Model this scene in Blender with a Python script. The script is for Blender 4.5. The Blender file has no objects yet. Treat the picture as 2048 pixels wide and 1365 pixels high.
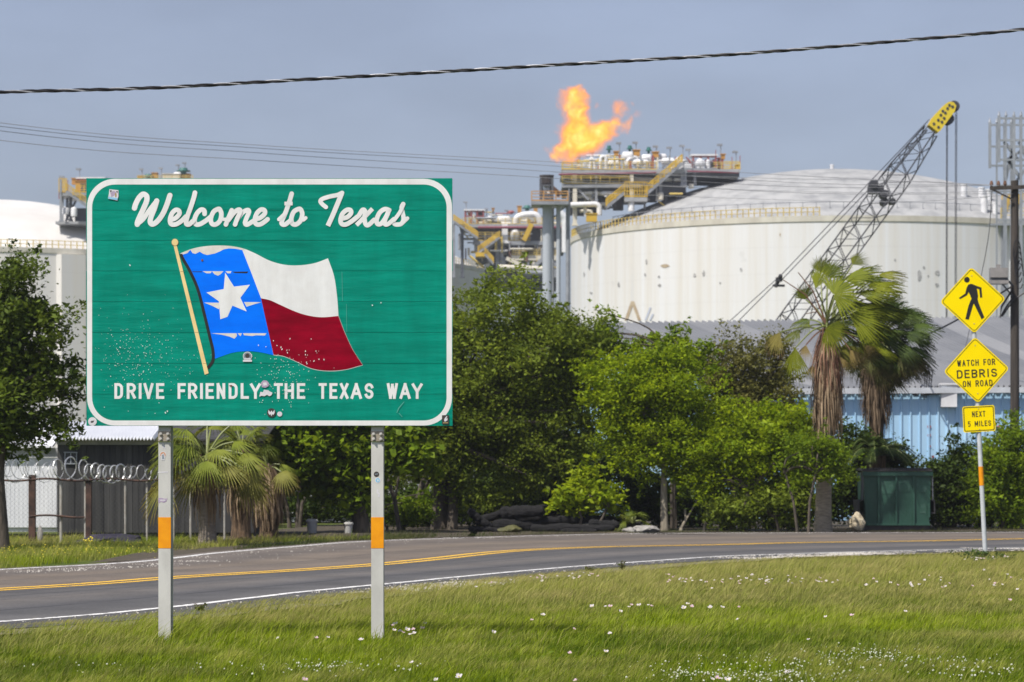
import bpy, bmesh, math, random
import numpy as np
from mathutils import Vector, Matrix, noise
R = math.radians
scene = bpy.context.scene
col = scene.collection
rnd = random.Random(7)
rs = np.random.RandomState(11)

# ---------------------------------------------------------------- camera, sky, sun, exposure
EYE = 1.64            # eye height above the grass
FPX = 2048 * 100 / 36  # focal length in photo pixels (100 mm lens)
HZ = 949              # photo row of the horizon
cam_d = bpy.data.cameras.new('camera')
cam_d.lens = 100
cam_d.sensor_width = 36
cam_d.shift_y = (HZ - 682.5) / 2048
cam_d.clip_start = 0.5
cam_d.clip_end = 6000
cam_d.dof.use_dof = True
cam_d.dof.focus_distance = 28.4
cam_d.dof.aperture_fstop = 5.0
cam = bpy.data.objects.new('camera', cam_d)
col.objects.link(cam)
cam.location = (0, 0, EYE)
cam.rotation_euler = (R(90), 0, 0)
scene.camera = cam

HAZE = 0.00020
SUN_EL, SUN_AZ = R(57), math.atan2(-0.36, -0.42)   # the sun stands high, behind the camera and to its left
world = bpy.data.worlds.new('World')
scene.world = world
world.use_nodes = True
wn, wl = world.node_tree.nodes, world.node_tree.links
wn.clear()
sky = wn.new('ShaderNodeTexSky')
sky.sky_type = 'NISHITA'
sky.sun_disc = False
sky.sun_elevation = SUN_EL
sky.sun_rotation = SUN_AZ
sky.altitude = 0
sky.air_density = 1.0
sky.dust_density = 2.2
sky.ozone_density = 2.0
hsv = wn.new('ShaderNodeHueSaturation')
hsv.inputs['Saturation'].default_value = 0.62
hsv.inputs['Value'].default_value = 1.0
tint = wn.new('ShaderNodeMix')
tint.data_type = 'RGBA'; tint.blend_type = 'MULTIPLY'
tint.inputs['Factor'].default_value = 1.0
tint.inputs['B'].default_value = (0.95, 0.97, 1.12, 1)
# soft uneven cloud veil in the sky
wtc = wn.new('ShaderNodeTexCoord')
wmp = wn.new('ShaderNodeMapping'); wmp.inputs['Scale'].default_value = (3, 3, 9)
wno = wn.new('ShaderNodeTexNoise'); wno.inputs['Scale'].default_value = 3.0; wno.inputs['Detail'].default_value = 5
wmr = wn.new('ShaderNodeMapRange')
wmr.inputs['From Min'].default_value = 0.3; wmr.inputs['From Max'].default_value = 0.7
wmr.inputs['To Min'].default_value = 0.90; wmr.inputs['To Max'].default_value = 1.08
wml = wn.new('ShaderNodeMix'); wml.data_type = 'RGBA'; wml.blend_type = 'MULTIPLY'; wml.inputs['Factor'].default_value = 1
bg = wn.new('ShaderNodeBackground')
bg.inputs['Strength'].default_value = 0.098
wo = wn.new('ShaderNodeOutputWorld')
wl.new(sky.outputs[0], hsv.inputs['Color'])
wl.new(hsv.outputs[0], tint.inputs['A'])
wl.new(wtc.outputs['Generated'], wmp.inputs[0]); wl.new(wmp.outputs[0], wno.inputs[0]); wl.new(wno.outputs[0], wmr.inputs[0])
wl.new(tint.outputs['Result'], wml.inputs['A']); wl.new(wmr.outputs[0], wml.inputs['B'])
wl.new(wml.outputs['Result'], bg.inputs[0]); wl.new(bg.outputs[0], wo.inputs[0])

sun_d = bpy.data.lights.new('sun', 'SUN')
sun_d.energy = 4.8
sun_d.angle = R(0.55)
sun_d.color = (1, 0.95, 0.87)
sun = bpy.data.objects.new('sun', sun_d)
col.objects.link(sun)
_d = Vector((0.36, 0.42, -math.hypot(0.36, 0.42) * math.tan(SUN_EL)))
sun.rotation_euler = _d.to_track_quat('-Z', 'Y').to_euler()
sky.sun_rotation = math.atan2(-_d.x, -_d.y)
scene.view_settings.view_transform = 'Standard'
scene.view_settings.look = 'None'
scene.view_settings.exposure = 0.17
scene.view_settings.gamma = 1
scene.cycles.max_bounces = 8
scene.cycles.transparent_max_bounces = 12
scene.cycles.volume_bounces = 0

# ---------------------------------------------------------------- photo geometry to metres
def P(px, py, D):
    """the point seen at photo pixel (px, py) at D metres from the camera"""
    return Vector(((px - 1024) / FPX * D, D, EYE + (HZ - py) / FPX * D))
def G(px, py, z=0.0):
    """the ground point seen at a photo pixel"""
    D = (EYE - z) * FPX / (py - HZ)
    return Vector(((px - 1024) / FPX * D, D, z))
def W(px, D): return px / FPX * D          # a width in photo pixels, in metres

# ---------------------------------------------------------------- materials
def srgb(r, g, b):
    f = lambda c: (c / 255 / 12.92) if c <= 10 else ((c / 255 + 0.055) / 1.055) ** 2.4
    return (f(r), f(g), f(b))
def node_mat(name):
    m = bpy.data.materials.new(name)
    m.use_nodes = True
    nt = m.node_tree
    return m, nt.nodes, nt.links, nt.nodes['Principled BSDF']
def mat(name, c1, c2=None, scale=3.0, rough=0.7, metal=0.0, bump=0.0, stretch=(1, 1, 1), detail=5, lo=0.35, hi=0.65, spec=0.4, bscale=None):
    m, n, l, b = node_mat(name)
    b.inputs['Roughness'].default_value = rough
    b.inputs['Metallic'].default_value = metal
    b.inputs['Specular IOR Level'].default_value = spec
    if c2 is None:
        c2 = tuple(x * 0.88 for x in c1)
    tc = n.new('ShaderNodeTexCoord')
    mp = n.new('ShaderNodeMapping'); mp.inputs['Scale'].default_value = stretch
    no = n.new('ShaderNodeTexNoise'); no.inputs['Scale'].default_value = scale; no.inputs['Detail'].default_value = detail
    no.inputs['Roughness'].default_value = 0.62
    cr = n.new('ShaderNodeValToRGB')
    cr.color_ramp.elements[0].position = lo; cr.color_ramp.elements[0].color = (*c2, 1)
    cr.color_ramp.elements[1].position = hi; cr.color_ramp.elements[1].color = (*c1, 1)
    l.new(tc.outputs['Object'], mp.inputs[0]); l.new(mp.outputs[0], no.inputs[0]); l.new(no.outputs[0], cr.inputs[0])
    l.new(cr.outputs[0], b.inputs['Base Color'])
    if bump:
        bp = n.new('ShaderNodeBump'); bp.inputs['Strength'].default_value = bump; bp.inputs['Distance'].default_value = 0.05
        src = no
        if bscale:
            src = n.new('ShaderNodeTexNoise'); src.inputs['Scale'].default_value = bscale; src.inputs['Detail'].default_value = 4
            l.new(mp.outputs[0], src.inputs[0])
        l.new(src.outputs[0], bp.inputs['Height']); l.new(bp.outputs[0], b.inputs['Normal'])
    return m
def leaf_mat(name, dark, light, trans=0.35, dry=None, rough=0.55):
    """leaf colour runs dark..light with the 'tint' each leaf carries; 'dry' mixes in straw"""
    m, n, l, b = node_mat(name)
    b.inputs['Roughness'].default_value = rough
    b.inputs['Specular IOR Level'].default_value = 0.14
    at = n.new('ShaderNodeAttribute'); at.attribute_name = 'tint'
    mx = n.new('ShaderNodeMix'); mx.data_type = 'RGBA'
    mx.inputs['A'].default_value = (*dark, 1); mx.inputs['B'].default_value = (*light, 1)
    l.new(at.outputs['Fac'], mx.inputs['Factor'])
    out = mx.outputs['Result']
    if dry is not None:
        a2 = n.new('ShaderNodeAttribute'); a2.attribute_name = 'dry'
        m2 = n.new('ShaderNodeMix'); m2.data_type = 'RGBA'
        m2.inputs['B'].default_value = (*dry, 1)
        l.new(a2.outputs['Fac'], m2.inputs['Factor']); l.new(out, m2.inputs['A'])
        out = m2.outputs['Result']
    tr = n.new('ShaderNodeBsdfTranslucent')
    ms = n.new('ShaderNodeMixShader'); ms.inputs[0].default_value = trans
    l.new(out, b.inputs['Base Color'])
    hs = n.new('ShaderNodeHueSaturation'); hs.inputs['Value'].default_value = 1.25; hs.inputs['Hue'].default_value = 0.485
    l.new(out, hs.inputs['Color']); l.new(hs.outputs[0], tr.inputs[0])
    l.new(b.outputs[0], ms.inputs[1]); l.new(tr.outputs[0], ms.inputs[2])
    l.new(ms.outputs[0], n['Material Output'].inputs[0])
    return m

# ---------------------------------------------------------------- objects
def tag(o, label=None, cat=None, group=None, kind=None):
    for k, v in (('label', label), ('category', cat), ('group', group), ('kind', kind)):
        if v: o[k] = v
    return o
def thing(name, label, cat, loc=(0, 0, 0), group=None, rot=None):
    o = bpy.data.objects.new(name, None)
    col.objects.link(o)
    o.location = loc
    if rot: o.rotation_euler = rot
    o.empty_display_size = 0.2
    return tag(o, label, cat, group)
def root_of(o):
    while o.parent: o = o.parent
    return o
def dup(o, parent=None):
    c = o.copy(); col.objects.link(c)
    if parent: c.parent = parent
    for k in [x for x in bpy.data.objects if x.parent == o]: dup(k, c)
    return c
def link(name, me, mats, parent=None, smooth=False, local=False):
    ms = mats if isinstance(mats, (list, tuple)) else [mats]
    for m in ms: me.materials.append(m)
    o = bpy.data.objects.new(name, me)
    col.objects.link(o)
    if parent is not None:
        if not local:
            b = root_of(parent).location
            if b.length: me.transform(Matrix.Translation(-b))
        o.parent = parent
    if smooth:
        me.shade_smooth(); me.set_sharp_from_angle(angle=R(48))
    return o
def frame_of(d):
    d = Vector(d).normalized()
    u = Vector((0, 0, 1)) if abs(d.z) < 0.95 else Vector((1, 0, 0))
    s = d.cross(u).normalized()
    return d, s, s.cross(d).normalized()
class MB:
    def __init__(s): s.v = []; s.f = []; s.mi = []; s.m = 0
    def add(s, vs, fs):
        k = len(s.v)
        s.v += [tuple(v) for v in vs]
        s.f += [tuple(i + k for i in f) for f in fs]
        s.mi += [s.m] * len(fs)
        return s
    def hexa(s, c):  # eight corners, bottom ring then top ring
        return s.add(c, [(3, 2, 1, 0), (4, 5, 6, 7), (0, 1, 5, 4), (1, 2, 6, 5), (2, 3, 7, 6), (3, 0, 4, 7)])
    def box(s, x0, x1, y0, y1, z0, z1):
        return s.hexa([(x0, y0, z0), (x1, y0, z0), (x1, y1, z0), (x0, y1, z0), (x0, y0, z1), (x1, y0, z1), (x1, y1, z1), (x0, y1, z1)])
    def beam(s, p, q, w, h=None):
        h = h or w
        p, q = Vector(p), Vector(q)
        d, a, b = frame_of(q - p)
        a, b = a * w / 2, b * h / 2
        return s.hexa([p - a - b, p + a - b, p + a + b, p - a + b, q - a - b, q + a - b, q + a + b, q - a + b])
    def tube(s, pts, r, n=6, cap=True):
        pts = [Vector(p) for p in pts]
        rr = r if isinstance(r, (list, tuple)) else [r] * len(pts)
        vs, fs = [], []
        prev = None
        for i, p in enumerate(pts):
            d = pts[min(i + 1, len(pts) - 1)] - pts[max(i - 1, 0)]
            if d.length < 1e-9: d = Vector((0, 0, 1))
            d.normalize()
            if prev is None: _, a, b = frame_of(d); b = d.cross(a)
            else:
                a = (prev - d * prev.dot(d))
                if a.length < 1e-6: _, a, _b = frame_of(d)
                a.normalize(); b = d.cross(a)
            prev = a
            for j in range(n):
                t = 2 * math.pi * j / n
                vs.append(p + (a * math.cos(t) + b * math.sin(t)) * rr[i])
        for i in range(len(pts) - 1):
            for j in range(n):
                k = (j + 1) % n
                fs.append((i * n + j, i * n + k, (i + 1) * n + k, (i + 1) * n + j))
        if cap:
            fs.append(tuple(range(n))[::-1]); fs.append(tuple(range((len(pts) - 1) * n, len(pts) * n)))
        return s.add(vs, fs)
    def cyl(s, p, q, r, n=12, r2=None): return s.tube([p, q], [r, r if r2 is None else r2], n)
    def lathe(s, c, prof, n=48, a0=0, a1=2 * math.pi):
        c = Vector(c); full = abs(a1 - a0 - 2 * math.pi) < 1e-6
        m = n if full else n + 1
        vs, fs = [], []
        for (r, z) in prof:
            for j in range(m):
                t = a0 + (a1 - a0) * j / n
                vs.append((c.x + r * math.cos(t), c.y + r * math.sin(t), c.z + z))
        for i in range(len(prof) - 1):
            for j in range(n):
                k = (j + 1) % m
                fs.append((i * m + j, i * m + k, (i + 1) * m + k, (i + 1) * m + j))
        return s.add(vs, fs)
    def ball(s, c, r, n=10, sq=(1, 1, 1)):
        c = Vector(c); k = n // 2
        vs, fs = [], []
        for i in range(k + 1):
            ph = math.pi * i / k - math.pi / 2
            for j in range(n):
                t = 2 * math.pi * j / n
                vs.append((c.x + r * sq[0] * math.cos(ph) * math.cos(t), c.y + r * sq[1] * math.cos(ph) * math.sin(t), c.z + r * sq[2] * math.sin(ph)))
        for i in range(k):
            for j in range(n):
                q = (j + 1) % n
                fs.append((i * n + j, i * n + q, (i + 1) * n + q, (i + 1) * n + j))
        return s.add(vs, fs)
    def prism(s, poly, off):
        """poly: list of 3D points (one flat face), pushed by off into a solid"""
        off = Vector(off); n = len(poly)
        vs = [Vector(p) for p in poly] + [Vector(p) + off for p in poly]
        fs = [tuple(range(n)), tuple(range(2 * n - 1, n - 1, -1))] + [(i, i + n, (i + 1) % n + n, (i + 1) % n) for i in range(n)]
        return s.add(vs, fs)
    def face(s, pts): return s.add(pts, [tuple(range(len(pts)))])
    def build(s, name, mats, parent=None, smooth=False, local=False, fix=False):
        me = bpy.data.meshes.new(name)
        me.from_pydata(s.v, [], s.f)
        if s.m or any(s.mi): me.polygons.foreach_set('material_index', s.mi)
        if fix:
            bm = bmesh.new(); bm.from_mesh(me); bmesh.ops.recalc_face_normals(bm, faces=bm.faces); bm.to_mesh(me); bm.free()
        me.update()
        return link(name, me, mats, parent, smooth, local)
def np_mesh(name, V, F, attrs=None, mi=None):
    """V (n,3), F (m,k) arrays; attrs: name -> one float per face"""
    me = bpy.data.meshes.new(name)
    k = F.shape[1]
    me.vertices.add(len(V)); me.vertices.foreach_set('co', np.ascontiguousarray(V, dtype=np.float32).ravel())
    me.loops.add(F.size); me.loops.foreach_set('vertex_index', np.ascontiguousarray(F, dtype=np.int32).ravel())
    me.polygons.add(len(F)); me.polygons.foreach_set('loop_start', np.arange(0, F.size, k, dtype=np.int32))
    if mi is not None: me.polygons.foreach_set('material_index', np.ascontiguousarray(mi, dtype=np.int32))
    me.update(calc_edges=True)
    for a, x in (attrs or {}).items():
        at = me.attributes.new(a, 'FLOAT', 'FACE')
        at.data.foreach_set('value', np.ascontiguousarray(x, dtype=np.float32))
    return me
def spline(pts, n=8, closed=False):
    pts = [np.array(p, float) for p in pts]
    out = []
    N = len(pts)
    for i in range(N if closed else N - 1):
        p0 = pts[(i - 1) % N] if closed or i > 0 else 2 * pts[0] - pts[1]
        p1, p2 = pts[i], pts[(i + 1) % N]
        p3 = pts[(i + 2) % N] if closed or i < N - 2 else 2 * pts[-1] - pts[-2]
        for j in range(n):
            t = j / n
            out.append(0.5 * ((2 * p1) + (p2 - p0) * t + (2 * p0 - 5 * p1 + 4 * p2 - p3) * t * t + (3 * p1 - p0 - 3 * p2 + p3) * t ** 3))
    if not closed: out.append(pts[-1])
    return out
def resample(pts, n):
    a = np.array(pts, float)
    d = np.concatenate([[0], np.cumsum(np.linalg.norm(np.diff(a, axis=0), axis=1))])
    t = np.linspace(0, d[-1], n)
    return np.stack([np.interp(t, d, a[:, k]) for k in range(a.shape[1])], 1)
# ---------------------------------------------------------------- flat film lettering
def pxy(px, py, D, y): # photo pixel on the frontal plane at distance D, laid at depth y
    v = P(px, py, D); return (v.x, y, v.z)
def ribbon(mb, pts, w, to3, y0, n=7, smooth=True, caps=True, closed=False, ramp=0.0004):
    """a flat stroke of width w along pts; to3(u, v, y) places it; y creeps so that a stroke may cross itself"""
    if smooth: c = spline(pts, n, closed)
    else: c = [np.array(p, float) for p in pts]
    if closed: c = c + [c[0]]
    c = np.array(c)
    m = len(c)
    vs, fs = [], []
    for i in range(m):
        a = c[i] - c[i - 1] if i > 0 else (c[-1] - c[-2] if closed else c[1] - c[0])
        b = c[i + 1] - c[i] if i < m - 1 else (c[1] - c[0] if closed else c[-1] - c[-2])
        a = a / (np.linalg.norm(a) + 1e-9); b = b / (np.linalg.norm(b) + 1e-9)
        t = a + b; L = np.linalg.norm(t)
        t = t / L if L > 1e-3 else a
        nn = np.array([-t[1], t[0]])
        k = 1 / max(0.5, abs(np.dot(t, a)))
        y = y0 - ramp * i / m
        for s in (-1, 1):
            q = c[i] + nn * s * w / 2 * k
            vs.append(to3(q[0], q[1], y))
    for i in range(m - 1): fs.append((2 * i, 2 * i + 2, 2 * i + 3, 2 * i + 1))
    mb.add(vs, fs)
    if caps and not closed:
        for e, (p, q) in ((0, (c[0], c[1])), (1, (c[-1], c[-2]))):
            d = (p - q) / np.linalg.norm(p - q); nn = np.array([-d[1], d[0]])
            y = y0 - (ramp if e else 0) - 0.0001
            mb.face([to3(*(p + (d * math.cos(t) + nn * math.sin(t)) * w / 2), y) for t in np.linspace(-math.pi / 2, math.pi / 2, 9)])
def arc(cx, cy, rx, ry, a0, a1, n=10):
    return [(cx + rx * math.cos(R(a0 + (a1 - a0) * i / n)), cy + ry * math.sin(R(a0 + (a1 - a0) * i / n))) for i in range(n + 1)]
# highway lettering: strokes in a unit box, y up
BOWL = lambda y0, y1, x0=.45: [(0, y1), (x0, y1)] + arc(x0, (y0 + y1) / 2, 1 - x0, (y1 - y0) / 2, 90, -90) + [(0, y0)]
HF = {
 'A': [[(0, 0), (.5, 1), (1, 0)], [(.2, .3), (.8, .3)]],
 'B': [[(0, 0), (0, 1)], BOWL(.52, 1, .5), BOWL(0, .52, .5)],
 'C': [arc(.5, .72, .5, .28, 10, 180) + arc(.5, .28, .5, .28, 180, 350)],
 'D': [[(0, 0), (0, 1)], [(0, 1), (.45, 1)] + arc(.45, .7, .55, .3, 90, 0) + arc(.45, .3, .55, .3, 0, -90) + [(0, 0)]],
 'E': [[(1, 1), (0, 1), (0, 0), (1, 0)], [(0, .53), (.85, .53)]],
 'F': [[(1, 1), (0, 1), (0, 0)], [(0, .52), (.85, .52)]],
 'H': [[(0, 0), (0, 1)], [(1, 0), (1, 1)], [(0, .52), (1, .52)]],
 'I': [[(.5, 0), (.5, 1)]],
 'L': [[(0, 1), (0, 0), (1, 0)]],
 'M': [[(0, 0), (0, 1), (.5, .25), (1, 1), (1, 0)]],
 'N': [[(0, 0), (0, 1), (1, 0), (1, 1)]],
 'O': [arc(.5, .7, .5, .3, 0, 180) + arc(.5, .3, .5, .3, 180, 360) + [(1, .7)]],
 'R': [[(0, 0), (0, 1)], BOWL(.48, 1, .5), [(.5, .48), (1, 0)]],
 'S': [arc(.5, .75, .5, .25, 15, 260) + [(.5, .5)] + arc(.5, .25, .5, .25, 80, -165)],
 'T': [[(0, 1), (1, 1)], [(.5, 1), (.5, 0)]],
 'V': [[(0, 1), (.5, 0), (1, 1)]],
 'W': [[(0, 1), (.27, 0), (.5, .95), (.73, 0), (1, 1)]],
 'X': [[(0, 1), (1, 0)], [(0, 0), (1, 1)]],
 'Y': [[(0, 1), (.5, .45), (1, 1)], [(.5, .45), (.5, 0)]],
 '5': [[(.95, 1), (.10, 1), (.06, .56)], [(.06, .56), (.3, .63)] + arc(.46, .32, .52, .32, 80, -135)],
}
def letter(mb, ch, x0, x1, yb, yt, w, to3, y0):
    """ch fills the box x0..x1, yb (baseline)..yt (cap line) in the plane's own units"""
    h = w / 2
    sy = 1 if yt > yb else -1
    a, b, c, d = x0 + h, x1 - h, yb + sy * h, yt - sy * h
    strokes = []
    for st in HF[ch]:      # break a stroke at sharp corners, rounding the joint
        cur = [st[0]]
        for i in range(1, len(st)):
            cur.append(st[i])
            if i < len(st) - 1:
                p, q, r_ = [np.array([u * (b - a), v * (d - c)]) for u, v in (st[i - 1], st[i], st[i + 1])]
                if np.dot(q - p, r_ - q) / (np.linalg.norm(q - p) * np.linalg.norm(r_ - q) + 1e-9) < .4:
                    strokes.append(cur); cur = [st[i]]
        strokes.append(cur)
    for k, st in enumerate(strokes):
        ribbon(mb, [(a + u * (b - a), c + v * (d - c)) for u, v in st], w, to3, y0 - 0.0003 * k, smooth=False, caps=False, ramp=0.0002)
        # square ends
        for p, q in ((st[0], st[1]), (st[-1], st[-2])):
            p = np.array([a + p[0] * (b - a), c + p[1] * (d - c)]); q = np.array([a + q[0] * (b - a), c + q[1] * (d - c)])
            t = (p - q) / (np.linalg.norm(p - q) + 1e-9); nn = np.array([-t[1], t[0]]) * h
            e = h * (1.0 if abs(t[1]) > .9 or abs(t[0]) > .9 else 0.8)
            y = y0 - 0.0003 * k - 0.00025
            mb.face([to3(*z, y) for z in (p - nn, p + nn, p + nn + t * e, p - nn + t * e)])

# ---------------------------------------------------------------- the welcome sign
DS = 28.4
M_green = mat('sign_green_film', srgb(0, 140, 119), srgb(0, 127, 107), scale=1.2, stretch=(1, 1, 6), rough=0.42, bump=0.22, bscale=1.6, spec=0.12)
def weather(m, lo, hi, sx, sz):      # dirt runs and uneven fading over a film colour
    n, l = m.node_tree.nodes, m.node_tree.links; b = n['Principled BSDF']; src = b.inputs['Base Color'].links[0].from_socket
    tc = n.new('ShaderNodeTexCoord'); mp = n.new('ShaderNodeMapping'); mp.inputs['Scale'].default_value = (sx, sx, sz); no = n.new('ShaderNodeTexNoise'); no.inputs['Detail'].default_value = 6; no.inputs['Scale'].default_value = 1; no.inputs['Roughness'].default_value = .65
    mr = n.new('ShaderNodeMapRange'); mr.inputs['From Min'].default_value = .3; mr.inputs['From Max'].default_value = .62; mr.inputs['To Min'].default_value = lo; mr.inputs['To Max'].default_value = hi
    mx = n.new('ShaderNodeMix'); mx.data_type = 'RGBA'; mx.blend_type = 'MULTIPLY'; mx.inputs['Factor'].default_value = 1
    l.new(tc.outputs['Object'], mp.inputs[0]); l.new(mp.outputs[0], no.inputs[0]); l.new(no.outputs[0], mr.inputs[0]); l.new(src, mx.inputs['A']); l.new(mr.outputs[0], mx.inputs['B']); l.new(mx.outputs['Result'], b.inputs['Base Color'])
weather(M_green, .86, 1.06, 5, .9); weather(M_green, .90, 1.05, .8, 1.6)
M_film = mat('sign_white_film', (0.80, 0.80, 0.79), (0.74, 0.73, 0.71), scale=6, rough=0.45)
M_peel = mat('sign_bare_film', (0.74, 0.71, 0.66), (0.62, 0.58, 0.53), scale=9, rough=0.6)
M_blue = mat('flag_blue_film', srgb(0, 120, 255), srgb(0, 108, 244), scale=3, stretch=(1, 1, 4), rough=0.45, spec=.1)
M_red = mat('flag_red_film', srgb(150, 0, 36), srgb(120, 0, 26), scale=2.2, stretch=(1, 1, 5), rough=0.45, spec=.1)
M_cream = mat('flag_pole_cream_film', srgb(240, 215, 150), srgb(226, 198, 136), scale=6, rough=0.5)
weather(M_film, .90, 1.02, 7, .8); weather(M_red, .82, 1.05, 2, 2); weather(M_blue, .92, 1.03, 2, 2)
M_black = mat('sign_black_film', (0.012, 0.011, 0.013), (0.02, 0.018, 0.02), scale=8, rough=0.5)
M_alu = mat('dull_aluminium', (0.42, 0.42, 0.41), (0.33, 0.33, 0.32), scale=4, rough=0.5, metal=0.5)
M_galv = mat('galvanized_post', (0.60, 0.59, 0.555), (0.50, 0.49, 0.46), scale=5, stretch=(1, 1, .5), rough=0.55, metal=0.05, bump=0.05)
M_splice = mat('splice_plate_tan', (0.38, 0.335, 0.27), (0.28, 0.24, 0.19), scale=14, rough=0.6)
M_orange = mat('amber_reflective_band', srgb(240, 158, 0), srgb(226, 140, 0), scale=8, rough=0.5)
FX = lambda D: (lambda u, v, y: pxy(u, v, D, y))

base = P(536, 949, DS); base = Vector((base.x, DS + .1, 0))
sign = thing('welcome_sign', 'large green highway welcome sign with a painted waving flag on two steel posts', 'road sign', base)
mb = MB()
x0, x1 = P(173, 0, DS).x, P(905, 0, DS).x
edges_r = [357, 420.5, 481, 542, 603.5, 665, 727, 788.5, 852]
for i in range(8):
    zt, zb = P(0, edges_r[i], DS).z - (.003 if i else 0), P(0, edges_r[i + 1], DS).z
    ox = rnd.uniform(-.004, .004)
    mb.hexa([(x0 + ox, DS, zb), (x1 + ox, DS, zb), (x1 + ox, DS + .055, zb), (x0 + ox, DS + .055, zb),
             (x0 + ox, DS, zt), (x1 + ox, DS, zt), (x1 + ox, DS + .055, zt), (x0 + ox, DS + .055, zt)])
mb.box(x0 + .01, x1 - .01, DS + .045, DS + .052, P(0, 852, DS).z, P(0, 357, DS).z)
panel = mb.build('sign_panel', M_green, sign)
L = lambda k: DS - 0.0010 * k      # film layers in front of the boards
def film(name, polys, m, k, label=None, parent=None, pix=True, D=DS):
    mb = MB()
    for i, p in enumerate(polys):
        mb.face([pxy(u, v, D, L(k) - .0002 * (i % 4)) for u, v in p])
    o = mb.build(name, m, parent or panel)
    if label: o['label'] = label
    return o
# border
mb = MB()
def rrect(xa, ya, xb, yb, r):
    return (arc(xa + r, ya + r, r, r, 180, 270, 12) + arc(xb - r, ya + r, r, r, 270, 360, 12) +
            arc(xb - r, yb - r, r, r, 0, 90, 12) + arc(xa + r, yb - r, r, r, 90, 180, 12))
o_, i_ = rrect(174, 358, 904, 851.5, 56), rrect(184.2, 369.5, 893.3, 841.5, 46)
for i in range(len(o_)):
    j = (i + 1) % len(o_)
    mb.face([pxy(*p, DS, L(1)) for p in (o_[i], o_[j], i_[j], i_[i])])
mb.build('border', M_film, panel)
# script lettering, traced
mb = MB()
def Z1(pts): return [(160 + a / 5.1125, 340 + b / 5.1125) for a, b in pts]
def Z2(pts): return [(540 + a / 5.1125, 340 + b / 5.1125) for a, b in pts]
SW = 9.2
script = [
 (Z1([(557, 392), (572, 345), (605, 285), (645, 250), (680, 268), (682, 315), (655, 385), (618, 465), (590, 530), (586, 558)]), 10.6, 0, 0),
 (Z1([(592, 552), (650, 500), (705, 420), (785, 318)]), 9.0, 0, 0),
 (Z1([(785, 318), (760, 400), (728, 480), (718, 530), (735, 556), (770, 545), (815, 500), (858, 430), (893, 345), (920, 262)]), 10.4, 0, 0),
 (Z1([(930, 512), (975, 496), (1015, 455), (1012, 420), (978, 412), (940, 450), (921, 512), (934, 556), (985, 556), (1040, 522), (1085, 478)]), SW, 0, 0),
 (Z1([(1176, 235), (1163, 290), (1132, 385), (1098, 480), (1086, 545), (1112, 560), (1160, 522)]), 9.4, 0, 0),
 (Z1([(1274, 452), (1270, 418), (1238, 408), (1195, 448), (1171, 512), (1184, 556), (1226, 556), (1285, 522), (1335, 482)]), SW, 0, 0),
 (Z1([(1412, 402), (1366, 430), (1338, 500), (1350, 552), (1390, 558), (1432, 520), (1446, 455), (1432, 410)]), SW, 1, 0),
 (Z1([(1446, 470), (1462, 505), (1500, 505)]), 6.5, 0, 0),
 (Z1([(1492, 560), (1518, 495), (1552, 415)]), SW, 0, 0),
 (Z1([(1518, 515), (1575, 440), (1622, 408), (1640, 428), (1608, 500), (1586, 560)]), 9.0, 0, 0),
 (Z1([(1604, 515), (1660, 440), (1712, 412), (1728, 432), (1700, 500), (1688, 545), (1712, 560), (1785, 515)]), 9.0, 0, 0),
 (Z1([(1795, 506), (1845, 490), (1888, 450), (1886, 415), (1850, 408), (1808, 448), (1788, 512), (1800, 554), (1842, 558), (1890, 530), (1918, 506)]), SW, 0, 0),
 (Z2([(222, 245), (197, 330), (162, 430), (124, 520), (122, 553), (155, 560), (208, 520)]), 9.2, 0, 0),
 (Z2([(148, 346), (232, 346)]), 7.6, 0, 1), (Z2([(92, 508), (140, 462)]), 7.5, 0, 0),
 (Z2([(290, 402), (242, 432), (218, 500), (229, 550), (268, 558), (312, 520), (330, 455), (315, 408)]), SW, 1, 0),
 (Z2([(325, 470), (338, 512), (366, 492)]), 7.0, 0, 0),
 (Z2([(572, 382), (535, 352), (516, 322), (538, 298), (612, 274), (690, 258), (738, 236)]), 8.6, 0, 0),
 (Z2([(735, 240), (690, 350), (642, 465), (592, 574)]), 9.6, 0, 1),
 (Z2([(732, 500), (790, 485), (828, 445), (822, 414), (786, 412), (742, 450), (722, 512), (735, 554), (780, 558), (842, 522), (895, 480)]), SW, 0, 0),
 (Z2([(884, 566), (960, 490), (1048, 398)]), 8.6, 0, 1),
 (Z2([(905, 475), (945, 412), (972, 425), (966, 490), (976, 552), (1006, 565), (1065, 512)]), 9.0, 0, 0),
 (Z2([(1215, 412), (1170, 404), (1120, 442), (1090, 512), (1100, 554), (1140, 548), (1185, 485), (1212, 425)]), SW, 1, 0),
 (Z2([(1205, 450), (1175, 520), (1178, 558), (1212, 552), (1268, 505)]), 8.8, 0, 0),
 (Z2([(1270, 515), (1330, 432), (1366, 352)]), 7.6, 0, 0),
 (Z2([(1362, 350), (1346, 385), (1356, 440), (1366, 505), (1342, 552), (1292, 560), (1272, 552)]), 8.8, 0, 0),
 (Z2([(1350, 548), (1405, 496)]), 7.6, 0, 0),
]
for i, (p, w, cl, sharp) in enumerate(script):
    if i in (12, 17): mb.build('script_lettering', M_film, panel)['label'] = 'the word ' + ('Welcome' if i == 12 else 'to'); mb = MB()
    ribbon(mb, p, w, FX(DS), L(1.2) - .0011 * (i % 5), closed=bool(cl), caps=not sharp, smooth=len(p) > 2)
mb.build('script_lettering', M_film, panel)['label'] = 'the word Texas'
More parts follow.
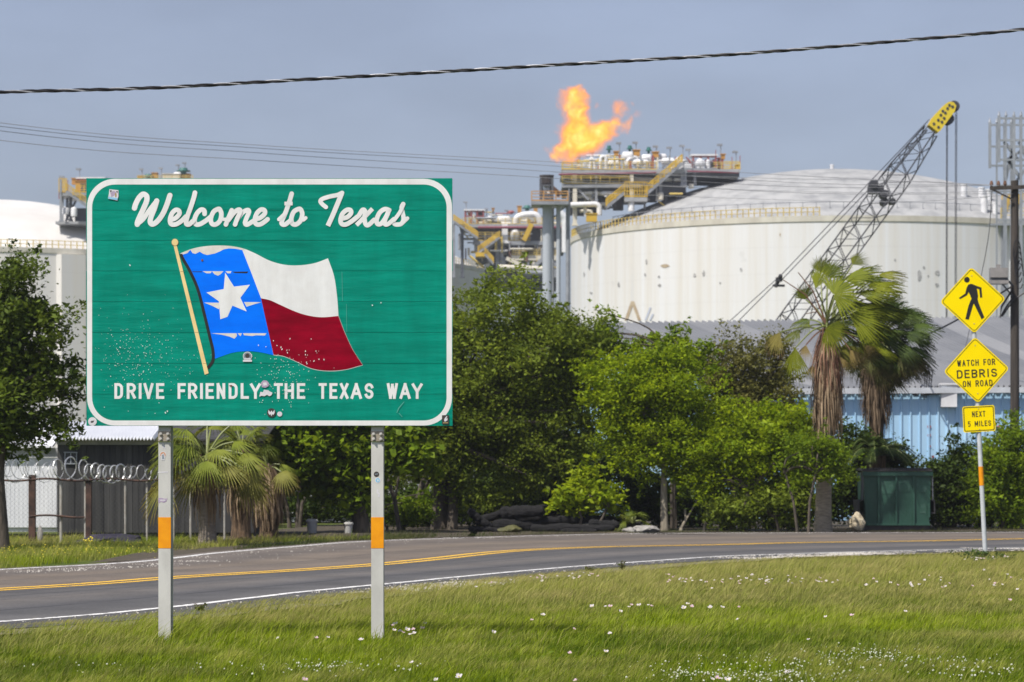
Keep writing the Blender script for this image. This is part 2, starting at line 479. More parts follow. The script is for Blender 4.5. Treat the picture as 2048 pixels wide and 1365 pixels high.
# slogan
mb = MB()
def slog(s, boxes, ox):
    mb = MB()
    for ch, (a, b) in zip(s, boxes):
        letter(mb, ch, ox + a / 5.1125, ox + b / 5.1125, 798.2, 766.8, 5.5, FX(DS), L(1.2))
    mb.build('slogan_lettering', M_film, panel)['label'] = 'the word ' + s
slog('DRIVE', [(352, 440), (478, 572), (590, 640), (650, 752), (778, 862)], 160)
slog('FRIENDLY', [(998, 1082), (1105, 1200), (1215, 1270), (1285, 1370), (1398, 1485), (1520, 1612), (1643, 1727), (1738, 1850)], 160)
slog('THE', [(40, 132), (150, 245), (275, 360)], 540)
slog('TEXAS', [(498, 580), (608, 690), (715, 803), (825, 940), (968, 1058)], 540)
slog('WAY', [(1195, 1308), (1325, 1438), (1448, 1562)], 540)
# flag
sp = lambda p, n=6: [tuple(q) for q in spline(p, n)]
top = sp([(361, 507), (388, 497), (420, 492), (455, 492), (485, 497), (510, 507), (540, 522), (570, 530), (600, 531), (630, 526.5), (656, 517)])
right_w = sp([(656, 517), (668, 552), (674, 592), (677, 632)])
right_r = sp([(677, 632), (682, 645), (691, 668), (706, 700), (726, 731)])
bot_r = sp([(726, 731), (690, 740.5), (655, 743), (622, 738), (592, 724), (568, 714), (547, 711)])
bot_b = sp([(547, 711), (520, 705), (495, 703), (465, 706), (430, 718)])
left = sp([(430, 718), (424, 690), (413, 650), (400, 605), (384, 553), (361, 507)])
film('flag_white_field', [top + right_w[1:] + right_r[1:] + bot_r[1:] + bot_b[1:] + left[1:-1]], M_film, 1)
mid = sp([(522, 597), (540, 601), (560, 610), (589, 623), (614, 631), (643, 635), (677, 632.5)])
r2 = [(u - .7, v - .5) for u, v in right_r]; b2 = [(u, v - 1.1) for u, v in bot_r]
film('flag_red_field', [mid + r2[1:] + b2[1:]], M_red, 2)
blue_top = Z1([(1035, 872), (1100, 852), (1128, 818), (1150, 852), (1180, 860), (1225, 838), (1260, 860), (1300, 872), (1380, 856), (1430, 835), (1470, 814), (1520, 804), (1590, 808), (1660, 822)])
film('flag_blue_field', [blue_top + [(503, 547), (522, 597), (535, 655), (547, 711)] + bot_b[1:] + left[1:-2]], M_blue, 2)
film('flag_bare_top', [[p for p in top[1:26]] + blue_top[::-1]], M_peel, 2.5)
star = [(450.5, 546), (468, 573.7), (500, 570), (489, 585), (480.8, 596), (493.5, 623.5), (465, 611.7), (455, 634), (440.7, 639), (437.7, 603), (413, 585.5), (447.5, 578.6)]
film('flag_star', [star], M_film, 3)
for pl_ in [[(405, 543), (424, 543), (421, 547), (413, 547)], [(424, 543), (447, 543), (441, 549), (436, 552), (429, 549)], [(451, 543), (463, 543), (461, 547), (455, 547)],
                      [(408, 605.5), (440, 606), (438, 619), (424, 612)], [(488, 604.5), (523, 605), (508, 609), (493, 614)],
                      [(422, 667), (473, 667), (474, 672), (469, 678), (460, 674), (444, 670)], [(475, 667), (484, 667), (481, 673)], [(486, 667), (533, 667), (530, 671.5), (512, 671), (505, 672.5), (488, 671)]]: film('peeled_strip', [pl_], M_peel, 2.6)
film('crease_line', [[(385, 543.2), (404, 543.4), (404, 544.9), (385, 544.5)], [(464, 544), (497, 543.6), (494, 547), (470, 546.4)]], M_black, 2.6)
mb = MB()
ribbon(mb, [(361.5, 508.5), (367, 520), (381, 545), (396, 580), (409, 630), (420, 676), (426, 702), (425.5, 722), (415, 737)], 6, FX(DS), L(3), caps=False)
mb.build('flag_black_outline', M_black, panel)
mb = MB()
mb.face([pxy(*p, DS, L(4)) for p in ((346.8, 490), (353.2, 490), (417.3, 747), (409.6, 750))])
mb.face([pxy(*p, DS, L(5)) for p in arc(350, 485, 6.4, 6.8, 0, 352, 16)])
mb.build('flag_pole', M_cream, panel)
mb = MB()
mb.face([pxy(*p, DS, L(4.6)) for p in arc(350, 485.3, 7.2, 7.6, 0, 352, 16)])
for a in range(5):
    y = (543.5, 604, 665, 727)[a % 4]
    mb.face([pxy(*p, DS, L(4.3)) for p in ((346 + (y - 485) * .247, y), (354 + (y - 485) * .247, y), (354 + (y - 485) * .247, y + .7), (346 + (y - 485) * .247, y + .7))]) if a < 4 else None
mb.build('flag_pole_edge', mat('aged_brown_edge', (.30, .20, .09), (.2, .13, .06)), panel)
# pellet chips
mb = MB()
def chip(u, v, r):
    k = rnd.uniform(1.0, 1.9); a = rnd.uniform(60, 120)
    pts = [(u + r * k * math.cos(R(t)) * math.cos(R(a)) - r * math.sin(R(t)) * math.sin(R(a)), v + r * k * math.cos(R(t)) * math.sin(R(a)) + r * math.sin(R(t)) * math.cos(R(a))) for t in range(0, 360, 60)]
    mb.face([pxy(*p, DS, L(6) - rnd.uniform(0, .0008)) for p in pts])
for i in range(330):
    u = rnd.gauss(275, 52); v = rnd.gauss(718, 42)
    if 188 < u < 890 and 480 < v < 836 and not (u > 350 + (v - 485) * .247 and v < 700): chip(u, v, rnd.choice((.35, .4, .45, .5, .7)))
for i in range(150):
    u = rnd.gauss(572, 30); v = rnd.gauss(752, 30)
    if v > 700 and 430 < u < 700 and v < 836: chip(u, v, rnd.choice((.5, .6, .6, .75)))
for u, v in [(580, 678), (622.5, 678.5), (547, 682), (554, 691.6), (562, 695), (564, 699), (575, 706), (611, 703), (611, 710), (632, 702.6), (638, 719), (648, 719.6), (628, 722.6), (613, 725), (614, 728), (517, 691), (532, 694)]: chip(u, v, 1.05)
for u, v in [(762, 606), (744.7, 611), (260, 531), (335, 823), (331, 826)]: chip(u, v, 1.2)
mb.build('paint_chips', M_film, panel)
film('scratch', [[(683.5, 544), (684.4, 544), (685.4, 603), (684.7, 603)], [(692.6, 608), (693.2, 608), (694, 665), (693.4, 665)],
                 [(808, 803.5), (797, 816), (793, 826), (794, 826.5), (798.5, 817), (808.6, 804.3)], [(798, 826), (805, 834), (804, 834.6), (797.4, 827)]], mat('scratched_green', (.10, .42, .34)), 6, None)
# stickers (marks as seen; nothing copied from a known design)
M_stW = mat('sticker_white', (.72, .70, .72), (.6, .58, .62), scale=20)
M_stG = mat('sticker_grey', (.30, .34, .37), (.16, .2, .24), scale=60)
M_stB = mat('sticker_blue', (.30, .58, .75), (.22, .5, .7))
M_stP = mat('sticker_lilac', (.50, .42, .50), (.32, .24, .38), scale=80)
M_stK = mat('sticker_dark', (.03, .025, .025), (.06, .05, .045), scale=60)
M_stC = mat('sticker_gold', (.45, .33, .12), (.3, .2, .08))
def sticker(label, layers, D=DS, y0=None, parent=None, u0=0, v0=0):
    mb = MB(); ms = []
    for i, (pl, m) in enumerate(layers):
        if m not in ms: ms.append(m)
        mb.m = ms.index(m)
        mb.face([pxy(u0 + u, v0 + v, D, (L(7) if y0 is None else y0) - .0004 * i) for u, v in pl])
    o = mb.build('sticker', ms, parent or panel)
    o['label'] = label
    return o
circ = lambda r, cx=0, cy=0, sx=1: arc(cx, cy, r * sx, r, 0, 345, 23)
sticker('small square sticker with dark blotches and a blue strip', [
    ([(-8, -11), (10, -9), (10, 3), (8, 12), (-11, 8), (-9, -2)], M_stW), ([(-7, -9), (-2, -8), (-6, -4)], M_stK), ([(5, -7), (9, -7), (8, -3)], M_stK),
    ([(-6, -3), (0, -8), (6, -5), (4, 0), (-4, 5)], M_stP), ([(-10, 4), (9, 7), (8, 11), (-10.5, 8)], M_stB), ([(3, -3), (6, -3), (6, 4), (4, 5)], M_stC)], u0=227, v0=390)
sticker('round grey badge sticker below the blue flag field', [(circ(9), M_stW), (circ(8, sx=1.0), M_stG), (circ(4.5, 0, -1), M_stK), ([(-9, 7), (9, 7), (9, 11), (-9, 11)], M_stW), ([(-6, 4), (6, 4), (6, 6.4), (-6, 6.4)], M_stW)], u0=495, v0=713)
sticker('lilac sticker stuck on the slogan gap', [([(-8, -4), (-3, -9), (4, -8), (8, -3), (7, 3), (1, 6), (-6, 5)], M_stP), ([(-4, -4), (3, -5), (4, 1), (-3, 2)], M_stW)], u0=530, v0=770)
sticker('torn white sticker remnant in the slogan gap', [([(-13, 4), (-11, -3), (-6, -2), (-4, -7), (5, -6), (7, -4), (13, -1), (11, 4), (7, 6), (2, 3), (-3, 6), (-9, 5), (-13, 7)], M_stW)], u0=532, v0=787)
sticker('round black sticker with a white bird shape', [(circ(9), M_stK), ([(-6, -6), (-2.6, -1), (0, -4.5), (2.6, -1), (6, -6), (6.5, 0), (4, 4), (1.5, 3), (0, 7), (-1.5, 3), (-4, 4), (-6.5, 0)], M_stW)], u0=543, v0=826)
sticker('small plain white dot sticker', [(circ(5), M_stW)], u0=559.5, v0=828.5)
sticker('round white sticker in the lower sign corner', [(circ(8.6), M_stW), (circ(6.6), mat('sticker_pale', (.6, .63, .62))), (circ(6.0), M_stW), ([(-4, 1), (-1, -2), (1, -1), (4, -3), (2, 2), (-2, 3)], M_stK)], u0=185, v0=843.5)
sticker('square black sticker with a white hand shape', [([(-7, -9), (7, -9.5), (7, 9), (-7, 9)], M_stK), ([(2, -7.5), (3.6, -7), (1, -1), (4, -4), (4, 1), (-1, 4), (-3, 1), (-2, -2)], M_stW), ([(-5, 5), (5, 5), (5, 7), (-5, 7)], M_stC)], u0=891, v0=840)
film('rust_mark', [arc(404.5, 521, 2.2, 2.4, 0, 330, 10), [(458, 771), (464, 770.5), (465, 773), (461, 774)]], mat('rust_mark', (.16, .07, .04)), 6.4)
# posts: wide-flange steel
for px, name in ((329, 'left'), (754.6, 'right')):
    D = DS + .056
    xc = P(px, 0, D).x; w = W(24.4, D) / 2
    ztop, zb = P(0, 357, DS).z - .08, -0.35
    zs = P(0, 858, D).z            # splice above the hinge plate
    mb = MB()
    for za, zc in ((zb, P(0, 884.6, D).z), (P(0, 883.4, D).z, ztop)):
        mb.box(xc - w, xc + w, D, D + .014, za, zc)
        mb.box(xc - w, xc + w, D + .205, D + .219, za, zc)
        mb.box(xc - .006, xc + .006, D + .014, D + .205, za, zc)
    post = mb.build('sign_post', M_galv, sign)
    post['label'] = 'grey steel sign post with its amber band, ' + ('standing in longer grass' if px < 500 else 'beside pink flowers')
    mb = MB(); mb.box(xc - w - .002, xc + w + .002, D - .016, D, P(0, 883, D).z, P(0, 863, D).z)
    pl = mb.build('splice_plate', M_splice, post)
    M_bolt = mat('bolt_steel', (.55, .53, .50), (.4, .38, .35), scale=30, rough=.5)
    for dx in (-.036, .036):
        for v in (868.5, 878.5):
            mb = MB(); c = Vector((xc + dx, D - .016, P(0, v, D).z))
            mb.cyl(c, c + Vector((0, -.014, 0)), .017, 6); mb.cyl(c + Vector((0, -.014, 0)), c + Vector((0, -.024, 0)), .009, 8); mb.build('bolt', M_bolt, post)
    mb = MB()
    za, zc = P(0, 1097, D).z, P(0, 1035, D).z
    mb.box(xc - w - .0015, xc + w + .0025, D - .002, D + .0135, za, zc)
    mb.build('amber_band', M_orange, post)
    sy = D - .0015
    if px < 500:
        sticker('torn white sticker scrap', [([(-2, -6), (0, -8), (1, 0), (5, 4), (3, 5), (0, 3), (-1, 6)], M_stW)], D, sy, post, 327, 893)
        sticker('round orange sticker with grey figure', [(circ(6.6, 0, -2), M_stW), (circ(5.6, 0, -2), mat('sticker_peach', (.55, .28, .16))), ([(-3, -3), (2, -5), (4, 3), (3, 9), (-3, 9), (-4, 2)], M_stW), ([(-2, -2), (2, -3), (2.4, 7), (-2, 7)], M_stG)], D, sy, post, 326, 912)
        sticker('white sealing strip across the post', [([(-10, -1), (10, -1.4), (10, .8), (-10, 1.2)], M_stW)], D, sy, post, 326, 945)
        sticker('ragged lilac sticker', [([(-10, -4), (-3, -5), (3, -3), (9, -4), (7, 2), (2, 5), (-4, 3), (-9, 6)], M_stP), ([(-6, -1), (5, -1), (5, 1), (-6, 1)], M_stW)], D, sy, post, 326, 1001)
    else:
        sticker('round black sticker on the post', [(circ(5.4), M_stK), ([(-3, -1), (3, -1.6), (3, .4), (-3, 1)], M_stG)], D, sy, post, 753, 949)
        sticker('round pale blue sticker on the post', [(circ(5.6), M_stW), (circ(4.4), M_stB), ([(-2, -2), (3, -1), (0, 3)], M_stW)], D, sy, post, 755.5, 961)
        sticker('torn white paper scrap', [([(-2, -8), (1, -6), (0, -2), (4, 2), (3, 9), (-1, 8), (1, 3), (-3, 0)], M_stW)], D, sy, post, 756, 986)
mb = MB()
for v in (392, 500, 700, 820):   # wind beams behind the boards
    z = P(0, v, DS).z; mb.box(x0 + .1, x1 - .1, DS + .0551, DS + .0558, z - .03, z + .03)
mb.build('clamp_strip', M_alu, sign)

# ---------------------------------------------------------------- the pedestrian sign
DP, SP = 54.5, 104.4
M_yel = mat('sign_yellow_film', srgb(255, 226, 0), srgb(250, 218, 0), scale=1.5, rough=0.45, spec=.08)
M_blk = mat('sign_black_ink', (.016, .015, .014), (.022, .02, .02), rough=.5)
M_grey = mat('grey_sign_post', (.56, .58, .60), (.46, .48, .50), scale=8, rough=.5)
ped = thing('warning_sign', 'leaning grey pole with two yellow diamond signs and a small yellow plate', 'road sign', P(1971, 949, DP) - Vector((0, 0, EYE)), rot=(0, R(-2.95), R(3)))
def loc3(u, v, y): return (u / SP, y, v / SP)       # sign-local plane, picture units, v up
def diamond(cv, name):
    h = 66.5; r = 7
    def shape(hh, rr):
        pts = []
        for cx, cy, a in ((0, hh - rr * 1.414, 90), (-(hh - rr * 1.414), 0, 180), (0, -(hh - rr * 1.414), 270), (hh - rr * 1.414, 0, 0)):
            pts += arc(cx, cy, rr, rr, a - 45, a + 45, 6)
        return pts
    mb = MB()
    mb.prism([loc3(u, cv + v, -.056) for u, v in shape(h, r)], (0, .004, 0))
    o = mb.build(name, M_yel, ped, local=True)
    mb = MB()
    a, b = shape(h - 3.2, 6), shape(h - 5.0, 4.8)
    for i in range(len(a)):
        j = (i + 1) % len(a)
        mb.face([loc3(u, cv + v, -.0572) for u, v in (a[i], a[j], b[j], b[i])])
    mb.build('border', M_blk, o, local=True)
    for v in (49, -47): mb = MB(); mb.cyl(loc3(0, cv + v, -.056), loc3(0, cv + v, -.064), .010, 8); mb.build('bolt', M_alu, o, local=True)
    return o
d1 = diamond(519.6, 'diamond_panel'); d1['label'] = 'yellow diamond with the walking figure'
mb = MB()
z8 = lambda pts: [((a - 378) / 3.59, (297 - b) / 3.59) for a, b in pts]
rot = lambda pts: [(u * math.cos(R(-3)) - v * math.sin(R(-3)), u * math.sin(R(-3)) + v * math.cos(R(-3))) for u, v in pts]
y_ = -.0576
tri = lambda pts: mb.face([loc3(u, 519.6 + v, y_) for u, v in rot(z8(pts))])
tri([(345, 185), (358, 180), (372, 180), (395, 190), (404, 205), (412, 240), (416, 268), (412, 292), (418, 318), (384, 322), (356, 322), (362, 300), (368, 286), (358, 262), (346, 236), (334, 216)])
y_ = -.0579; tri([(345, 185), (348, 236), (335, 262), (285, 290), (277, 281), (322, 249), (332, 208)])
y_ = -.0582; tri([(395, 190), (440, 206), (446, 277), (430, 279), (424, 219), (402, 212)])
y_ = -.0585; tri([(412, 288), (420, 318), (461, 420), (441, 434), (383, 318)])
y_ = -.0588; tri([(362, 296), (385, 314), (380, 330), (348, 437), (323, 433), (345, 340)])
mb.face([loc3(u, 519.6 + v, y_) for u, v in rot(z8(arc(334, 150, 20.5, 20.5, 0, 345, 23)))])
mb.build('walking_figure', M_blk, d1, local=True)
def line(mb, s, u0, wid, v0, hgt, sw, y=-.0576):
    n = len(s); wmap = {'I': .42, ' ': .75, 'M': 1.2, 'W': 1.25, 'L': .9, 'E': .9, 'F': .9}
    gap = .34
    tot = sum(wmap.get(c, 1) for c in s) + gap * (n - 1)
    k = wid / tot; x = u0 - wid / 2
    for c in s:
        w = wmap.get(c, 1) * k
        if c != ' ': letter(mb, c, x, x + w, v0 - hgt / 2, v0 + hgt / 2, sw, loc3, y)
        x += w + gap * k
d2 = diamond(380, 'diamond_panel'); d2['label'] = 'yellow diamond warning of debris'
mb = MB()
line(mb, 'WATCH FOR', 0, 77, 380 + 14.8, 12.6, 2.0)
line(mb, 'DEBRIS', .5, 81, 380 - 7, 16.6, 2.7)
line(mb, 'ON ROAD', 1, 60, 380 - 26.8, 12.6, 2.0)
mb.build('lettering', M_blk, d2, local=True)
mb = MB()
rr2 = lambda w, h, r: arc(-w + r, h - r, r, r, 180, 90, 6) + arc(w - r, h - r, r, r, 90, 0, 6) + arc(w - r, -h + r, r, r, 0, -90, 6) + arc(-w + r, -h + r, r, r, -90, -180, 6)
mb.prism([loc3(u, 282.4 + v, -.056) for u, v in rr2(32.4, 26, 4)], (0, .004, 0))
pl = mb.build('distance_plate', M_yel, ped, local=True)
mb = MB(); a, b = rr2(30.6, 24.2, 3.4), rr2(29, 22.6, 2.6)
for i in range(len(a)):
    j = (i + 1) % len(a); mb.face([loc3(u, 282.4 + v, -.0572) for u, v in (a[i], a[j], b[j], b[i])])
mb.build('border', M_blk, pl, local=True)
mb = MB(); line(mb, 'NEXT', 0, 27, 282.4 + 9.6, 11.4, 1.7); line(mb, '5 MILES', .5, 47, 282.4 - 9.6, 11, 1.7)
mb.build('lettering', M_blk, pl, local=True)
for v in (20.5, -20.5): mb = MB(); mb.cyl(loc3(0, 282.4 + v, -.056), loc3(0, 282.4 + v, -.064), .009, 8); mb.build('bolt', M_alu, pl, local=True)
mb = MB(); mb.cyl((0, 0, -.3), (0, 0, 583 / SP), .044, 14)
mb.build('sign_post', M_grey, ped, smooth=True, local=True)
mb = MB(); mb.cyl((0, 0, 149 / SP), (0, 0, 187 / SP), .047, 14)
mb.build('amber_band', M_orange, ped, smooth=True, local=True)
mb = MB()
for v in (560, 480, 420, 335, 300, 262): mb.box(-.06, .06, -.0555, .05, v / SP - .012, v / SP + .012)
mb.build('clamp', M_alu, ped, local=True)
# ---------------------------------------------------------------- storage tanks
def tank_mat(name, c1, c2, streak=.12, warm=(.72, .66, .55)):
    m, n, l, b = node_mat(name)
    b.inputs['Roughness'].default_value = .75; b.inputs['Specular IOR Level'].default_value = .2
    tc = n.new('ShaderNodeTexCoord')
    mp = n.new('ShaderNodeMapping'); mp.inputs['Scale'].default_value = (.55, .55, .012)
    a = n.new('ShaderNodeTexNoise'); a.inputs['Scale'].default_value = 1.0; a.inputs['Detail'].default_value = 6; a.inputs['Roughness'].default_value = .75
    l.new(tc.outputs['Object'], mp.inputs[0]); l.new(mp.outputs[0], a.inputs[0])
    r1 = n.new('ShaderNodeValToRGB')
    r1.color_ramp.elements[0].position = .30; r1.color_ramp.elements[0].color = (*c2, 1)
    r1.color_ramp.elements[1].position = .62; r1.color_ramp.elements[1].color = (*c1, 1)
    e = r1.color_ramp.elements.new(.36); e.color = (*[x * .55 + y * .45 for x, y in zip(c2, warm)], 1)
    l.new(a.outputs[0], r1.inputs[0])
    # small worn patches
    mp2 = n.new('ShaderNodeMapping'); mp2.inputs['Scale'].default_value = (.42, .42, .30)
    v = n.new('ShaderNodeTexNoise'); v.inputs['Scale'].default_value = 1.0; v.inputs['Detail'].default_value = 9; v.inputs['Roughness'].default_value = .6
    l.new(tc.outputs['Object'], mp2.inputs[0]); l.new(mp2.outputs[0], v.inputs[0])
    r2 = n.new('ShaderNodeValToRGB'); r2.color_ramp.elements[0].position = .675; r2.color_ramp.elements[1].position = .72
    r2.color_ramp.elements[0].color = (0, 0, 0, 1); r2.color_ramp.elements[1].color = (streak,) * 3 + (1,)
    l.new(v.outputs[0], r2.inputs[0])
    mx = n.new('ShaderNodeMix'); mx.data_type = 'RGBA'; mx.inputs['B'].default_value = (.27, .26, .25, 1)
    sp_ = n.new('ShaderNodeSeparateXYZ'); l.new(tc.outputs['Object'], sp_.inputs[0])      # faint lift joints round the shell
    w1_ = n.new('ShaderNodeMath'); w1_.operation = 'PINGPONG'; w1_.inputs[1].default_value = 1.85; l.new(sp_.outputs['Z'], w1_.inputs[0])
    w2_ = n.new('ShaderNodeMapRange'); w2_.inputs['From Min'].default_value = .0; w2_.inputs['From Max'].default_value = .10; w2_.inputs['To Min'].default_value = .94; w2_.inputs['To Max'].default_value = 1; l.new(w1_.outputs[0], w2_.inputs[0])
    w3_ = n.new('ShaderNodeMix'); w3_.data_type = 'RGBA'; w3_.blend_type = 'MULTIPLY'; w3_.inputs['Factor'].default_value = 1; l.new(r1.outputs[0], w3_.inputs['A']); l.new(w2_.outputs[0], w3_.inputs['B'])
    l.new(r2.outputs[0], mx.inputs['Factor']); l.new(w3_.outputs['Result'], mx.inputs['A'])
    l.new(mx.outputs['Result'], b.inputs['Base Color'])
    return m
M_tank = tank_mat('tank_white_paint', (.72, .728, .735), (.60, .607, .61))
M_tankfar = tank_mat('tank_pale_paint', (.68, .67, .65), (.63, .62, .60), .25)
M_dome = mat('tank_dome_weathered', (.37, .372, .37), (.245, .25, .255), scale=.42, stretch=(1, .8, 1.6), rough=1, detail=10, lo=.34, hi=.60, spec=.05)
M_domew = mat('tank_dome_white', (.62, .61, .58), (.54, .52, .49), scale=.12, rough=.8, detail=7)
M_rimy = mat('tank_rim_stained', (.60, .575, .49), (.47, .44, .37), scale=.5, stretch=(1, 1, .2), rough=.8)
M_rail = mat('yellow_railing', (.62, .46, .10), (.48, .36, .12), scale=.8, rough=.6)
M_steel = mat('grey_structural_steel', (.30, .315, .34), (.20, .21, .23), scale=.6, rough=.65, metal=.1)
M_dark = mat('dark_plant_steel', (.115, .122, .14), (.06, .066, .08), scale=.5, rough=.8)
M_grate = mat('deck_grating', (.36, .37, .38), (.26, .27, .28), scale=1, rough=.8)
M_wpipe = mat('white_lagged_pipe', (.76, .76, .76), (.60, .60, .61), scale=1.2, rough=.5)
M_cpipe = mat('cream_column', (.66, .62, .52), (.56, .52, .43), scale=.7, rough=.7)
M_mag = mat('red_firewater_pipe', (.24, .055, .085), (.17, .04, .06), scale=.6, rough=.5)
M_ylw = mat('yellow_stair_paint', (.62, .40, .035), (.50, .32, .03), scale=.6, rough=.55)
M_org = mat('orange_equipment', (.55, .28, .05), (.42, .20, .04), scale=.6, rough=.6)
M_grn = mat('green_valve_paint', (.03, .16, .13), (.02, .11, .10), scale=1, rough=.5)
M_red = mat('dull_red_frame', (.32, .08, .07), (.25, .06, .06), scale=.6, rough=.6)
M_rust = mat('rust_brown', (.20, .10, .06), (.10, .055, .04), scale=1.5, rough=.85)

def tank(label, px, D, Rr, zw, cap, mw, md, n=128, rail=None, buttress=()):
    c = P(px, 0, D); c.z = 0
    t = thing('storage_tank', label, 'storage tank', c)
    mb = MB(); mb.lathe(c, [(Rr, -1), (Rr, zw - .9)], n)
    w = mb.build('wall', mw, t, smooth=True)
    if buttress:
        for a in buttress:
            mb = MB(); a = R(a); d = Vector((math.cos(a), math.sin(a), 0)); s = Vector((-d.y, d.x, 0))
            p = c + d * (Rr - .2)
            q = [p - s * 2.4, p + s * 2.4, p + s * 2.0 + d * 1.5, p - s * 2.0 + d * 1.5]
            mb.hexa([*q, *[v + Vector((0, 0, zw - 1)) for v in q]])
            mb.build('buttress', mw, w)
    mb = MB(); mb.lathe(c, [(Rr, zw - .9), (Rr + .12, zw - .8), (Rr + .12, zw), (Rr - 1.5, zw + .1)], n)
    mb.build('rim', M_rimy, t)
    mb = MB(); prof = []
    for i in range(15):
        u = 1 - i / 14
        prof.append(((Rr - 1.4) * u, zw + .1 + cap * (1 - u * u) ** 1.0 * (.985 if u else 1)))
    mb.lathe(c, prof, n)
    dm = mb.build('dome', md, t, smooth=True)
    if rail:
        a0, a1, step, m = rail
        mb = MB(); k = int((a1 - a0) / step)
        pts = [c + Vector((math.cos(R(a0 + step * i)) * Rr, math.sin(R(a0 + step * i)) * Rr, zw)) for i in range(k + 1)]
        for h in (.55, 1.15):
            mb.tube([p + Vector((0, 0, h)) for p in pts], .05, 4)
        for p in pts: mb.beam(p, p + Vector((0, 0, 1.2)), .14)
        mb.build('railing', m, t)
    return t, c
tk, TC = tank('huge white storage tank with a grey weathered dome, behind the crane boom', 1665, 435, 40, 37.6, 10.4, M_tank, M_dome, rail=(183, 262, 1.2, M_rail), buttress=(304, 313))
TR = 40; TZ = 37.6
# nozzles and boxes standing on its dome
dz = lambda x, y: TZ + .1 + 10.4 * (1 - (math.hypot(x - TC.x, y - TC.y) / 38.6) ** 2)
for px, D, w, h in ((1928, 409.5, .9, 1.7), (1963, 411, .9, 1.5), (1977, 411.5, .9, 1.4), (1968, 403.5, 1.0, 2.2), (1990, 404, .7, 1.5), (1664, 434, .6, .8)):
    q = P(px, 0, D); z = dz(q.x, q.y)
    mb = MB(); mb.tube([(q.x, q.y, z - 1), (q.x, q.y, z + h - .2), (q.x, q.y, z + h - .19), (q.x, q.y, z + h)], [w / 2, w / 2, w / 2 * 1.15, w / 2 * 1.15], 14)
    mb.build('roof_nozzle', M_wpipe, tk, smooth=False)
mb = MB()
for px, D, v0, v1 in ((1892, 398.5, 443, 640),):
    a, b = P(px, v0, D), P(px, v1, D); mb.cyl(a, b, .42, 8)
mb.build('downpipe', M_wpipe, tk)
mb = MB()   # ring walkway and faint rails seen low round the dome
pts = [(TC.x + 36.2 * math.cos(R(a)), TC.y + 36.2 * math.sin(R(a)), dz(TC.x + 36.2, TC.y)) for a in range(200, 341, 3)]
mb.tube([Vector(p) + Vector((0, 0, .9)) for p in pts], .05, 4)
for p in pts: mb.beam(p, Vector(p) + Vector((0, 0, .95)), .08)
mb.build('dome_rail', M_steel, tk)
M_worn = mat('bare_worn_patch', (.50, .49, .48), (.20, .20, .20), scale=3.5, rough=.9); M_tanp = mat('rust_tan_patch', (.48, .40, .28), (.36, .27, .17), scale=1, rough=.9)
def wallpt(u, v, off):      # where a sight line at photo column u meets the shell
    k = (u - 1024) / FPX; A_ = 1 + k * k; B_ = -2 * (k * TC.x + TC.y); C_ = TC.x ** 2 + TC.y ** 2 - (TR + off) ** 2; Y = (-B_ - math.sqrt(max(0, B_ * B_ - 4 * A_ * C_))) / (2 * A_); return P(u, v, Y)
for i, (u, v, w_, h_, m_) in enumerate(((1839, 553, 9, 24, M_worn), (1875, 546, 11, 13, M_worn), (1874, 570, 8, 9, M_worn), (1848, 535, 5, 6, M_worn), (1856, 552, 4, 5, M_worn), (1237, 569, 5, 12, M_worn), (1330, 532, 20, 8, M_tanp), (1290, 550, 6, 8, M_worn), (1389, 551, 8, 10, M_worn), (1318, 554, 6, 5, M_worn), (1319, 571, 7, 7, M_worn), (1182, 586, 7, 4, M_worn), (1168, 549, 4, 10, M_worn), (1407, 548, 6, 14, M_worn), (1293, 524, 5, 12, M_worn), (1440, 566, 4, 5, M_worn), (1225, 630, 5, 10, M_worn), (1482, 540, 5, 9, M_worn), (1790, 520, 4, 6, M_worn), (1560, 470, 3, 9, M_tanp))):
    q = random.Random(i); mb = MB(); pts = [wallpt(u + w_ / 2 * math.cos(a) * q.uniform(.55, 1.1), v + h_ / 2 * math.sin(a) * q.uniform(.55, 1.1), .05) for a in np.linspace(0, 5.9, 13)]; mb.face(pts); mb.build('worn_patch', m_, tk)
for nm, m_, segs, wd in (('graffiti_mark', M_tanp, (((1252, 641), (1265, 603)), ((1265, 603), (1279, 641))), 3.2), ('graffiti_mark', mat('faded_blue_mark', (.42, .46, .56), (.5, .53, .6)), (((1291, 641), (1301, 615)), ((1300, 641), (1306, 628))), 2)):
    mb = MB()
    for k_, (a, b) in enumerate(segs): mb.face([wallpt(a[0] - wd, a[1], .06 + .01 * k_), wallpt(a[0] + wd, a[1], .06 + .01 * k_), wallpt(b[0] + wd, b[1], .06 + .01 * k_), wallpt(b[0] - wd, b[1], .06 + .01 * k_)])
    mb.build(nm, m_, tk)
tk2, TC2 = tank('white domed storage tank at the far left, behind the dark oak', 0, 480, 36, 37.2, 10.6, M_tankfar, M_domew, rail=(250, 330, 1.6, M_rail), buttress=(298,))
tk3, TC3 = tank('white domed storage tank mostly hidden behind the welcome sign', 620, 600, 37, 44.6, 11.6, M_tankfar, M_domew, rail=(270, 352, 1.6, M_rail))

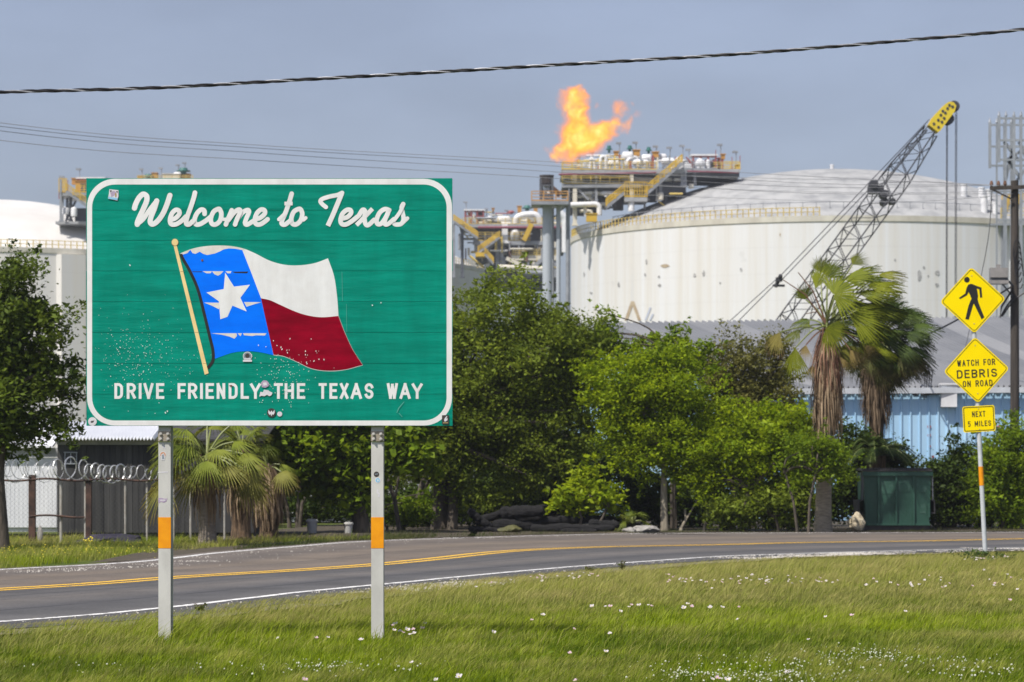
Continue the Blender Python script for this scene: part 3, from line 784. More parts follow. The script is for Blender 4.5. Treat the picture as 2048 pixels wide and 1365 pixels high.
# ---------------------------------------------------------------- process platforms on the tanks
class Plant:
    """collects named parts of one steel platform; every coordinate is a photo point at a distance"""
    def __init__(s, root, conv, k=.66): s.root, s.c, s.k = root, conv, k
    def p(s, x, y, D): return P(*s.c(x, y), D)
    def clutter(s, x0, x1, y0, y1, D, dep, n, g, ms, w=(.08, .2)):
        """thin tubes, ladders and small lines that fill the bays of the steelwork"""
        for i in range(n):
            x, y, d = g.uniform(x0, x1), g.uniform(y0, y1), D + g.uniform(0, dep); t = g.random(); L = g.uniform(.15, .5)
            q = (x, min(y1, y + (y1 - y0) * L)) if t < .45 else (min(x1, x + (x1 - x0) * L * .5), y) if t < .85 else (min(x1, x + (y1 - y0) * L), min(y1, y + (y1 - y0) * L))
            mb = MB(); mb.tube([s.p(x, y, d), s.p(*q, d)], g.uniform(*w), 5); mb.build('scaffold_tube', g.choice(ms), s.root)
    def deck(s, x0, x1, y, D0, D1, th=.5, m=None, name='deck', y1=None):
        a, b = s.p(x0, y, D0), s.p(x1, y if y1 is None else y1, D0)
        c, d = a + (a - Vector((0, 0, EYE))) * 0, None
        mb = MB()
        mb.hexa([a - Vector((0, 0, th)), b - Vector((0, 0, th)), b + Vector((0, D1 - D0, -th)), a + Vector((0, D1 - D0, -th)), a, b, b + Vector((0, D1 - D0, 0)), a + Vector((0, D1 - D0, 0))])
        return mb.build(name, m or M_steel, s.root)
    def column(s, x, y0, y1, D, w=.5, m=None, name='column'):
        a, b = s.p(x, y0, D), s.p(x, y1, D); w *= .72
        mb = MB(); mb.box(a.x - w / 2, a.x + w / 2, D - w / 2, D + w / 2, b.z, a.z)
        mb.box(a.x - w * .75, a.x + w * .75, D - w * .75, D + w * .75, b.z, b.z + .25)
        return mb.build(name, m or M_steel, s.root)
    def brace(s, x0, y0, x1, y1, D, w=.3, m=None, name='brace'):
        mb = MB(); mb.beam(s.p(x0, y0, D), s.p(x1, y1, D), w); return mb.build(name, m or M_steel, s.root)
    def rail(s, x0, x1, y, D0, D1=None, h=1.15, n=None, m=None):
        D1 = D1 or D0
        a, b = s.p(x0, y, D0), s.p(x1, y, D1); b.z = a.z
        n = n or max(2, int((b - a).length / 1.3)); mb = MB()
        for t in (.4, .75, 1): mb.beam(a + Vector((0, 0, h * t)), b + Vector((0, 0, h * t)), .09)
        mb.box(min(a.x, b.x), max(a.x, b.x), D0 - .03, D0 + .03, a.z, a.z + .16) if abs(D1 - D0) < .1 else None
        for i in range(n + 1):
            q = a.lerp(b, i / n); mb.beam(q, q + Vector((0, 0, h)), .13)
        return mb.build('railing', m or M_rail, s.root)
    def stair(s, x0, y0, x1, y1, D, w=1.4, m=None):
        a, b = s.p(x0, y0, D), s.p(x1, y1, D); mb = MB(); n = max(6, int(abs(b.z - a.z) / .25))
        for i in range(n):
            q = a.lerp(b, (i + .5) / n); mb.box(q.x - .18, q.x + .18, D, D + w, q.z - .03, q.z + .03)
        t = mb.build('stair', M_steel, s.root)
        mb = MB()
        for y in (0, w): mb.beam(a + Vector((0, y, -.15)), b + Vector((0, y, -.15)), .12, .42)
        mb.build('stringer', M_steel, t)
        mb = MB()
        for y in (-.06, w + .06):
            for h in (.35, .72, 1.1): mb.beam(a + Vector((0, y, h)), b + Vector((0, y, h)), .16 if h > 1 else .12)
            for i in range(n // 3 + 1):
                q = a.lerp(b, i / (n // 3)) + Vector((0, y, 0)); mb.beam(q, q + Vector((0, 0, 1.1)), .13)
        mb.build('handrail', m or M_ylw, t)
        return t
    def pipe(s, pts, r, m=None, name='pipe', n=10):
        r *= s.k; q = [s.p(*p) for p in pts]; out = [q[0]]
        for i in range(1, len(q) - 1):      # rounded elbows
            e = min(2.2 * r + .2, (q[i] - q[i - 1]).length / 2, (q[i + 1] - q[i]).length / 2)
            u, v = (q[i - 1] - q[i]).normalized() * e, (q[i + 1] - q[i]).normalized() * e
            out += [q[i] + u * (1 - t) ** 2 + v * t * t for t in (0, .25, .5, .75, 1)]
        out.append(q[-1])
        mb = MB(); mb.tube(out, r, n); return mb.build(name, m or M_wpipe, s.root, smooth=True)
    def vessel(s, x0, x1, y, D, r, m=None):
        a, b = s.p(x0, y, D), s.p(x1, y, D); L = b - a
        r *= s.k
        prof = [(0, .05), (.04, .55), (.1, .85), (.18, 1), (.5, 1), (.82, 1), (.9, .85), (.96, .55), (1, .05)]
        mb = MB(); mb.tube([a + L * t for t, _ in prof], [r * k for _, k in prof], 14)
        for t in (.3, .7): q = a + L * t; mb.box(q.x - .2, q.x + .2, D - r * .7, D + r * .7, q.z - r * 1.35, q.z - r * .8)
        return mb.build('vessel', m or M_wpipe, s.root, smooth=True)
    def bulb(s, x, y0, y1, D, r, m=None, name='nozzle'):
        a, b = s.p(x, y0, D), s.p(x, y1, D); h = a.z - b.z; r *= s.k
        mb = MB(); mb.tube([b, b + Vector((0, 0, h * .75)), b + Vector((0, 0, h * .92)), a], [r, r, r * .8, r * .3], 14); return mb.build(name, m or M_wpipe, s.root, smooth=True)
    def block(s, x0, x1, y0, y1, D, dep, m, name='equipment_box'):
        a, b = s.p(x0, y0, D), s.p(x1, y1, D); mb = MB()
        mb.box(a.x, b.x, D, D + dep, b.z, a.z); mb.box(a.x - .12, b.x + .12, D - .12, D + dep + .12, a.z, a.z + .12)
        return mb.build(name, m, s.root)
    def valve(s, x, y0, y1, D, m=None, r=.42):
        a, b = s.p(x, y0, D), s.p(x, y1, D); mb = MB(); h = a.z - b.z
        mb.cyl(b, b + Vector((0, 0, h * .5)), r * .45, 8); mb.cyl(b + Vector((0, 0, h * .42)), b + Vector((0, 0, h * .55)), r * 1.15, 10); mb.cyl(b + Vector((0, 0, h * .55)), a, r * .8, 10, r * .6)
        return mb.build('valve_actuator', m or M_grn, s.root)
    def lamp(s, x, y0, y1, D, r=.07):
        a, b = s.p(x, y0, D), s.p(x, y1, D); mb = MB(); mb.cyl(b, a, r, 6)
        mb.box(a.x - .55, a.x + .25, D - .25, D + .25, a.z - .1, a.z + .18)
        return mb.build('lamp_post', M_steel, s.root)
    def shelter(s, x0, x1, y0, y1, D, dep):
        a, b = s.p(x0, y0, D), s.p(x1, y1, D); mb = MB()
        mb.hexa([(a.x - .3, D - .3, a.z - .35), (b.x + .3, D - .3, a.z - .35), (b.x + .3, D + dep, a.z - .05), (a.x - .3, D + dep, a.z - .05),
                 (a.x - .3, D - .3, a.z - .1), (b.x + .3, D - .3, a.z - .1), (b.x + .3, D + dep, a.z + .25), (a.x - .3, D + dep, a.z + .25)])
        o = mb.build('shelter_roof', M_wpipe, s.root)
        mb = MB(); n = 4
        for i in range(n):
            x = a.x + (b.x - a.x) * i / (n - 1)
            for y in (D, D + dep - .4): mb.beam((x, y, b.z), (x, y, a.z - .34), .28)
        for t in (.5, .8): mb.beam((a.x, D, b.z + (a.z - b.z) * t), (b.x, D, b.z + (a.z - b.z) * t), .18)
        mb.build('shelter_frame', M_red, o)
        return o
# A: the pump platform on the big tank
zA = lambda x, y: (1060 + x / 4.55, 160 + y / 4.55)
A = thing('process_platform', 'steel process platform with white pipes on the big tank, right of the flare', 'industrial platform', P(1290, 949, 418) - Vector((0, 0, EYE)))
pa = Plant(A, zA); DA = 418
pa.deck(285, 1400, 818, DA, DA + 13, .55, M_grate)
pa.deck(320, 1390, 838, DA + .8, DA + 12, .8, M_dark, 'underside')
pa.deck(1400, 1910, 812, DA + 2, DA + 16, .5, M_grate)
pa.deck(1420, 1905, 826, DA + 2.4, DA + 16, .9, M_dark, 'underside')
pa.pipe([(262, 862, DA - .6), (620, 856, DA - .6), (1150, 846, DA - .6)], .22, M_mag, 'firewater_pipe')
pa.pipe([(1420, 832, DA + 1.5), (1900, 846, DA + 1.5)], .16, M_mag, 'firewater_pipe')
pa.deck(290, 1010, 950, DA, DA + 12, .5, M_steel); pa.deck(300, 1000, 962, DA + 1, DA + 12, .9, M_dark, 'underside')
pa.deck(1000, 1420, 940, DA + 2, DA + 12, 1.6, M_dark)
pa.rail(290, 560, 818, DA); pa.rail(560, 1150, 818, DA + .1); pa.rail(292, 900, 946, DA); pa.rail(1660, 1910, 822, DA + 2.2); pa.rail(1400, 1660, 814, DA + 2.2, m=M_steel)
pa.rail(300, 560, 812, DA + 10); pa.rail(1660, 1905, 812, DA + 12)
for x, y0, y1, m, w in ((362, 850, 1180, M_dark, .7), (408, 866, 1330, M_cpipe, .85), (602, 850, 1120, M_steel, .5), (925, 850, 1100, M_cpipe, .75), (1188, 838, 1035, M_steel, .55), (1385, 800, 975, M_steel, .6), (1414, 800, 975, M_steel, .5), (1300, 838, 1010, M_dark, .5), (760, 850, 1170, M_dark, .6), (1070, 950, 1100, M_dark, .6), (1500, 850, 960, M_dark, .5), (480, 970, 1240, M_dark, .6)):
    pa.column(x, y0, y1, DA + (2 if m is M_dark else .4), w, m)
pa.brace(430, 985, 535, 1095, DA + .5); pa.brace(610, 975, 560, 1080, DA + 1); pa.brace(1050, 850, 940, 950, DA + 3, .25, M_dark); pa.brace(1200, 850, 1290, 960, DA + 3, .25, M_dark); pa.brace(640, 870, 740, 950, DA + 4, .25, M_dark)
pa.stair(695, 1150, 865, 1015, DA - 1); pa.stair(1060, 1030, 1385, 748, DA - 1)
pa.deck(860, 1068, 1070, DA - 1.2, DA + 4, .6, M_grate, 'landing'); pa.rail(862, 1066, 1066, DA - 1.1, h=2.2, m=M_ylw, n=9)
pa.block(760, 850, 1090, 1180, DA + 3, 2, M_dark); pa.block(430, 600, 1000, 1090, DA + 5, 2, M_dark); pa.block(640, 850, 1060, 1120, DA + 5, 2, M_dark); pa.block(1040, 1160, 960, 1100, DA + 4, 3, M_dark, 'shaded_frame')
pa.vessel(465, 850, 1022, DA + 1.5, .75); pa.vessel(830, 1130, 905, DA + 2, .9); pa.vessel(1120, 1375, 895, DA + 2.5, .9); pa.vessel(640, 800, 1035, DA + .8, .55)
pa.pipe([(370, 1140, DA - .5), (600, 1132, DA - .5), (630, 1150, DA - .5), (630, 1235, DA - .5)], .62); pa.pipe([(500, 1150, DA), (505, 1240, DA)], .4)
pa.bulb(921, 1095, 1196, DA - .5, .72); pa.bulb(1188, 1022, 1092, DA, .7, M_cpipe); pa.bulb(1466, 945, 990, DA + 1, .6, M_cpipe)
pa.block(512, 610, 1222, 1290, DA - 2, 1, M_ylw, 'gate_panel')
for i, x in enumerate(range(372, 900, 44)):      # the packed lattice under the second deck
    pa.column(x, 985, 1235 if x < 660 else 1185 - (x - 660) * .25, DA + (3, 6, 9)[i % 3], (.42, .3, .5)[i % 3], (M_dark, M_steel, M_dark, M_cpipe)[i % 4], 'frame_post')
    if i < 11: pa.brace(x, (1090, 1000, 1160)[i % 3], x + 44, (1000, 1090, 1080)[i % 3], DA + 5, .2, (M_steel, M_dark)[i % 2])
for y, x1 in ((1030, 900), (1075, 880), (1120, 860), (1165, 700), (1205, 640)): pa.brace(365, y, x1, y + 2, DA + 7, .4, M_dark, 'frame_beam'); pa.brace(372, y - 18, x1 - 60, y - 17, DA + 3.5, .22, M_steel, 'frame_beam')
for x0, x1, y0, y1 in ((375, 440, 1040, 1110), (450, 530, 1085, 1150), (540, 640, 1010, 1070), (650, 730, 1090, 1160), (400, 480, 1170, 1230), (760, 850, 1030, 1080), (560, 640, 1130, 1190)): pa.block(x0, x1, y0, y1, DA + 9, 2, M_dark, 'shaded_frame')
pa.pipe([(380, 1060, DA + 2), (560, 1062, DA + 2), (575, 1130, DA + 2), (700, 1132, DA + 2)], .45); pa.pipe([(450, 1195, DA + 1), (560, 1195, DA + 1), (566, 1250, DA + 1)], .4, M_cpipe)
# equipment on the top deck
pa.pipe([(642, 812, DA + 1), (645, 700, DA + 1), (690, 696, DA + 1), (694, 812, DA + 1)], .42); pa.pipe([(545, 812, DA + 2), (556, 700, DA + 2), (585, 745, DA + 2), (590, 812, DA + 2)], .34)
pa.vessel(832, 945, 700, DA + 3, 1.15); pa.vessel(1010, 1110, 715, DA + 4, .9); pa.vessel(1190, 1320, 745, DA + 3, .85); pa.vessel(700, 820, 760, DA + 4, .7); pa.vessel(930, 1090, 755, DA + 2, .7); pa.vessel(1110, 1250, 705, DA + 7, .8)
pa.pipe([(880, 812, DA + 2), (882, 730, DA + 2), (960, 700, DA + 3), (985, 740, DA + 3), (990, 812, DA + 3)], .4); pa.pipe([(1330, 810, DA + 3), (1335, 715, DA + 3), (1380, 710, DA + 3), (1385, 800, DA + 3)], .35)
for x, y0, y1 in ((720, 600, 665), (908, 598, 655), (1080, 612, 672)): pa.valve(x, y0, y1, DA + 5); pa.pipe([(x, y1 - 4, DA + 5), (x, 812, DA + 5)], .16, M_wpipe, n=8)
for x0, x1, y0, y1 in ((940, 1000, 642, 690), (1115, 1170, 660, 705), (765, 805, 655, 690), (430, 452, 735, 812)): pa.block(x0, x1, y0, y1, DA + 5, 1, M_org)
for x, y0, y1, w, m in ((625, 780, 830, .5, M_red), (912, 740, 825, .55, M_red), (1118, 690, 825, .5, M_red), (770, 690, 812, .3, M_rail), (1010, 690, 812, .3, M_steel), (1160, 705, 812, .35, M_cpipe), (815, 685, 812, .3, M_red), (1060, 740, 812, .3, M_steel), (1270, 690, 812, .3, M_steel)): pa.column(x, y0, y1, DA + 1.4, w, m, 'deck_post')
pa.shelter(1485, 1690, 672, 812, DA + 5, 5); pa.vessel(1500, 1600, 765, DA + 4, .8); pa.bulb(1545, 715, 812, DA + 4.5, .7); pa.bulb(1620, 725, 812, DA + 4.5, .5); pa.block(1400, 1470, 735, 800, DA + 4, 2, M_wpipe); pa.block(1640, 1700, 745, 812, DA + 7, 2, M_dark)
pa.block(1710, 1760, 715, 812, DA + 8, 1, M_red, 'pipe_rack'); pa.block(1740, 1775, 680, 720, DA + 6, 1, M_org); pa.block(1880, 1906, 775, 820, DA + 3, 3, M_ylw)
for x, y0 in ((1275, 622), (1392, 605), (1448, 640), (1735, 596), (1875, 660), (815, 580), (965, 575), (1150, 610), (570, 660), (448, 700)): pa.lamp(x, y0, 812, DA + 6)
for x, y0 in ((1838, 700), (1912, 690), (1690, 640)): pa.column(x, y0, 815, DA + 3, .14, M_red, 'mast')
rr = random.Random(5)
for i in range(26):      # small pipework in the shade between decks and on top
    x = rr.uniform(330, 1380); lv = rr.choice((0, 0, 1))
    y = rr.uniform(715, 805) if lv else rr.uniform(880, 940)
    w = rr.uniform(30, 130)
    pa.pipe([(x, y, DA + rr.uniform(2, 9)), (x + w, y + rr.uniform(-3, 3), DA + rr.uniform(2, 9))], rr.uniform(.10, .3), rr.choice((M_wpipe, M_steel, M_wpipe, M_cpipe)), 'pipework', 8)
pa.clutter(300, 1390, 868, 1180, DA - .5, 9, 46, rr, (M_steel, M_cpipe, M_dark, M_steel, M_wpipe, M_rail)); pa.clutter(330, 1700, 690, 812, DA + 1, 9, 44, rr, (M_steel, M_cpipe, M_wpipe, M_red, M_wpipe, M_rail), (.06, .16))
# B: platform beside the sign's right edge
zB = lambda x, y: (860 + x / 5.1125, 380 + y / 5.1125)
B = thing('process_platform', 'lower steel process platform with yellow stairs, just right of the welcome sign', 'industrial platform', P(1010, 949, 553) - Vector((0, 0, EYE)))
pb = Plant(B, zB, .5); DB = 552
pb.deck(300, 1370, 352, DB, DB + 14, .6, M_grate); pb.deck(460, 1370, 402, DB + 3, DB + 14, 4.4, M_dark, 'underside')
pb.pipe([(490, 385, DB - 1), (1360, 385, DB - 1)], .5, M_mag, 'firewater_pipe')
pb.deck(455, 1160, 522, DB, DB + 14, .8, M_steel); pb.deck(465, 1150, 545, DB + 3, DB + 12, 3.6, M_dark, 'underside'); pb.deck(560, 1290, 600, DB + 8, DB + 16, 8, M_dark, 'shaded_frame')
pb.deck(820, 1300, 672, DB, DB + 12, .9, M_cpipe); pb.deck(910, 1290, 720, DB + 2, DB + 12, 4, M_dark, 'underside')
pb.rail(330, 620, 350, DB); pb.rail(490, 1010, 520, DB, h=1.6); pb.rail(840, 1290, 668, DB); pb.rail(620, 1370, 350, DB + .2)
pb.stair(240, 312, 490, 488, DB - 2, 2); pb.stair(490, 640, 712, 480, DB - 2.5, 2); pb.stair(560, 650, 650, 750, DB - 4, 2)
pb.deck(465, 560, 640, DB - 3, DB + 2, .8, M_ylw, 'landing')
for x, y0, y1, w, m in ((455, 350, 560, .7, M_steel), (690, 545, 830, 1.0, M_steel), (735, 545, 830, 1.0, M_steel), (765, 350, 550, 1.6, M_wpipe), (1012, 300, 560, .7, M_ylw), (860, 545, 830, .8, M_dark), (1060, 690, 790, .8, M_cpipe), (1160, 490, 620, .7, M_org), (1280, 600, 900, .8, M_steel), (480, 545, 700, .6, M_steel), (1100, 545, 700, .6, M_steel), (950, 545, 720, .6, M_steel), (240, 350, 900, .8, M_steel), (330, 360, 900, .8, M_dark), (600, 690, 900, .8, M_steel), (760, 690, 900, .8, M_steel), (1010, 690, 900, .8, M_steel)): pb.column(x, y0, y1, DB + .5, w, m)
pb.brace(960, 520, 1040, 350, DB - 1, .9, M_ylw); pb.brace(780, 700, 1000, 800, DB - 1, .7, M_cpipe); pb.brace(1180, 690, 1040, 800, DB - 1, .7, M_steel); pb.brace(650, 560, 560, 640, DB, .5); pb.brace(800, 540, 900, 650, DB + 1, .5, M_steel)
pb.bulb(870, 400, 520, DB + 1, 1.9); pb.bulb(500, 640, 700, DB + 1, 1.2)
pb.pipe([(870, 350, DB + 2), (885, 280, DB + 2), (960, 255, DB + 2), (1100, 250, DB + 2), (1130, 350, DB + 2)], 1.3); pb.pipe([(1330, 235, DB - 6), (1385, 290, DB - 6), (1385, 640, DB - 6)], 1.5); pb.pipe([(1300, 235, DB - 6), (1340, 238, DB - 6)], 1.5)
pb.vessel(680, 830, 310, DB + 2, 1.6); pb.vessel(520, 640, 300, DB + 5, 1.3); pb.shelter(360, 545, 195, 345, DB + 3, 6); pb.block(390, 430, 240, 340, DB + 4, 2, M_org); pb.block(470, 540, 230, 340, DB + 4, 2, M_dark)
for x0, x1, y0, y1 in ((895, 935, 170, 230), (635, 655, 190, 215), (1060, 1100, 130, 230)): pb.block(x0, x1, y0, y1, DB + 5, 2, M_org); pb.pipe([((x0 + x1) / 2, y1, DB + 6), ((x0 + x1) / 2, 350, DB + 6)], .4, M_steel)
pb.valve(993, 160, 215, DB + 4, r=.9); pb.valve(830, 215, 250, DB + 4, M_red, .8); pb.pipe([(993, 212, DB + 4), (993, 350, DB + 4)], .35)
for x, y0 in ((370, 130), (790, 215), (580, 200)): pb.lamp(x, y0, 350, DB + 6, .12)
for i in range(22):
    x = rr.uniform(500, 1200); y = rr.choice((rr.uniform(420, 500), rr.uniform(560, 650), rr.uniform(690, 780), rr.uniform(280, 345)))
    pb.pipe([(x, y, DB + rr.uniform(0, 3)), (x + rr.uniform(40, 160), y + rr.uniform(-8, 8), DB + rr.uniform(0, 3))], rr.uniform(.25, .6), rr.choice((M_wpipe, M_steel, M_cpipe, M_wpipe)), 'pipework', 8)
for i in range(9):
    x = rr.uniform(560, 1230); y = rr.uniform(560, 780); pb.bulb(x, y, y + rr.uniform(30, 60), DB + rr.uniform(0, 2), rr.uniform(.5, 1.0), rr.choice((M_wpipe, M_cpipe, M_steel)))
pb.clutter(320, 1290, 230, 352, DB, 8, 36, rr, (M_steel, M_cpipe, M_wpipe, M_red, M_rail), (.1, .22)); pb.clutter(300, 1290, 400, 800, DB - 1, 3, 60, rr, (M_steel, M_cpipe, M_steel, M_rust, M_wpipe, M_rail), (.1, .28))
pb.pipe([(700, 790, DB - 3), (1250, 812, DB - 3)], 1.0, M_cpipe); pb.pipe([(900, 850, DB - 3), (1250, 850, DB - 3)], 1.2, M_steel)
# C: platform on the left tank, mostly behind the sign
zC = lambda x, y: (x / 4.876, 320 + y / 4.876)
Cc = thing('process_platform', 'steel platform with yellow stairs on the left tank, beside the sign corner', 'industrial platform', P(180, 949, 452) - Vector((0, 0, EYE)))
pc = Plant(Cc, zC); DC = 452
pc.deck(570, 900, 318, DC, DC + 10, .5, M_grate); pc.rail(575, 650, 318, DC, h=2.2, m=M_ylw, n=6); pc.rail(740, 900, 318, DC, m=M_ylw)
pc.stair(645, 300, 850, 445, DC - 1.2, 1.6); pc.column(592, 190, 605, DC, .45); pc.column(612, 318, 610, DC + 2, .4); pc.column(690, 318, 600, DC + 3, .6, M_dark); pc.column(655, 345, 590, DC + 4, .5, M_dark)
pc.column(575, 190, 380, DC, .12, M_red, 'mast'); pc.column(662, 200, 318, DC, .12, M_red, 'mast')
pc.shelter(760, 1010, 165, 318, DC + 4, 5); pc.block(735, 850, 210, 316, DC + 3, 3, M_org); pc.block(700, 760, 185, 240, DC + 6, 1, M_org); pc.block(790, 860, 240, 316, DC + 2, 2, M_dark)
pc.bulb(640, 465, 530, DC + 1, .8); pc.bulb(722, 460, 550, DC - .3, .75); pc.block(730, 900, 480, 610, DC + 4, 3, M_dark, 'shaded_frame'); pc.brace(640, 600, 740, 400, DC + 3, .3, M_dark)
pc.brace(660, 420, 720, 560, DC + 2, .3); pc.deck(540, 900, 600, DC + 1, DC + 8, .4, M_grate); pc.lamp(776, 95, 180, DC + 4); pc.lamp(612, 170, 318, DC + 2)
# D: tops of the middle tank's platform over the sign's edge
Dd = thing('process_platform', 'yellow and green platform tops showing just over the top edge of the sign', 'industrial platform', P(330, 949, 545) - Vector((0, 0, EYE)))
pd = Plant(Dd, zC); DD = 545
pd.deck(1300, 1900, 215, DD, DD + 10, .6, M_grate); pd.column(1350, 215, 900, DD + 2, .8); pd.column(1850, 215, 900, DD + 2, .8); pd.column(1600, 215, 900, DD + 6, .8, M_dark)
pd.block(1585, 1755, 140, 205, DD + 2, 3, M_cpipe); pd.block(1480, 1530, 130, 190, DD + 3, 2, M_org); pd.block(1770, 1850, 140, 205, DD + 3, 2, M_org); pd.valve(1790, 80, 140, DD + 3, r=1.2); pd.valve(1448, 140, 190, DD + 3, r=1.0); pd.block(1345, 1390, 160, 200, DD + 4, 2, M_org)
pd.vessel(1690, 1770, 160, DD + 5, 1.2)
for x, y0 in ((1385, 95), (1575, 85), (1805, 35), (1740, 55)): pd.lamp(x, y0, 200, DD + 5, .09)
pd.rail(1340, 1880, 212, DD + .2)

# ---------------------------------------------------------------- flare stack
DF = 386
F = thing('flare_stack', 'tall flare stack of grey pipes with a rusty burner tip, below the flame', 'flare stack', P(1095, 949, DF) - Vector((0, 0, EYE)))
pf = Plant(F, zA)
def vpipe(x, y0, r, m, name, D=DF, z1=0):
    a = pf.p(x, y0, D); mb = MB(); mb.cyl((a.x, D, z1), a, r, 16); return mb.build(name, m, F, smooth=True)
M_stack = mat('pale_grey_stack', (.46, .49, .53), (.36, .39, .43), scale=.3, stretch=(1, 1, .1), rough=.6)
vpipe(158, 1040, .66, M_stack, 'stack_pipe'); vpipe(258, 1105, .30, M_stack, 'stack_pipe'); vpipe(345, 1060, .28, M_steel, 'support_leg'); vpipe(210, 1100, .14, M_steel, 'support_leg', DF + 3)
a, b = pf.p(152, 870, DF), pf.p(152, 965, DF)
mb = MB(); mb.tube([b, b + Vector((0, 0, .3)), a - Vector((0, 0, .3)), a - Vector((0, 0, .25)), a], [.8, .9, .9, 1.0, 1.0], 18)
mb.build('burner_tip', mat('scorched_burner', (.07, .05, .045), (.03, .024, .022), scale=.8, rough=.9), F, smooth=False)
a, b = pf.p(150, 960, DF), pf.p(165, 1075, DF); mb = MB(); mb.tube([b, a], [.5, .38], 16); mb.build('riser', M_wpipe, F, smooth=True)
mb = MB()
for x in (96, 112, 190, 205): mb.beam(pf.p(x, 900, DF + (1.2 if x in (112, 190) else -1.2)), pf.p(x, 1105, DF + (1.2 if x in (112, 190) else -1.2)), .3)
for y in (960, 1010, 1060):
    for d in (-1.2, 1.2): mb.beam(pf.p(96, y, DF + d), pf.p(205, y, DF + d), .16)
    for x in (98, 203): mb.beam(pf.p(x, y, DF - 1.25), pf.p(x, y, DF + 1.25), .14)
mb.build('tip_frame', M_dark, F)
mb = MB(); mb.beam(pf.p(200, 985, DF), pf.p(275, 1050, DF), .7, .7); mb.build('pilot_housing', M_rust, F)
pf.deck(12, 350, 1104, DF - 2.5, DF + 3, .45, M_steel, 'platform'); pf.rail(15, 345, 1102, DF - 2.4, h=1.3, m=M_org); pf.rail(15, 345, 1102, DF + 2.8, h=1.3, m=M_org)
pf.brace(60, 1110, 150, 1200, DF, .25); pf.brace(258, 1200, 345, 1140, DF, .25); pf.brace(160, 1270, 258, 1230, DF, .25)
# ---------------------------------------------------------------- the flame, a volume of burning gas
blobs = [(395, 600, 95, 1.0), (500, 560, 105, 1.1), (420, 500, 115, 1.2), (320, 640, 75, .9), (250, 690, 50, .8), (205, 720, 28, .6), (440, 400, 88, 1.1), (415, 300, 82, 1.05), (395, 210, 80, .9), (360, 140, 60, .7), (430, 130, 58, .7), (500, 165, 36, .5), (300, 180, 34, .42), (255, 222, 18, .3),
         (600, 500, 84, 1.0), (675, 470, 80, .92), (735, 425, 58, .75), (660, 395, 40, .55), (790, 400, 46, .6), (770, 360, 30, .42), (835, 350, 30, .45), (850, 405, 42, .55), (905, 385, 34, .45), (700, 430, 62, .8), (560, 600, 50, .7),
         (785, 245, 52, .42), (845, 300, 32, .36), (880, 415, 44, .5), (830, 385, 34, .4), (885, 460, 22, .34), (985, 318, 32, .2), (920, 235, 26, .2), (605, 235, 22, .15), (160, 800, 16, .14), (158, 840, 14, .14), (165, 620, 24, .14), (330, 760, 22, .3)]
fc = pf.p(520, 450, DF)
fl = MB()
fl.box(fc.x - 11.5, fc.x + 11.5, DF - 3.4, DF + 3.4, pf.p(0, 905, DF).z + 1.9, pf.p(0, 40, DF).z)
m = bpy.data.materials.new('burning_gas'); m.use_nodes = True; n, l = m.node_tree.nodes, m.node_tree.links; n.clear()
out = n.new('ShaderNodeOutputMaterial'); vol = n.new('ShaderNodeVolumePrincipled')
tc = n.new('ShaderNodeTexCoord')
def vnoise(scale, det, amp):
    no = n.new('ShaderNodeTexNoise'); no.inputs['Scale'].default_value = scale; no.inputs['Detail'].default_value = det
    l.new(tc.outputs['Object'], no.inputs[0])
    a = n.new('ShaderNodeVectorMath'); a.operation = 'SUBTRACT'; a.inputs[1].default_value = (.5, .5, .5); l.new(no.outputs['Color'], a.inputs[0])
    b = n.new('ShaderNodeVectorMath'); b.operation = 'SCALE'; b.inputs['Scale'].default_value = amp; l.new(a.outputs[0], b.inputs[0])
    return b.outputs[0]
w1, w2 = vnoise(.45, 3, 3.2), vnoise(1.4, 3, .85)
s1 = n.new('ShaderNodeVectorMath'); l.new(tc.outputs['Object'], s1.inputs[0]); l.new(w1, s1.inputs[1])
s2 = n.new('ShaderNodeVectorMath'); l.new(s1.outputs[0], s2.inputs[0]); l.new(w2, s2.inputs[1])
acc = None
for i, (x, y, r_, k) in enumerate(blobs):
    q = pf.p(x, y, DF) - fc; q.y = rr.uniform(-.6, .6)
    rad = r_ / 4.55 / FPX * DF * 1.5
    dn = n.new('ShaderNodeVectorMath'); dn.operation = 'DISTANCE'; dn.inputs[1].default_value = q; l.new(s2.outputs[0], dn.inputs[0])
    mr = n.new('ShaderNodeMapRange'); mr.interpolation_type = 'SMOOTHSTEP'
    mr.inputs['From Min'].default_value = rad * 1.15; mr.inputs['From Max'].default_value = rad * .25
    mr.inputs['To Min'].default_value = 0; mr.inputs['To Max'].default_value = k
    l.new(dn.outputs['Value'], mr.inputs[0])
    if acc is None: acc = mr.outputs[0]
    else:
        mx = n.new('ShaderNodeMath'); mx.operation = 'MAXIMUM'; l.new(acc, mx.inputs[0]); l.new(mr.outputs[0], mx.inputs[1]); acc = mx.outputs[0]
no = n.new('ShaderNodeTexNoise'); no.inputs['Scale'].default_value = .75; no.inputs['Detail'].default_value = 4; no.inputs['Roughness'].default_value = .6
l.new(s1.outputs[0], no.inputs[0])
nr = n.new('ShaderNodeMapRange'); nr.inputs['From Min'].default_value = .36; nr.inputs['From Max'].default_value = .62; nr.inputs['To Min'].default_value = .25; nr.inputs['To Max'].default_value = 1.15
l.new(no.outputs[0], nr.inputs[0])
pr = n.new('ShaderNodeMath'); pr.operation = 'MULTIPLY'; l.new(acc, pr.inputs[0]); l.new(nr.outputs[0], pr.inputs[1])
cr = n.new('ShaderNodeValToRGB'); e = cr.color_ramp.elements
e[0].position = 0; e[0].color = (1, .26, .04, 1); e[1].position = 1; e[1].color = (1, .82, .26, 1)
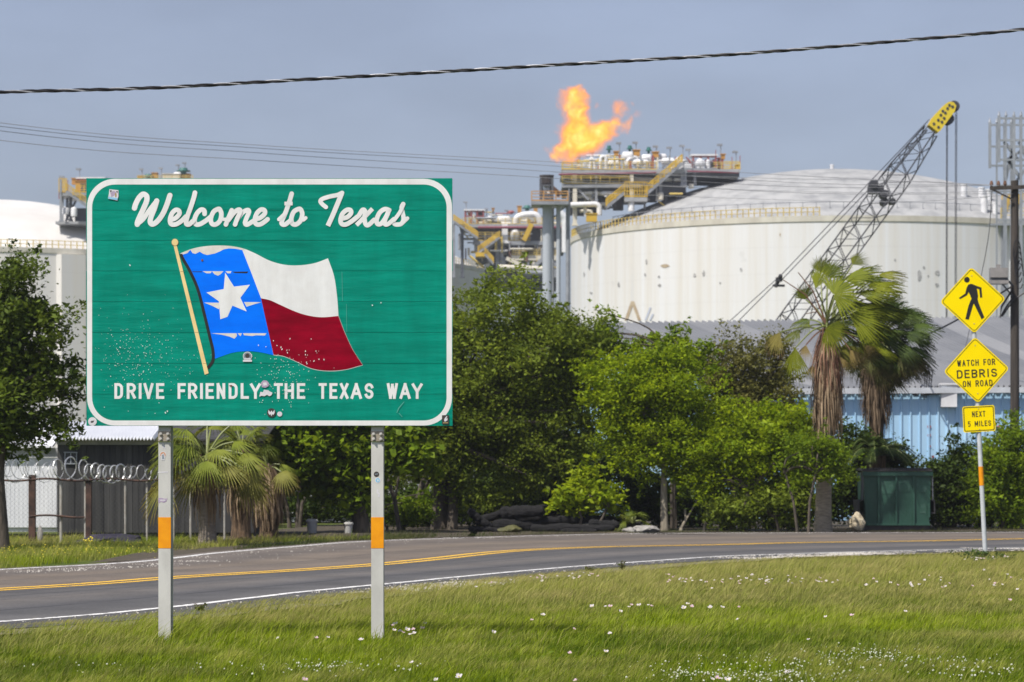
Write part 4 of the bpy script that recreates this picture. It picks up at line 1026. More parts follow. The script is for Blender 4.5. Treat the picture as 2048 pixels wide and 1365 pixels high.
q = e.new(.25); q.color = (1, .31, .03, 1); q = e.new(.6); q.color = (1, .55, .05, 1)
l.new(pr.outputs[0], cr.inputs[0])
st = n.new('ShaderNodeMath'); st.operation = 'MULTIPLY'; st.inputs[1].default_value = 2.3; l.new(pr.outputs[0], st.inputs[0])
ab = n.new('ShaderNodeMath'); ab.operation = 'MULTIPLY'; ab.inputs[1].default_value = 1.7; l.new(pr.outputs[0], ab.inputs[0])
vol.inputs['Color'].default_value = (0, 0, 0, 1); vol.inputs['Anisotropy'].default_value = 0
absn = n.new('ShaderNodeVolumeAbsorption'); absn.inputs['Color'].default_value = (0, 0, 0, 1)
emi = n.new('ShaderNodeEmission')
l.new(cr.outputs[0], emi.inputs['Color']); l.new(st.outputs[0], emi.inputs['Strength']); l.new(ab.outputs[0], absn.inputs['Density'])
sm = n.new('ShaderNodeAddShader'); l.new(emi.outputs[0], sm.inputs[0]); l.new(absn.outputs[0], sm.inputs[1]); l.new(sm.outputs[0], out.inputs['Volume'])
n.remove(vol)
me = bpy.data.meshes.new('flare_flame'); me.from_pydata([tuple(Vector(v) - fc) for v in fl.v], [], fl.f)
fo = link('flare_flame', me, m); fo.location = fc
tag(fo, 'yellow and orange gas flame blowing to the right from the flare tip', 'flame')

# ---------------------------------------------------------------- lattice boom crane
DK = 200
K = thing('crane', 'lattice boom crane with dark boom and yellow boom head, in front of the big tank', 'crane', P(1390, 949, DK) - Vector((0, 0, EYE)))
M_boom = mat('dark_boom_steel', (.055, .055, .065), (.03, .03, .036), scale=2, rough=.6)
M_head = mat('yellow_boom_head', (.72, .55, .03), (.60, .44, .03), scale=1.2, rough=.5)
hp, fp = P(1862, 262, DK), P(1398, 900, DK)
ax = (hp - fp); LB = ax.length; ax.normalize(); up0 = Vector((-ax.z, 0, ax.x)); sd0 = Vector((0, 1, 0)); ca, sa = math.cos(R(24)), math.sin(R(24)); up = up0 * ca + sd0 * sa; sd = sd0 * ca - up0 * sa
mb = MB()
def boompt(t, i, j):
    q = 1.0 if t < .86 else 1 - (t - .86) / .14 * .42
    if t < .08: q = .35 + t / .08 * .65
    return fp + ax * (LB * t) + up * (i * .74 * q) + sd * (j * .74 * q)
N = 30
for i in (-1, 1):
    for j in (-1, 1):
        mb.tube([boompt(t / N, i, j) for t in range(N + 1)], .052, 5)
for k in range(N):
    t0, t1 = k / N, (k + 1) / N
    s = 1 if k % 2 else -1
    for j in (-1, 1): mb.beam(boompt(t0, s, j), boompt(t1, -s, j), .045)
    for i in (-1, 1): mb.beam(boompt(t0, i, s), boompt(t1, i, -s), .055)
    if k % 2 == 0: mb.beam(boompt(t0, 1, -1), boompt(t0, -1, -1), .05); mb.beam(boompt(t0, 1, 1), boompt(t0, 1, -1), .05)
mb.build('boom', M_boom, K)
# yellow head: two perforated cheek plates and sheaves
hb, ht = hp + ax * .15, P(1903, 210, DK)
mb = MB()
def head(t, w): return hb + (ht - hb) * t + up0 * w * .80
for y in (-.55, .47):
    prof = [(-.02, -.55), (.08, -.62), (.85, -.55), (1.02, -.35), (1.06, 0), (1.0, .35), (.85, .5), (.3, .62), (0, .5)]
    mb.prism([head(t, w) + Vector((0, y, 0)) for t, w in prof], (0, .08, 0))
mb.prism([head(t, w) + Vector((0, -.47, 0)) for t, w in ((.02, .48), (.85, .46), (.85, .40), (.02, .42))], (0, .94, 0))
hd = mb.build('boom_head', M_head, K, fix=True)
for t, w in ((.12, .2), (.12, -.3), (.3, .1), (.32, -.25), (.48, .2), (.62, 0), (.62, .28), (.78, .1), (.9, .15), (.92, -.15), (.46, -.2)):
    mb = MB(); q = head(t, w) + Vector((0, -.56, 0)); mb.cyl(q, q + Vector((0, -.02, 0)), .10, 10); mb.build('lightening_hole', M_boom, hd)
mb = MB()
for t, w in ((.98, -.25), (.55, -.55)):
    q = head(t, w)
    for y in (-.3, 0, .3): mb.cyl(q + Vector((0, y - .06, 0)), q + Vector((0, y + .06, 0)), .40, 18)
mb.build('sheave', M_boom, hd)
mb = MB()
for x, v0, v1 in ((1893, 245, 700), (1895, 245, 700), (1911, 228, 640), (1913.5, 225, 640)): mb.tube([P(x, v0, DK), P(x - 1, v1, DK)], .028, 5)
mb.build('hoist_rope', M_boom, K)
mb = MB()
pen = [((1858, 240), (1560, 553)), ((1850, 262), (1558, 566)), ((1556, 556), (1380, 714)), ((1553, 566), (1400, 720)), ((1880, 222), (1760, 375))]
for a, b in pen:
    for y in (-.3, .3): mb.tube([P(*a, DK) + Vector((0, y, 0)), P(*b, DK) + Vector((0, y, 0))], .026, 5)
mb.build('pendant_rope', M_boom, K)
mb = MB(); c = P(1558, 560, DK)
mb.box(c.x - .22, c.x + .22, DK - .3, DK + .3, c.z - .12, c.z + .16); mb.beam(c + Vector((.1, -.4, .3)), c + Vector((-.2, .4, -.45)), .2); mb.beam(c + Vector((-.45, 0, -.4)), c + Vector((.4, 0, -.42)), .16)
mb.build('bridle', M_boom, K)
mb = MB(); c = P(1752, 380, DK)
mb.box(c.x - .55, c.x + .5, DK - .5, DK + .5, c.z - .3, c.z + .25); mb.cyl(c + Vector((-.2, -.6, .35)), c + Vector((-.2, .6, .35)), .3, 12); mb.cyl(c + Vector((.55, -.6, -.35)), c + Vector((.55, .6, -.35)), .3, 12); mb.cyl(P(1768, 405, DK) + Vector((0, -.5, 0)), P(1768, 405, DK) + Vector((0, .5, 0)), .28, 12); mb.cyl(P(1784, 404, DK) + Vector((0, -.5, 0)), P(1784, 404, DK) + Vector((0, .5, 0)), .22, 12)
mb.build('guide_sheave', M_boom, K)
mb = MB(); x, z = fp.x, 0
mb.box(x - 5, x + 1.2, DK - 1.6, DK + 1.6, 1.3, 3.6); mb.box(x - .6, x + 1.6, DK - 1.9, DK - .7, 1.6, 4.0)
mb.build('machinery_house', M_head, K)
mb = MB()
for y in (-2.2, 1.4): mb.tube([(x - 4.2, DK + y + .4, .55), (x - 4.0, DK + y + .4, .55), (x + 2.0, DK + y + .4, .55), (x + 2.2, DK + y + .4, .55)], [.2, .58, .58, .2], 10)
mb.box(x - 3, x + 1, DK - 1.6, DK + 1.4, .7, 1.3)
mb.build('crawler', M_boom, K)
mb = MB(); g0 = Vector((x - 3.5, DK, 3.4)); g1 = P(1385, 716, DK)
mb.beam(g0, g1, .3); mb.beam(Vector((x - .5, DK, 3.4)), g1, .25)
mb.build('gantry', M_boom, K)

# ---------------------------------------------------------------- steel gantry frame at the right edge
DG = 262
Gt = thing('steel_gantry', 'tall open grey steel lattice frame behind the utility pole', 'steel tower', P(2040, 949, DG) - Vector((0, 0, EYE)))
M_gst = mat('weathered_grey_steel', (.33, .35, .38), (.24, .26, .29), scale=.7, rough=.6, metal=.2)
xs = [1998, 2012, 2028, 2042, 2060, 2075]
mb = MB()
for i, x_ in enumerate(xs):
    y1 = 325 if i == 0 else 700
    for d in (0, 5): mb.beam(P(x_, 232, DG) + Vector((0, d, 0)), (P(x_, y1, DG) if i == 0 else Vector((P(x_, 0, DG).x, DG, 0))) + Vector((0, d, 0)), .24 if i in (0, 2, 3) else .15)
    for d in (0, 5): mb.tube([P(x_, 232, DG) + Vector((0, d, 0)), P(x_, 222, DG) + Vector((0, d, 0))], [.16, .02], 6)
mb.build('mast', M_gst, Gt)
for v in (237, 281, 320, 372, 440):
    for d in (0, 5): mb = MB(); mb.beam(P(1996, v, DG) + Vector((0, d, 0)), P(2077, v, DG) + Vector((0, d, 0)), .18); mb.build('crossbeam', M_gst, Gt)
mb = MB()
for a, b in (((2012, 281), (2042, 320)), ((2014, 320), (2046, 300)), ((2020, 320), (2042, 350)), ((2012, 372), (2028, 300)), ((2042, 281), (2060, 320)), ((2028, 372), (2060, 330))): mb.beam(P(*a, DG) + Vector((0, 1, 0)), P(*b, DG) + Vector((0, 1, 0)), .26)
mb.build('brace', M_gst, Gt)
# yellow stair tower on the tank's right side
St = thing('stair_tower', 'yellow access stair at the right end of the big tank, behind the utility pole', 'stairs', P(2035, 949, 398) - Vector((0, 0, EYE)))
ps = Plant(St, lambda x, y: (x, y))
ps.stair(2008, 432, 2026, 398, 398); ps.stair(2045, 400, 2025, 432, 396); ps.rail(2002, 2060, 440, 396, h=1.6); ps.deck(2000, 2062, 441, 396, 402, .4, M_grate, 'landing'); ps.rail(2004, 2060, 405, 400, m=M_ylw)
for x_ in (2004, 2058): ps.column(x_, 400, 940, 399, .4)

# ---------------------------------------------------------------- utility pole and overhead lines
DU = 95
U = thing('utility_pole', 'dark wooden utility pole with a crossarm and a grey box lamp', 'utility pole', P(2029, 949, DU) - Vector((0, 0, EYE)))
M_wood = mat('creosoted_wood', (.075, .062, .052), (.035, .03, .026), scale=4, stretch=(3, 3, .25), rough=.9, bump=.5)
pt = P(2029.5, 362, DU); mb = MB(); mb.tube([(pt.x - .02, DU, -.5), (pt.x, DU, 4), (pt.x, DU, pt.z)], [.17, .15, .125], 14); mb.build('pole', M_wood, U, smooth=True)
mb = MB(); a = P(1980, 377, DU - .2); b = P(2092, 373, DU - .2); mb.beam(a, b, .1, .12); mb.beam(P(1984, 379, DU - .2), P(2026, 400, DU - .2), .05); mb.build('crossarm', M_wood, U)
mb = MB()
ins = [P(x_, 371, DU - .2) for x_ in (1983, 1997, 2010, 2052, 2080)]
for q in ins: mb.tube([q + Vector((0, 0, -.05)), q + Vector((0, 0, .03)), q + Vector((0, 0, .1)), q + Vector((0, 0, .15))], [.03, .065, .05, .03], 8)
mb.build('insulator', M_rust, U)
mb = MB(); c = P(1996.5, 553, DU - .5); w, h = W(17, DU), W(16, DU)
mb.box(c.x - w, c.x + w, DU - .75, DU - .35, c.z - h * .2, c.z + h); mb.box(c.x - w, c.x + w, DU - .62, DU - .35, c.z - h * .55, c.z - h * .21); mb.box(c.x - w * 1.05, c.x + w * 1.05, DU - .8, DU - .3, c.z - h, c.z - h * .56); mb.box(c.x - .06, c.x + .06, DU - .6, DU - .45, c.z + h, c.z + h + .12)
bx = mb.build('lamp_box', mat('grey_box_lamp', (.30, .28, .27), (.22, .21, .2), scale=4, rough=.5), U)
mb = MB(); mb.box(c.x - w * 1.02, c.x + w * 1.02, DU - .68, DU - .6, c.z - h * .62, c.z - h * .18); mb.build('dark_band', M_dark, bx)
mb = MB(); mb.beam(c + Vector((w, 0, -.1)), (pt.x, DU, c.z - .35), .05); mb.beam(c + Vector((w * .5, 0, -h)), (pt.x, DU, c.z - .7), .04); mb.build('bracket', M_dark, U)
mb = MB()
for s in range(5):
    q = P(2034, 520, DU - .25); mb.tube([q + Vector((.12 * math.cos(t) + .02 * s, -.02 * s, .42 * math.sin(t) - .2 * s + .25)) for t in np.linspace(0, 5.6, 16)], .018, 5)
q = P(2030, 590, DU - .25); mb.tube([q, q + Vector((-.25, 0, -.35)), q + Vector((-.5, 0, -.75)), q + Vector((-.45, 0, -.4)), q + Vector((-.1, 0, .15))], .035, 6)
q = P(2034, 600, DU - .25); mb.tube([q + Vector((-.5, 0, -.55)), q + Vector((-.1, 0, 0)), q + Vector((.35, 0, .3))], .03, 6)
mb.build('coiled_cable', M_black, U)
def cable(label, pts, r, m, name='power_line', group=None, n=24, cat='power line'):
    q = spline([tuple(p) for p in pts], n); mb = MB(); mb.tube(q, r, 5)
    o = mb.build(name, m, smooth=True); return tag(o, label, cat, group)
M_wire = mat('aged_power_line', (.34, .34, .35), (.26, .26, .27), scale=2, rough=.6)
for k, (lab, ya, ym, ye, end) in enumerate((
    ('thin grey power line, topmost of the four above the sign', 246, 320, 352, ins[0]), ('thin grey power line, second from the top of the four above the sign', 253, 327, 366, ins[1]),
    ('thin grey power line, third from the top of the four above the sign', 262, 339, 374, ins[2]), ('thin grey power line, lowest of the four above the sign', 281, 352, 386, P(2026, 388, DU - .15)))):
    a = P(0, ya, 66); b = P(1030, ym, 82); c = P(1600, ye, 90)
    a2 = a + (a - b) * .8 + Vector((0, 0, .9))
    cable(lab, [a2, a, P(520, (ya + ym) / 2 + 8 - k, 74.5), b, c, end], .0075, M_wire, group='thin power lines running to the utility pole')
for lab, y0, dy in (('pale line crossing the tank dome just under its crown', 352, 4), ('pale line crossing the middle of the tank dome', 372, 8), ('pale line crossing the tank dome lower down', 392, 6)):
    cable(lab, [P(1130, y0 - 8, 150), P(1500, y0 + dy, 128), P(1800, y0 + dy + 6, 108), P(2060, 380 + (y0 - 370) * .3, 95)], .010, M_wire, group='lines crossing in front of the tank dome')
cable('dark service cable rising past the pedestrian sign to the pole', [P(1690, 726, 106), P(1800, 690, 101), P(1900, 648, 97), P(2026, 572, 95)], .03, M_black, 'service_cable', cat='cable')
cable('slack guy wire from the crossarm down behind the pedestrian sign', [P(1984, 380, 95), P(1976, 480, 99), P(1952, 600, 104), P(1930, 700, 107)], .015, M_wire, 'guy_wire', cat='cable')
# thick twisted cable near the camera
DT = 36
mid = [(-1500, 212), (-700, 204), (0, 184.5), (300, 176.5), (590, 160.5), (850, 146), (1100, 131), (1400, 113.5), (1600, 99), (1800, 82), (2048, 59), (2700, -12), (3500, -110)]
core = spline([tuple(P(u, v, DT)) for u, v in mid], 40)
tw = thing('overhead_cable', 'thick black twisted overhead cable with a bare silver strand, crossing the sky', 'cable', P(1024, 949, DT))
Ls = np.concatenate([[0], np.cumsum([np.linalg.norm(core[i + 1] - core[i]) for i in range(len(core) - 1)])])
def strand(ph, r, off, pitch=.66):
    mb = MB(); Lt = Ls[-1]; s = np.arange(0, Lt, .05); pts = np.stack([np.interp(s, Ls, [c[k] for c in core]) for k in range(3)], 1)
    mb.tube([Vector(p) + Vector((0, math.cos(2 * math.pi * t / pitch + ph) * off, math.sin(2 * math.pi * t / pitch + ph) * off)) for p, t in zip(pts, s)], r, 6); return mb
for ph in (0, 2.1): strand(ph, .0125, .0125).build('insulated_strand', M_black, tw, smooth=True)
strand(4.2, .0085, .0135).build('bare_strand', mat('bare_aluminium_strand', (.38, .38, .40), (.28, .28, .30), scale=40, rough=.5, metal=.3), tw, smooth=True)

# ---------------------------------------------------------------- blue metal warehouse
r0, r1 = P(1120, 649, 124), P(2420, 629, 137)
e0, e1 = P(1545, 778, 100), P(2760, 770, 103)
Bw = thing('warehouse', 'pale blue corrugated metal warehouse with a long grey ribbed roof, behind the palms', 'warehouse', Vector((r0.x, 115, 0)))
m, n, l, b = node_mat('grey_ribbed_roof'); b.inputs['Roughness'].default_value = .55; b.inputs['Metallic'].default_value = .15
at = n.new('ShaderNodeAttribute'); at.attribute_name = 'tint'
tc = n.new('ShaderNodeTexCoord'); no = n.new('ShaderNodeTexNoise'); no.inputs['Scale'].default_value = .35; no.inputs['Detail'].default_value = 7; l.new(tc.outputs['Object'], no.inputs[0])
ad = n.new('ShaderNodeMath'); ad.operation = 'MULTIPLY_ADD'; ad.inputs[1].default_value = .45; l.new(no.outputs[0], ad.inputs[0]); l.new(at.outputs['Fac'], ad.inputs[2])
cr = n.new('ShaderNodeValToRGB'); cr.color_ramp.elements[0].position = .2; cr.color_ramp.elements[0].color = (.15, .156, .168, 1); cr.color_ramp.elements[1].position = 1.05; cr.color_ramp.elements[1].color = (.30, .302, .308, 1)
l.new(ad.outputs[0], cr.inputs[0]); l.new(cr.outputs[0], b.inputs['Base Color']); M_roof = m
NR = 110; V, Fq, tt = [], [], []
for i in range(NR + 1):
    for k, h in ((0, 0), (.34, 0), (.40, .08), (.60, .08), (.66, 0)):
        t = (i + k) / (NR + 1)
        for s in np.linspace(0, 1, 5):
            p = r0.lerp(r1, t).lerp(e0.lerp(e1, t), s); V.append((p.x, p.y, p.z + h - .25 * math.sin(s * 3.1)))
cols = (NR + 1) * 5
for c in range(cols - 1):
    sh = random.Random(c // 20).uniform(-.02, .55)
    for s in range(4): Fq.append((c * 5 + s, c * 5 + s + 1, (c + 1) * 5 + s + 1, (c + 1) * 5 + s)); tt.append(sh * (1 if s else .8))
me = np_mesh('roof', np.array(V) - np.array(Bw.location), np.array(Fq), {'tint': tt})
link('roof', me, M_roof, Bw, local=True)
M_bl = mat('pale_blue_metal_wall', srgb(184, 218, 240), srgb(152, 192, 222), scale=.7, stretch=(1, 1, .12), rough=.6)
mb = MB(); NW = 66
vs, fs = [], []
for i in range(NW + 1):
    for k, d in ((0, 0), (.80, 0), (.83, .05), (.97, .05)):
        p = e0.lerp(e1, (i + k) / (NW + 1)); q = p + Vector((.1, .99, 0)).normalized() * (.14 - d)
        vs += [(q.x, q.y, -.3), (q.x, q.y, p.z - .18)]
for c in range(len(vs) // 2 - 1): fs.append((2 * c, 2 * c + 2, 2 * c + 3, 2 * c + 1))
mb.add(vs, fs)
mb.prism([(e0.x + .2, e0.y + .6, -.3), (e0.x + .2, e0.y + .6, e0.z - .3), (r0.x + .2, r0.y, r0.z - .4), (r0.x + .2, r0.y, -.3)], (.1, .05, 0))
wall = mb.build('wall', M_bl, Bw)
mb = MB(); o3 = Vector((-.04, -.12, -.1)); mb.beam(e0 + o3, e1 + o3, .16, .2); mb.build('gutter', mat('pale_gutter', (.62, .65, .68), (.5, .52, .55), rough=.5), Bw)
Y8 = 100.85
mb = MB(); mb.tube([P(1825, 790, Y8), P(1892, 786, Y8), P(1894, 800, Y8)], .05, 6); mb.tube([P(1900, 925, Y8), P(1903, 910, Y8), P(1985, 908, Y8)], .05, 6)
for k in range(4): mb.tube([P(1836 + k * 5, 730 + k * 3, Y8 - .2), P(1842 + k * 6, 724 + k * 3, Y8 - .2), P(1850 + k * 5, 745, Y8 - .2), P(1848 + k * 4, 800 - k * 4, Y8 - .1)], .022, 5)
mb.build('wall_conduit', M_dark, wall)
mb = MB(); c = P(1898, 793, Y8); mb.box(c.x - .3, c.x + .26, Y8 - .15, Y8 + .2, c.z - .38, c.z + .4); mb.box(c.x - .34, c.x + .3, Y8 - .2, Y8 + .2, c.z + .4, c.z + .46); mb.build('meter_box', M_wpipe, wall)
mb = MB()
for u, v, r_ in ((1858.5, 854, .07), (1858.5, 871, .06), (1866, 914, .05), (1859, 893, .05), (1999, 854, .05)): mb.cyl(P(u, v, Y8 + .02), P(u, v, Y8 + .02) + Vector((0, .35, 0)), r_, 9)
mb.box(P(1853.3, 0, Y8).x, P(1855.6, 0, Y8).x, Y8 + .05, Y8 + .3, P(0, 925, Y8).z, P(0, 880, Y8).z)
mb.build('red_fitting', mat('faded_red_paint', (.38, .14, .16), (.32, .10, .12), rough=.6), wall)

# ---------------------------------------------------------------- sheds behind the fence
M_wh = mat('white_ribbed_sheet', (.74, .75, .77), (.62, .63, .66), scale=1.2, stretch=(2, 2, .3), rough=.6, bump=.1)
M_oldw = mat('shade_darkened_boards', (.062, .061, .060), (.020, .020, .021), scale=1.3, stretch=(3, 3, .15), rough=.9, bump=.4)  # board colour lowered to stand in for shade from eaves and trees
M_wroof = mat('white_metal_roof', (.84, .85, .87), (.76, .77, .8), scale=2, rough=.45)
DW = 76
Ws = thing('shed', 'white sheet metal shed at the left edge behind the razor wire', 'shed', P(40, 949, DW) - Vector((0, 0, EYE)))
a, b = P(-220, 0, DW).x, P(114, 0, DW).x
zt = P(0, 916, DW).z; mb = MB()
nn = 40
for i in range(nn):
    xa = a + (b - a) * i / nn; xb = a + (b - a) * (i + .86) / nn
    mb.box(xa, xb, DW - .008, DW + .04, .22, zt); mb.box(xb, a + (b - a) * (i + 1) / nn, DW, DW + .04, .22, zt)
mb.box(a, b, DW + .05, DW + 4, .1, zt - .02)
mb.build('wall', M_wh, Ws)
mb = MB(); mb.box(a, b + .03, DW - .06, DW + .02, P(0, 914.5, DW).z, P(0, 896, DW).z); mb.build('fascia', mat('faded_grey_fascia', (.42, .42, .42), (.33, .33, .33), scale=2), Ws)
mb = MB(); zr = P(0, 896, DW).z; mb.hexa([(a - .1, DW - .25, zr), (P(108, 0, DW).x, DW - .25, zr), (P(108, 0, DW).x, DW + 3.4, zr + .75), (a - .1, DW + 3.4, zr + .75), (a - .1, DW - .25, zr + .06), (P(108, 0, DW).x, DW - .25, zr + .06), (P(108, 0, DW).x, DW + 3.4, zr + .81), (a - .1, DW + 3.4, zr + .81)]); mb.build('roof', M_wroof, Ws)
mb = MB()
DSH = 75
Sh = thing('shed', 'shade-darkened board shed with a white corrugated roof, behind the left palm', 'shed', P(310, 949, DSH) - Vector((0, 0, EYE)))
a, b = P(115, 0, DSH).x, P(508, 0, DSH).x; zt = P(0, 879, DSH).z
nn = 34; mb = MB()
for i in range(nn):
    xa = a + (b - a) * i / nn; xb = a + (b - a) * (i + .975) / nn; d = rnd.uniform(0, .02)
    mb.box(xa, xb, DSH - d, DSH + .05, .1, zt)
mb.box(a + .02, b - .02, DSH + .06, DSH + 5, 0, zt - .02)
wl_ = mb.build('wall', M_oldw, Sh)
mb = MB(); mb.box(a - .01, b, DSH - .07, DSH - .035, P(0, 890, DSH).z, zt); mb.build('eaves_board', mat('grey_eaves_board', (.30, .29, .28), (.2, .2, .19), scale=3), Sh)
mb = MB(); c = P(142, 916, DSH); mb.box(c.x - .15, c.x + .15, DSH - .05, DSH - .03, c.z - .15, c.z + .13); wf = mb.build('window', mat('grey_window_glass', (.03, .035, .04), rough=.15), Sh)
mb = MB()
for x_ in (-.16, -.01, .145): mb.box(c.x + x_, c.x + x_ + .022, DSH - .065, DSH - .05, c.z - .15, c.z + .15)
for z_ in (-.17, .13): mb.box(c.x - .18, c.x + .18, DSH - .068, DSH - .05, c.z + z_, c.z + z_ + .025)
mb.build('frame', M_gst, wf)
vs, fs = [], []; nc = 60
e_ = (P(108, 0, DSH).x, P(312, 0, DSH).x); z0, z1 = P(0, 878.5, DSH - .3).z, P(0, 852, DSH).z + .12
for i in range(nc + 1):
    x_ = e_[0] + (e_[1] - e_[0]) * i / nc; h = .045 * (1 if i % 2 else -1)
    for yy, zz in ((DSH - .35, z0), (DSH + 2.4, z1)):
        vs += [(x_, yy, zz + h), (x_, yy, zz + h + .02)]
for i in range(nc):
    k = i * 4; j = k + 4
    fs += [(k + 1, j + 1, j + 3, k + 3), (k, k + 2, j + 2, j), (k, j, j + 1, k + 1), (k + 2, k + 3, j + 3, j + 2)]
mb = MB().add(vs, fs); mb.build('roof', M_wroof, Sh)
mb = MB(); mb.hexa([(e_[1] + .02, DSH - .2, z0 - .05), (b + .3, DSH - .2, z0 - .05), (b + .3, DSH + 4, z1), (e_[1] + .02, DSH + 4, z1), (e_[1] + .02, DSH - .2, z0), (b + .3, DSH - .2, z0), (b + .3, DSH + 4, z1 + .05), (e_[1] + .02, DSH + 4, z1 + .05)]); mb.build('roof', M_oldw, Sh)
# pale buildings glimpsed between the trunks
Wb = thing('shed', 'pale low shed glimpsed between the trunks under the sign', 'shed', P(640, 949, 98) - Vector((0, 0, EYE)))
a, b = P(505, 0, 98).x, P(905, 0, 98).x; mb = MB()
for i in range(26):
    xa = a + (b - a) * i / 26; mb.box(xa, xa + (b - a) / 26 * .9, 97.97, 98.1, .3, 2.6)
mb.box(a, b, 98.11, 103, 0, 2.58); mb.build('wall', mat('grubby_white_wall', (.50, .51, .53), (.30, .31, .33), scale=1.2, rough=.8), Wb)
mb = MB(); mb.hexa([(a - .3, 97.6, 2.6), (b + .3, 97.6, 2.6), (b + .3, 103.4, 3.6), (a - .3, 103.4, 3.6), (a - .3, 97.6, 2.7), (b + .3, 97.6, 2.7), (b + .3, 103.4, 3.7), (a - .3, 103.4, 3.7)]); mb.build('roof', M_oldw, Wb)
for u, v0, v1, w_, lab, m_ in ((624, 1034, 1062, 22, 'grey plastic tub standing in the shade between tree trunks', mat('grey_tub', (.40, .40, .40), (.3, .3, .3), scale=3)), (697, 1040, 1062, 18, 'pale rounded drum standing beside a dark tree trunk', mat('pale_drum', (.48, .47, .44), (.34, .34, .33), scale=4))):
    D_ = 79; q = P(u, v1, D_); r_ = W(w_ / 2, D_); h = W(v1 - v0, D_); q.z = 0
    mb = MB(); mb.lathe(q, [(0, 0), (r_ * .82, 0), (r_ * .98, h * .8), (r_ * 1.12, h * .8), (r_ * 1.12, h * .92), (r_ * .9, h), (0, h * 1.02)], 18); o = mb.build('tub', m_); tag(o, lab, 'tub')
mb = MB(); q = P(537, 1048, 73); q.z = .12
mb.lathe(q, [(0, 0), (.08, 0), (.13, .26), (.15, .26), (.15, .3), (0, .3)], 12); tag(mb.build('flower_pot', mat('terracotta', (.50, .17, .08), (.38, .12, .06), scale=6)), 'small terracotta pot in the shade by the brown palm trunk', 'pot')

# ---------------------------------------------------------------- chain link fence with razor wire
DFN = 68.6
Fe = thing('chain_link_fence', 'rusty chain link fence topped with coiled razor wire, in front of the sheds', 'fence', P(160, 949, DFN) - Vector((0, 0, EYE)))
ff = lambda u, v: P(u, v, DFN)
M_post = mat('rusty_square_post', (.10, .055, .04), (.03, .022, .02), scale=5, rough=.9)
M_thin = mat('galvanised_fence_post', (.42, .41, .38), (.30, .27, .23), scale=6, rough=.7); M_link = mat('dull_chain_link', (.10, .10, .10), (.07, .065, .06), scale=6, rough=.8)
for u, w_, m_, vt in ((64.5, 13, M_post, 950), (177.5, 11, M_post, 955), (122, 6, M_thin, 965), (171, 5.5, M_thin, 962), (250.5, 4.4, M_thin, 958), (294, 4.2, M_thin, 962), (347.5, 4.2, M_thin, 975), (381, 4.6, M_thin, 980), (449, 4, M_thin, 982), (-60, 12, M_post, 950), (-150, 6, M_thin, 960)):
    a = ff(u, vt); r_ = W(w_ / 2, DFN); mb = MB()
    if m_ is M_post: mb.box(a.x - r_, a.x + r_, DFN - r_, DFN + r_, -.3, a.z)
    else: mb.tube([(a.x, DFN, -.3), (a.x, DFN, a.z), (a.x, DFN, a.z + .02)], [r_, r_, r_ * .3], 8)
    mb.build('fence_post', m_, Fe)
mb = MB()
for v, u0, u1 in ((960, -200, 450), (1033, 60, 176)):
    mb.tube([(ff(u, v).x, DFN - .07, ff(u, v + 2.2 * math.sin(u * .05)).z) for u in range(u0, u1 + 1, 10)], .028, 6)
mb.build('rail', M_post, Fe)
mb = MB(); xa, xb = ff(-200, 0).x, ff(450, 0).x; h = ff(0, 962).z; s_ = .11
for i in range(int((xb - xa + h) / s_)):
    for sg in (1, -1):
        x0_ = xa + i * s_ - (h if sg > 0 else 0); pts = [(x0_, .0), (x0_ + h, h)] if sg > 0 else [(x0_ + h, 0), (x0_, h)]
        (p0, q0), (p1, q1) = pts
        if min(p0, p1) < xa or max(p0, p1) > xb: continue
        yy = DFN + .04 + .006 * sg; t = .0018
        mb.face([(p0 - t, yy, q0), (p0 + t, yy, q0), (p1 + t, yy, q1), (p1 - t, yy, q1)])
mb.build('wire_mesh', M_link, Fe)
def coil(u0, u1, v, rad, pitch, r_, seed, wob=.1):
    q = random.Random(seed); xa, xb = ff(u0, 0).x, ff(u1, 0).x; n_ = int((xb - xa) / pitch * 22); mb = MB(); pts = []
    z0 = ff(0, v).z
    for i in range(n_ + 1):
        t = i / n_; a = 2 * math.pi * (xb - xa) / pitch * t; rr_ = rad * (1 + wob * math.sin(a * .37 + seed))
        pts.append((xa + (xb - xa) * t + .62 * rr_ * math.cos(a), DFN + .78 * rr_ * math.cos(a), z0 + rr_ * math.sin(a) + .03 * math.sin(a * .21)))
    mb.tube(pts, r_, 4); return mb
M_rz = mat('bright_razor_wire', (.72, .72, .72), (.5, .5, .5), scale=20, rough=.35, metal=.6)
coil(-140, 68, 939, .24, .16, .010, 3, .25).build('razor_coil', M_rz, Fe)
coil(62, 120, 942, .21, .12, .007, 8, .3).build('razor_coil', M_rz, Fe)
coil(110, 186, 940, .255, .30, .017, 5).build('razor_coil', M_rz, Fe)
coil(176, 252, 947, .205, .15, .018, 6, .04).build('razor_coil', M_rz, Fe)
coil(250, 345, 948, .17, .17, .010, 9, .2).build('razor_coil', M_rz, Fe)

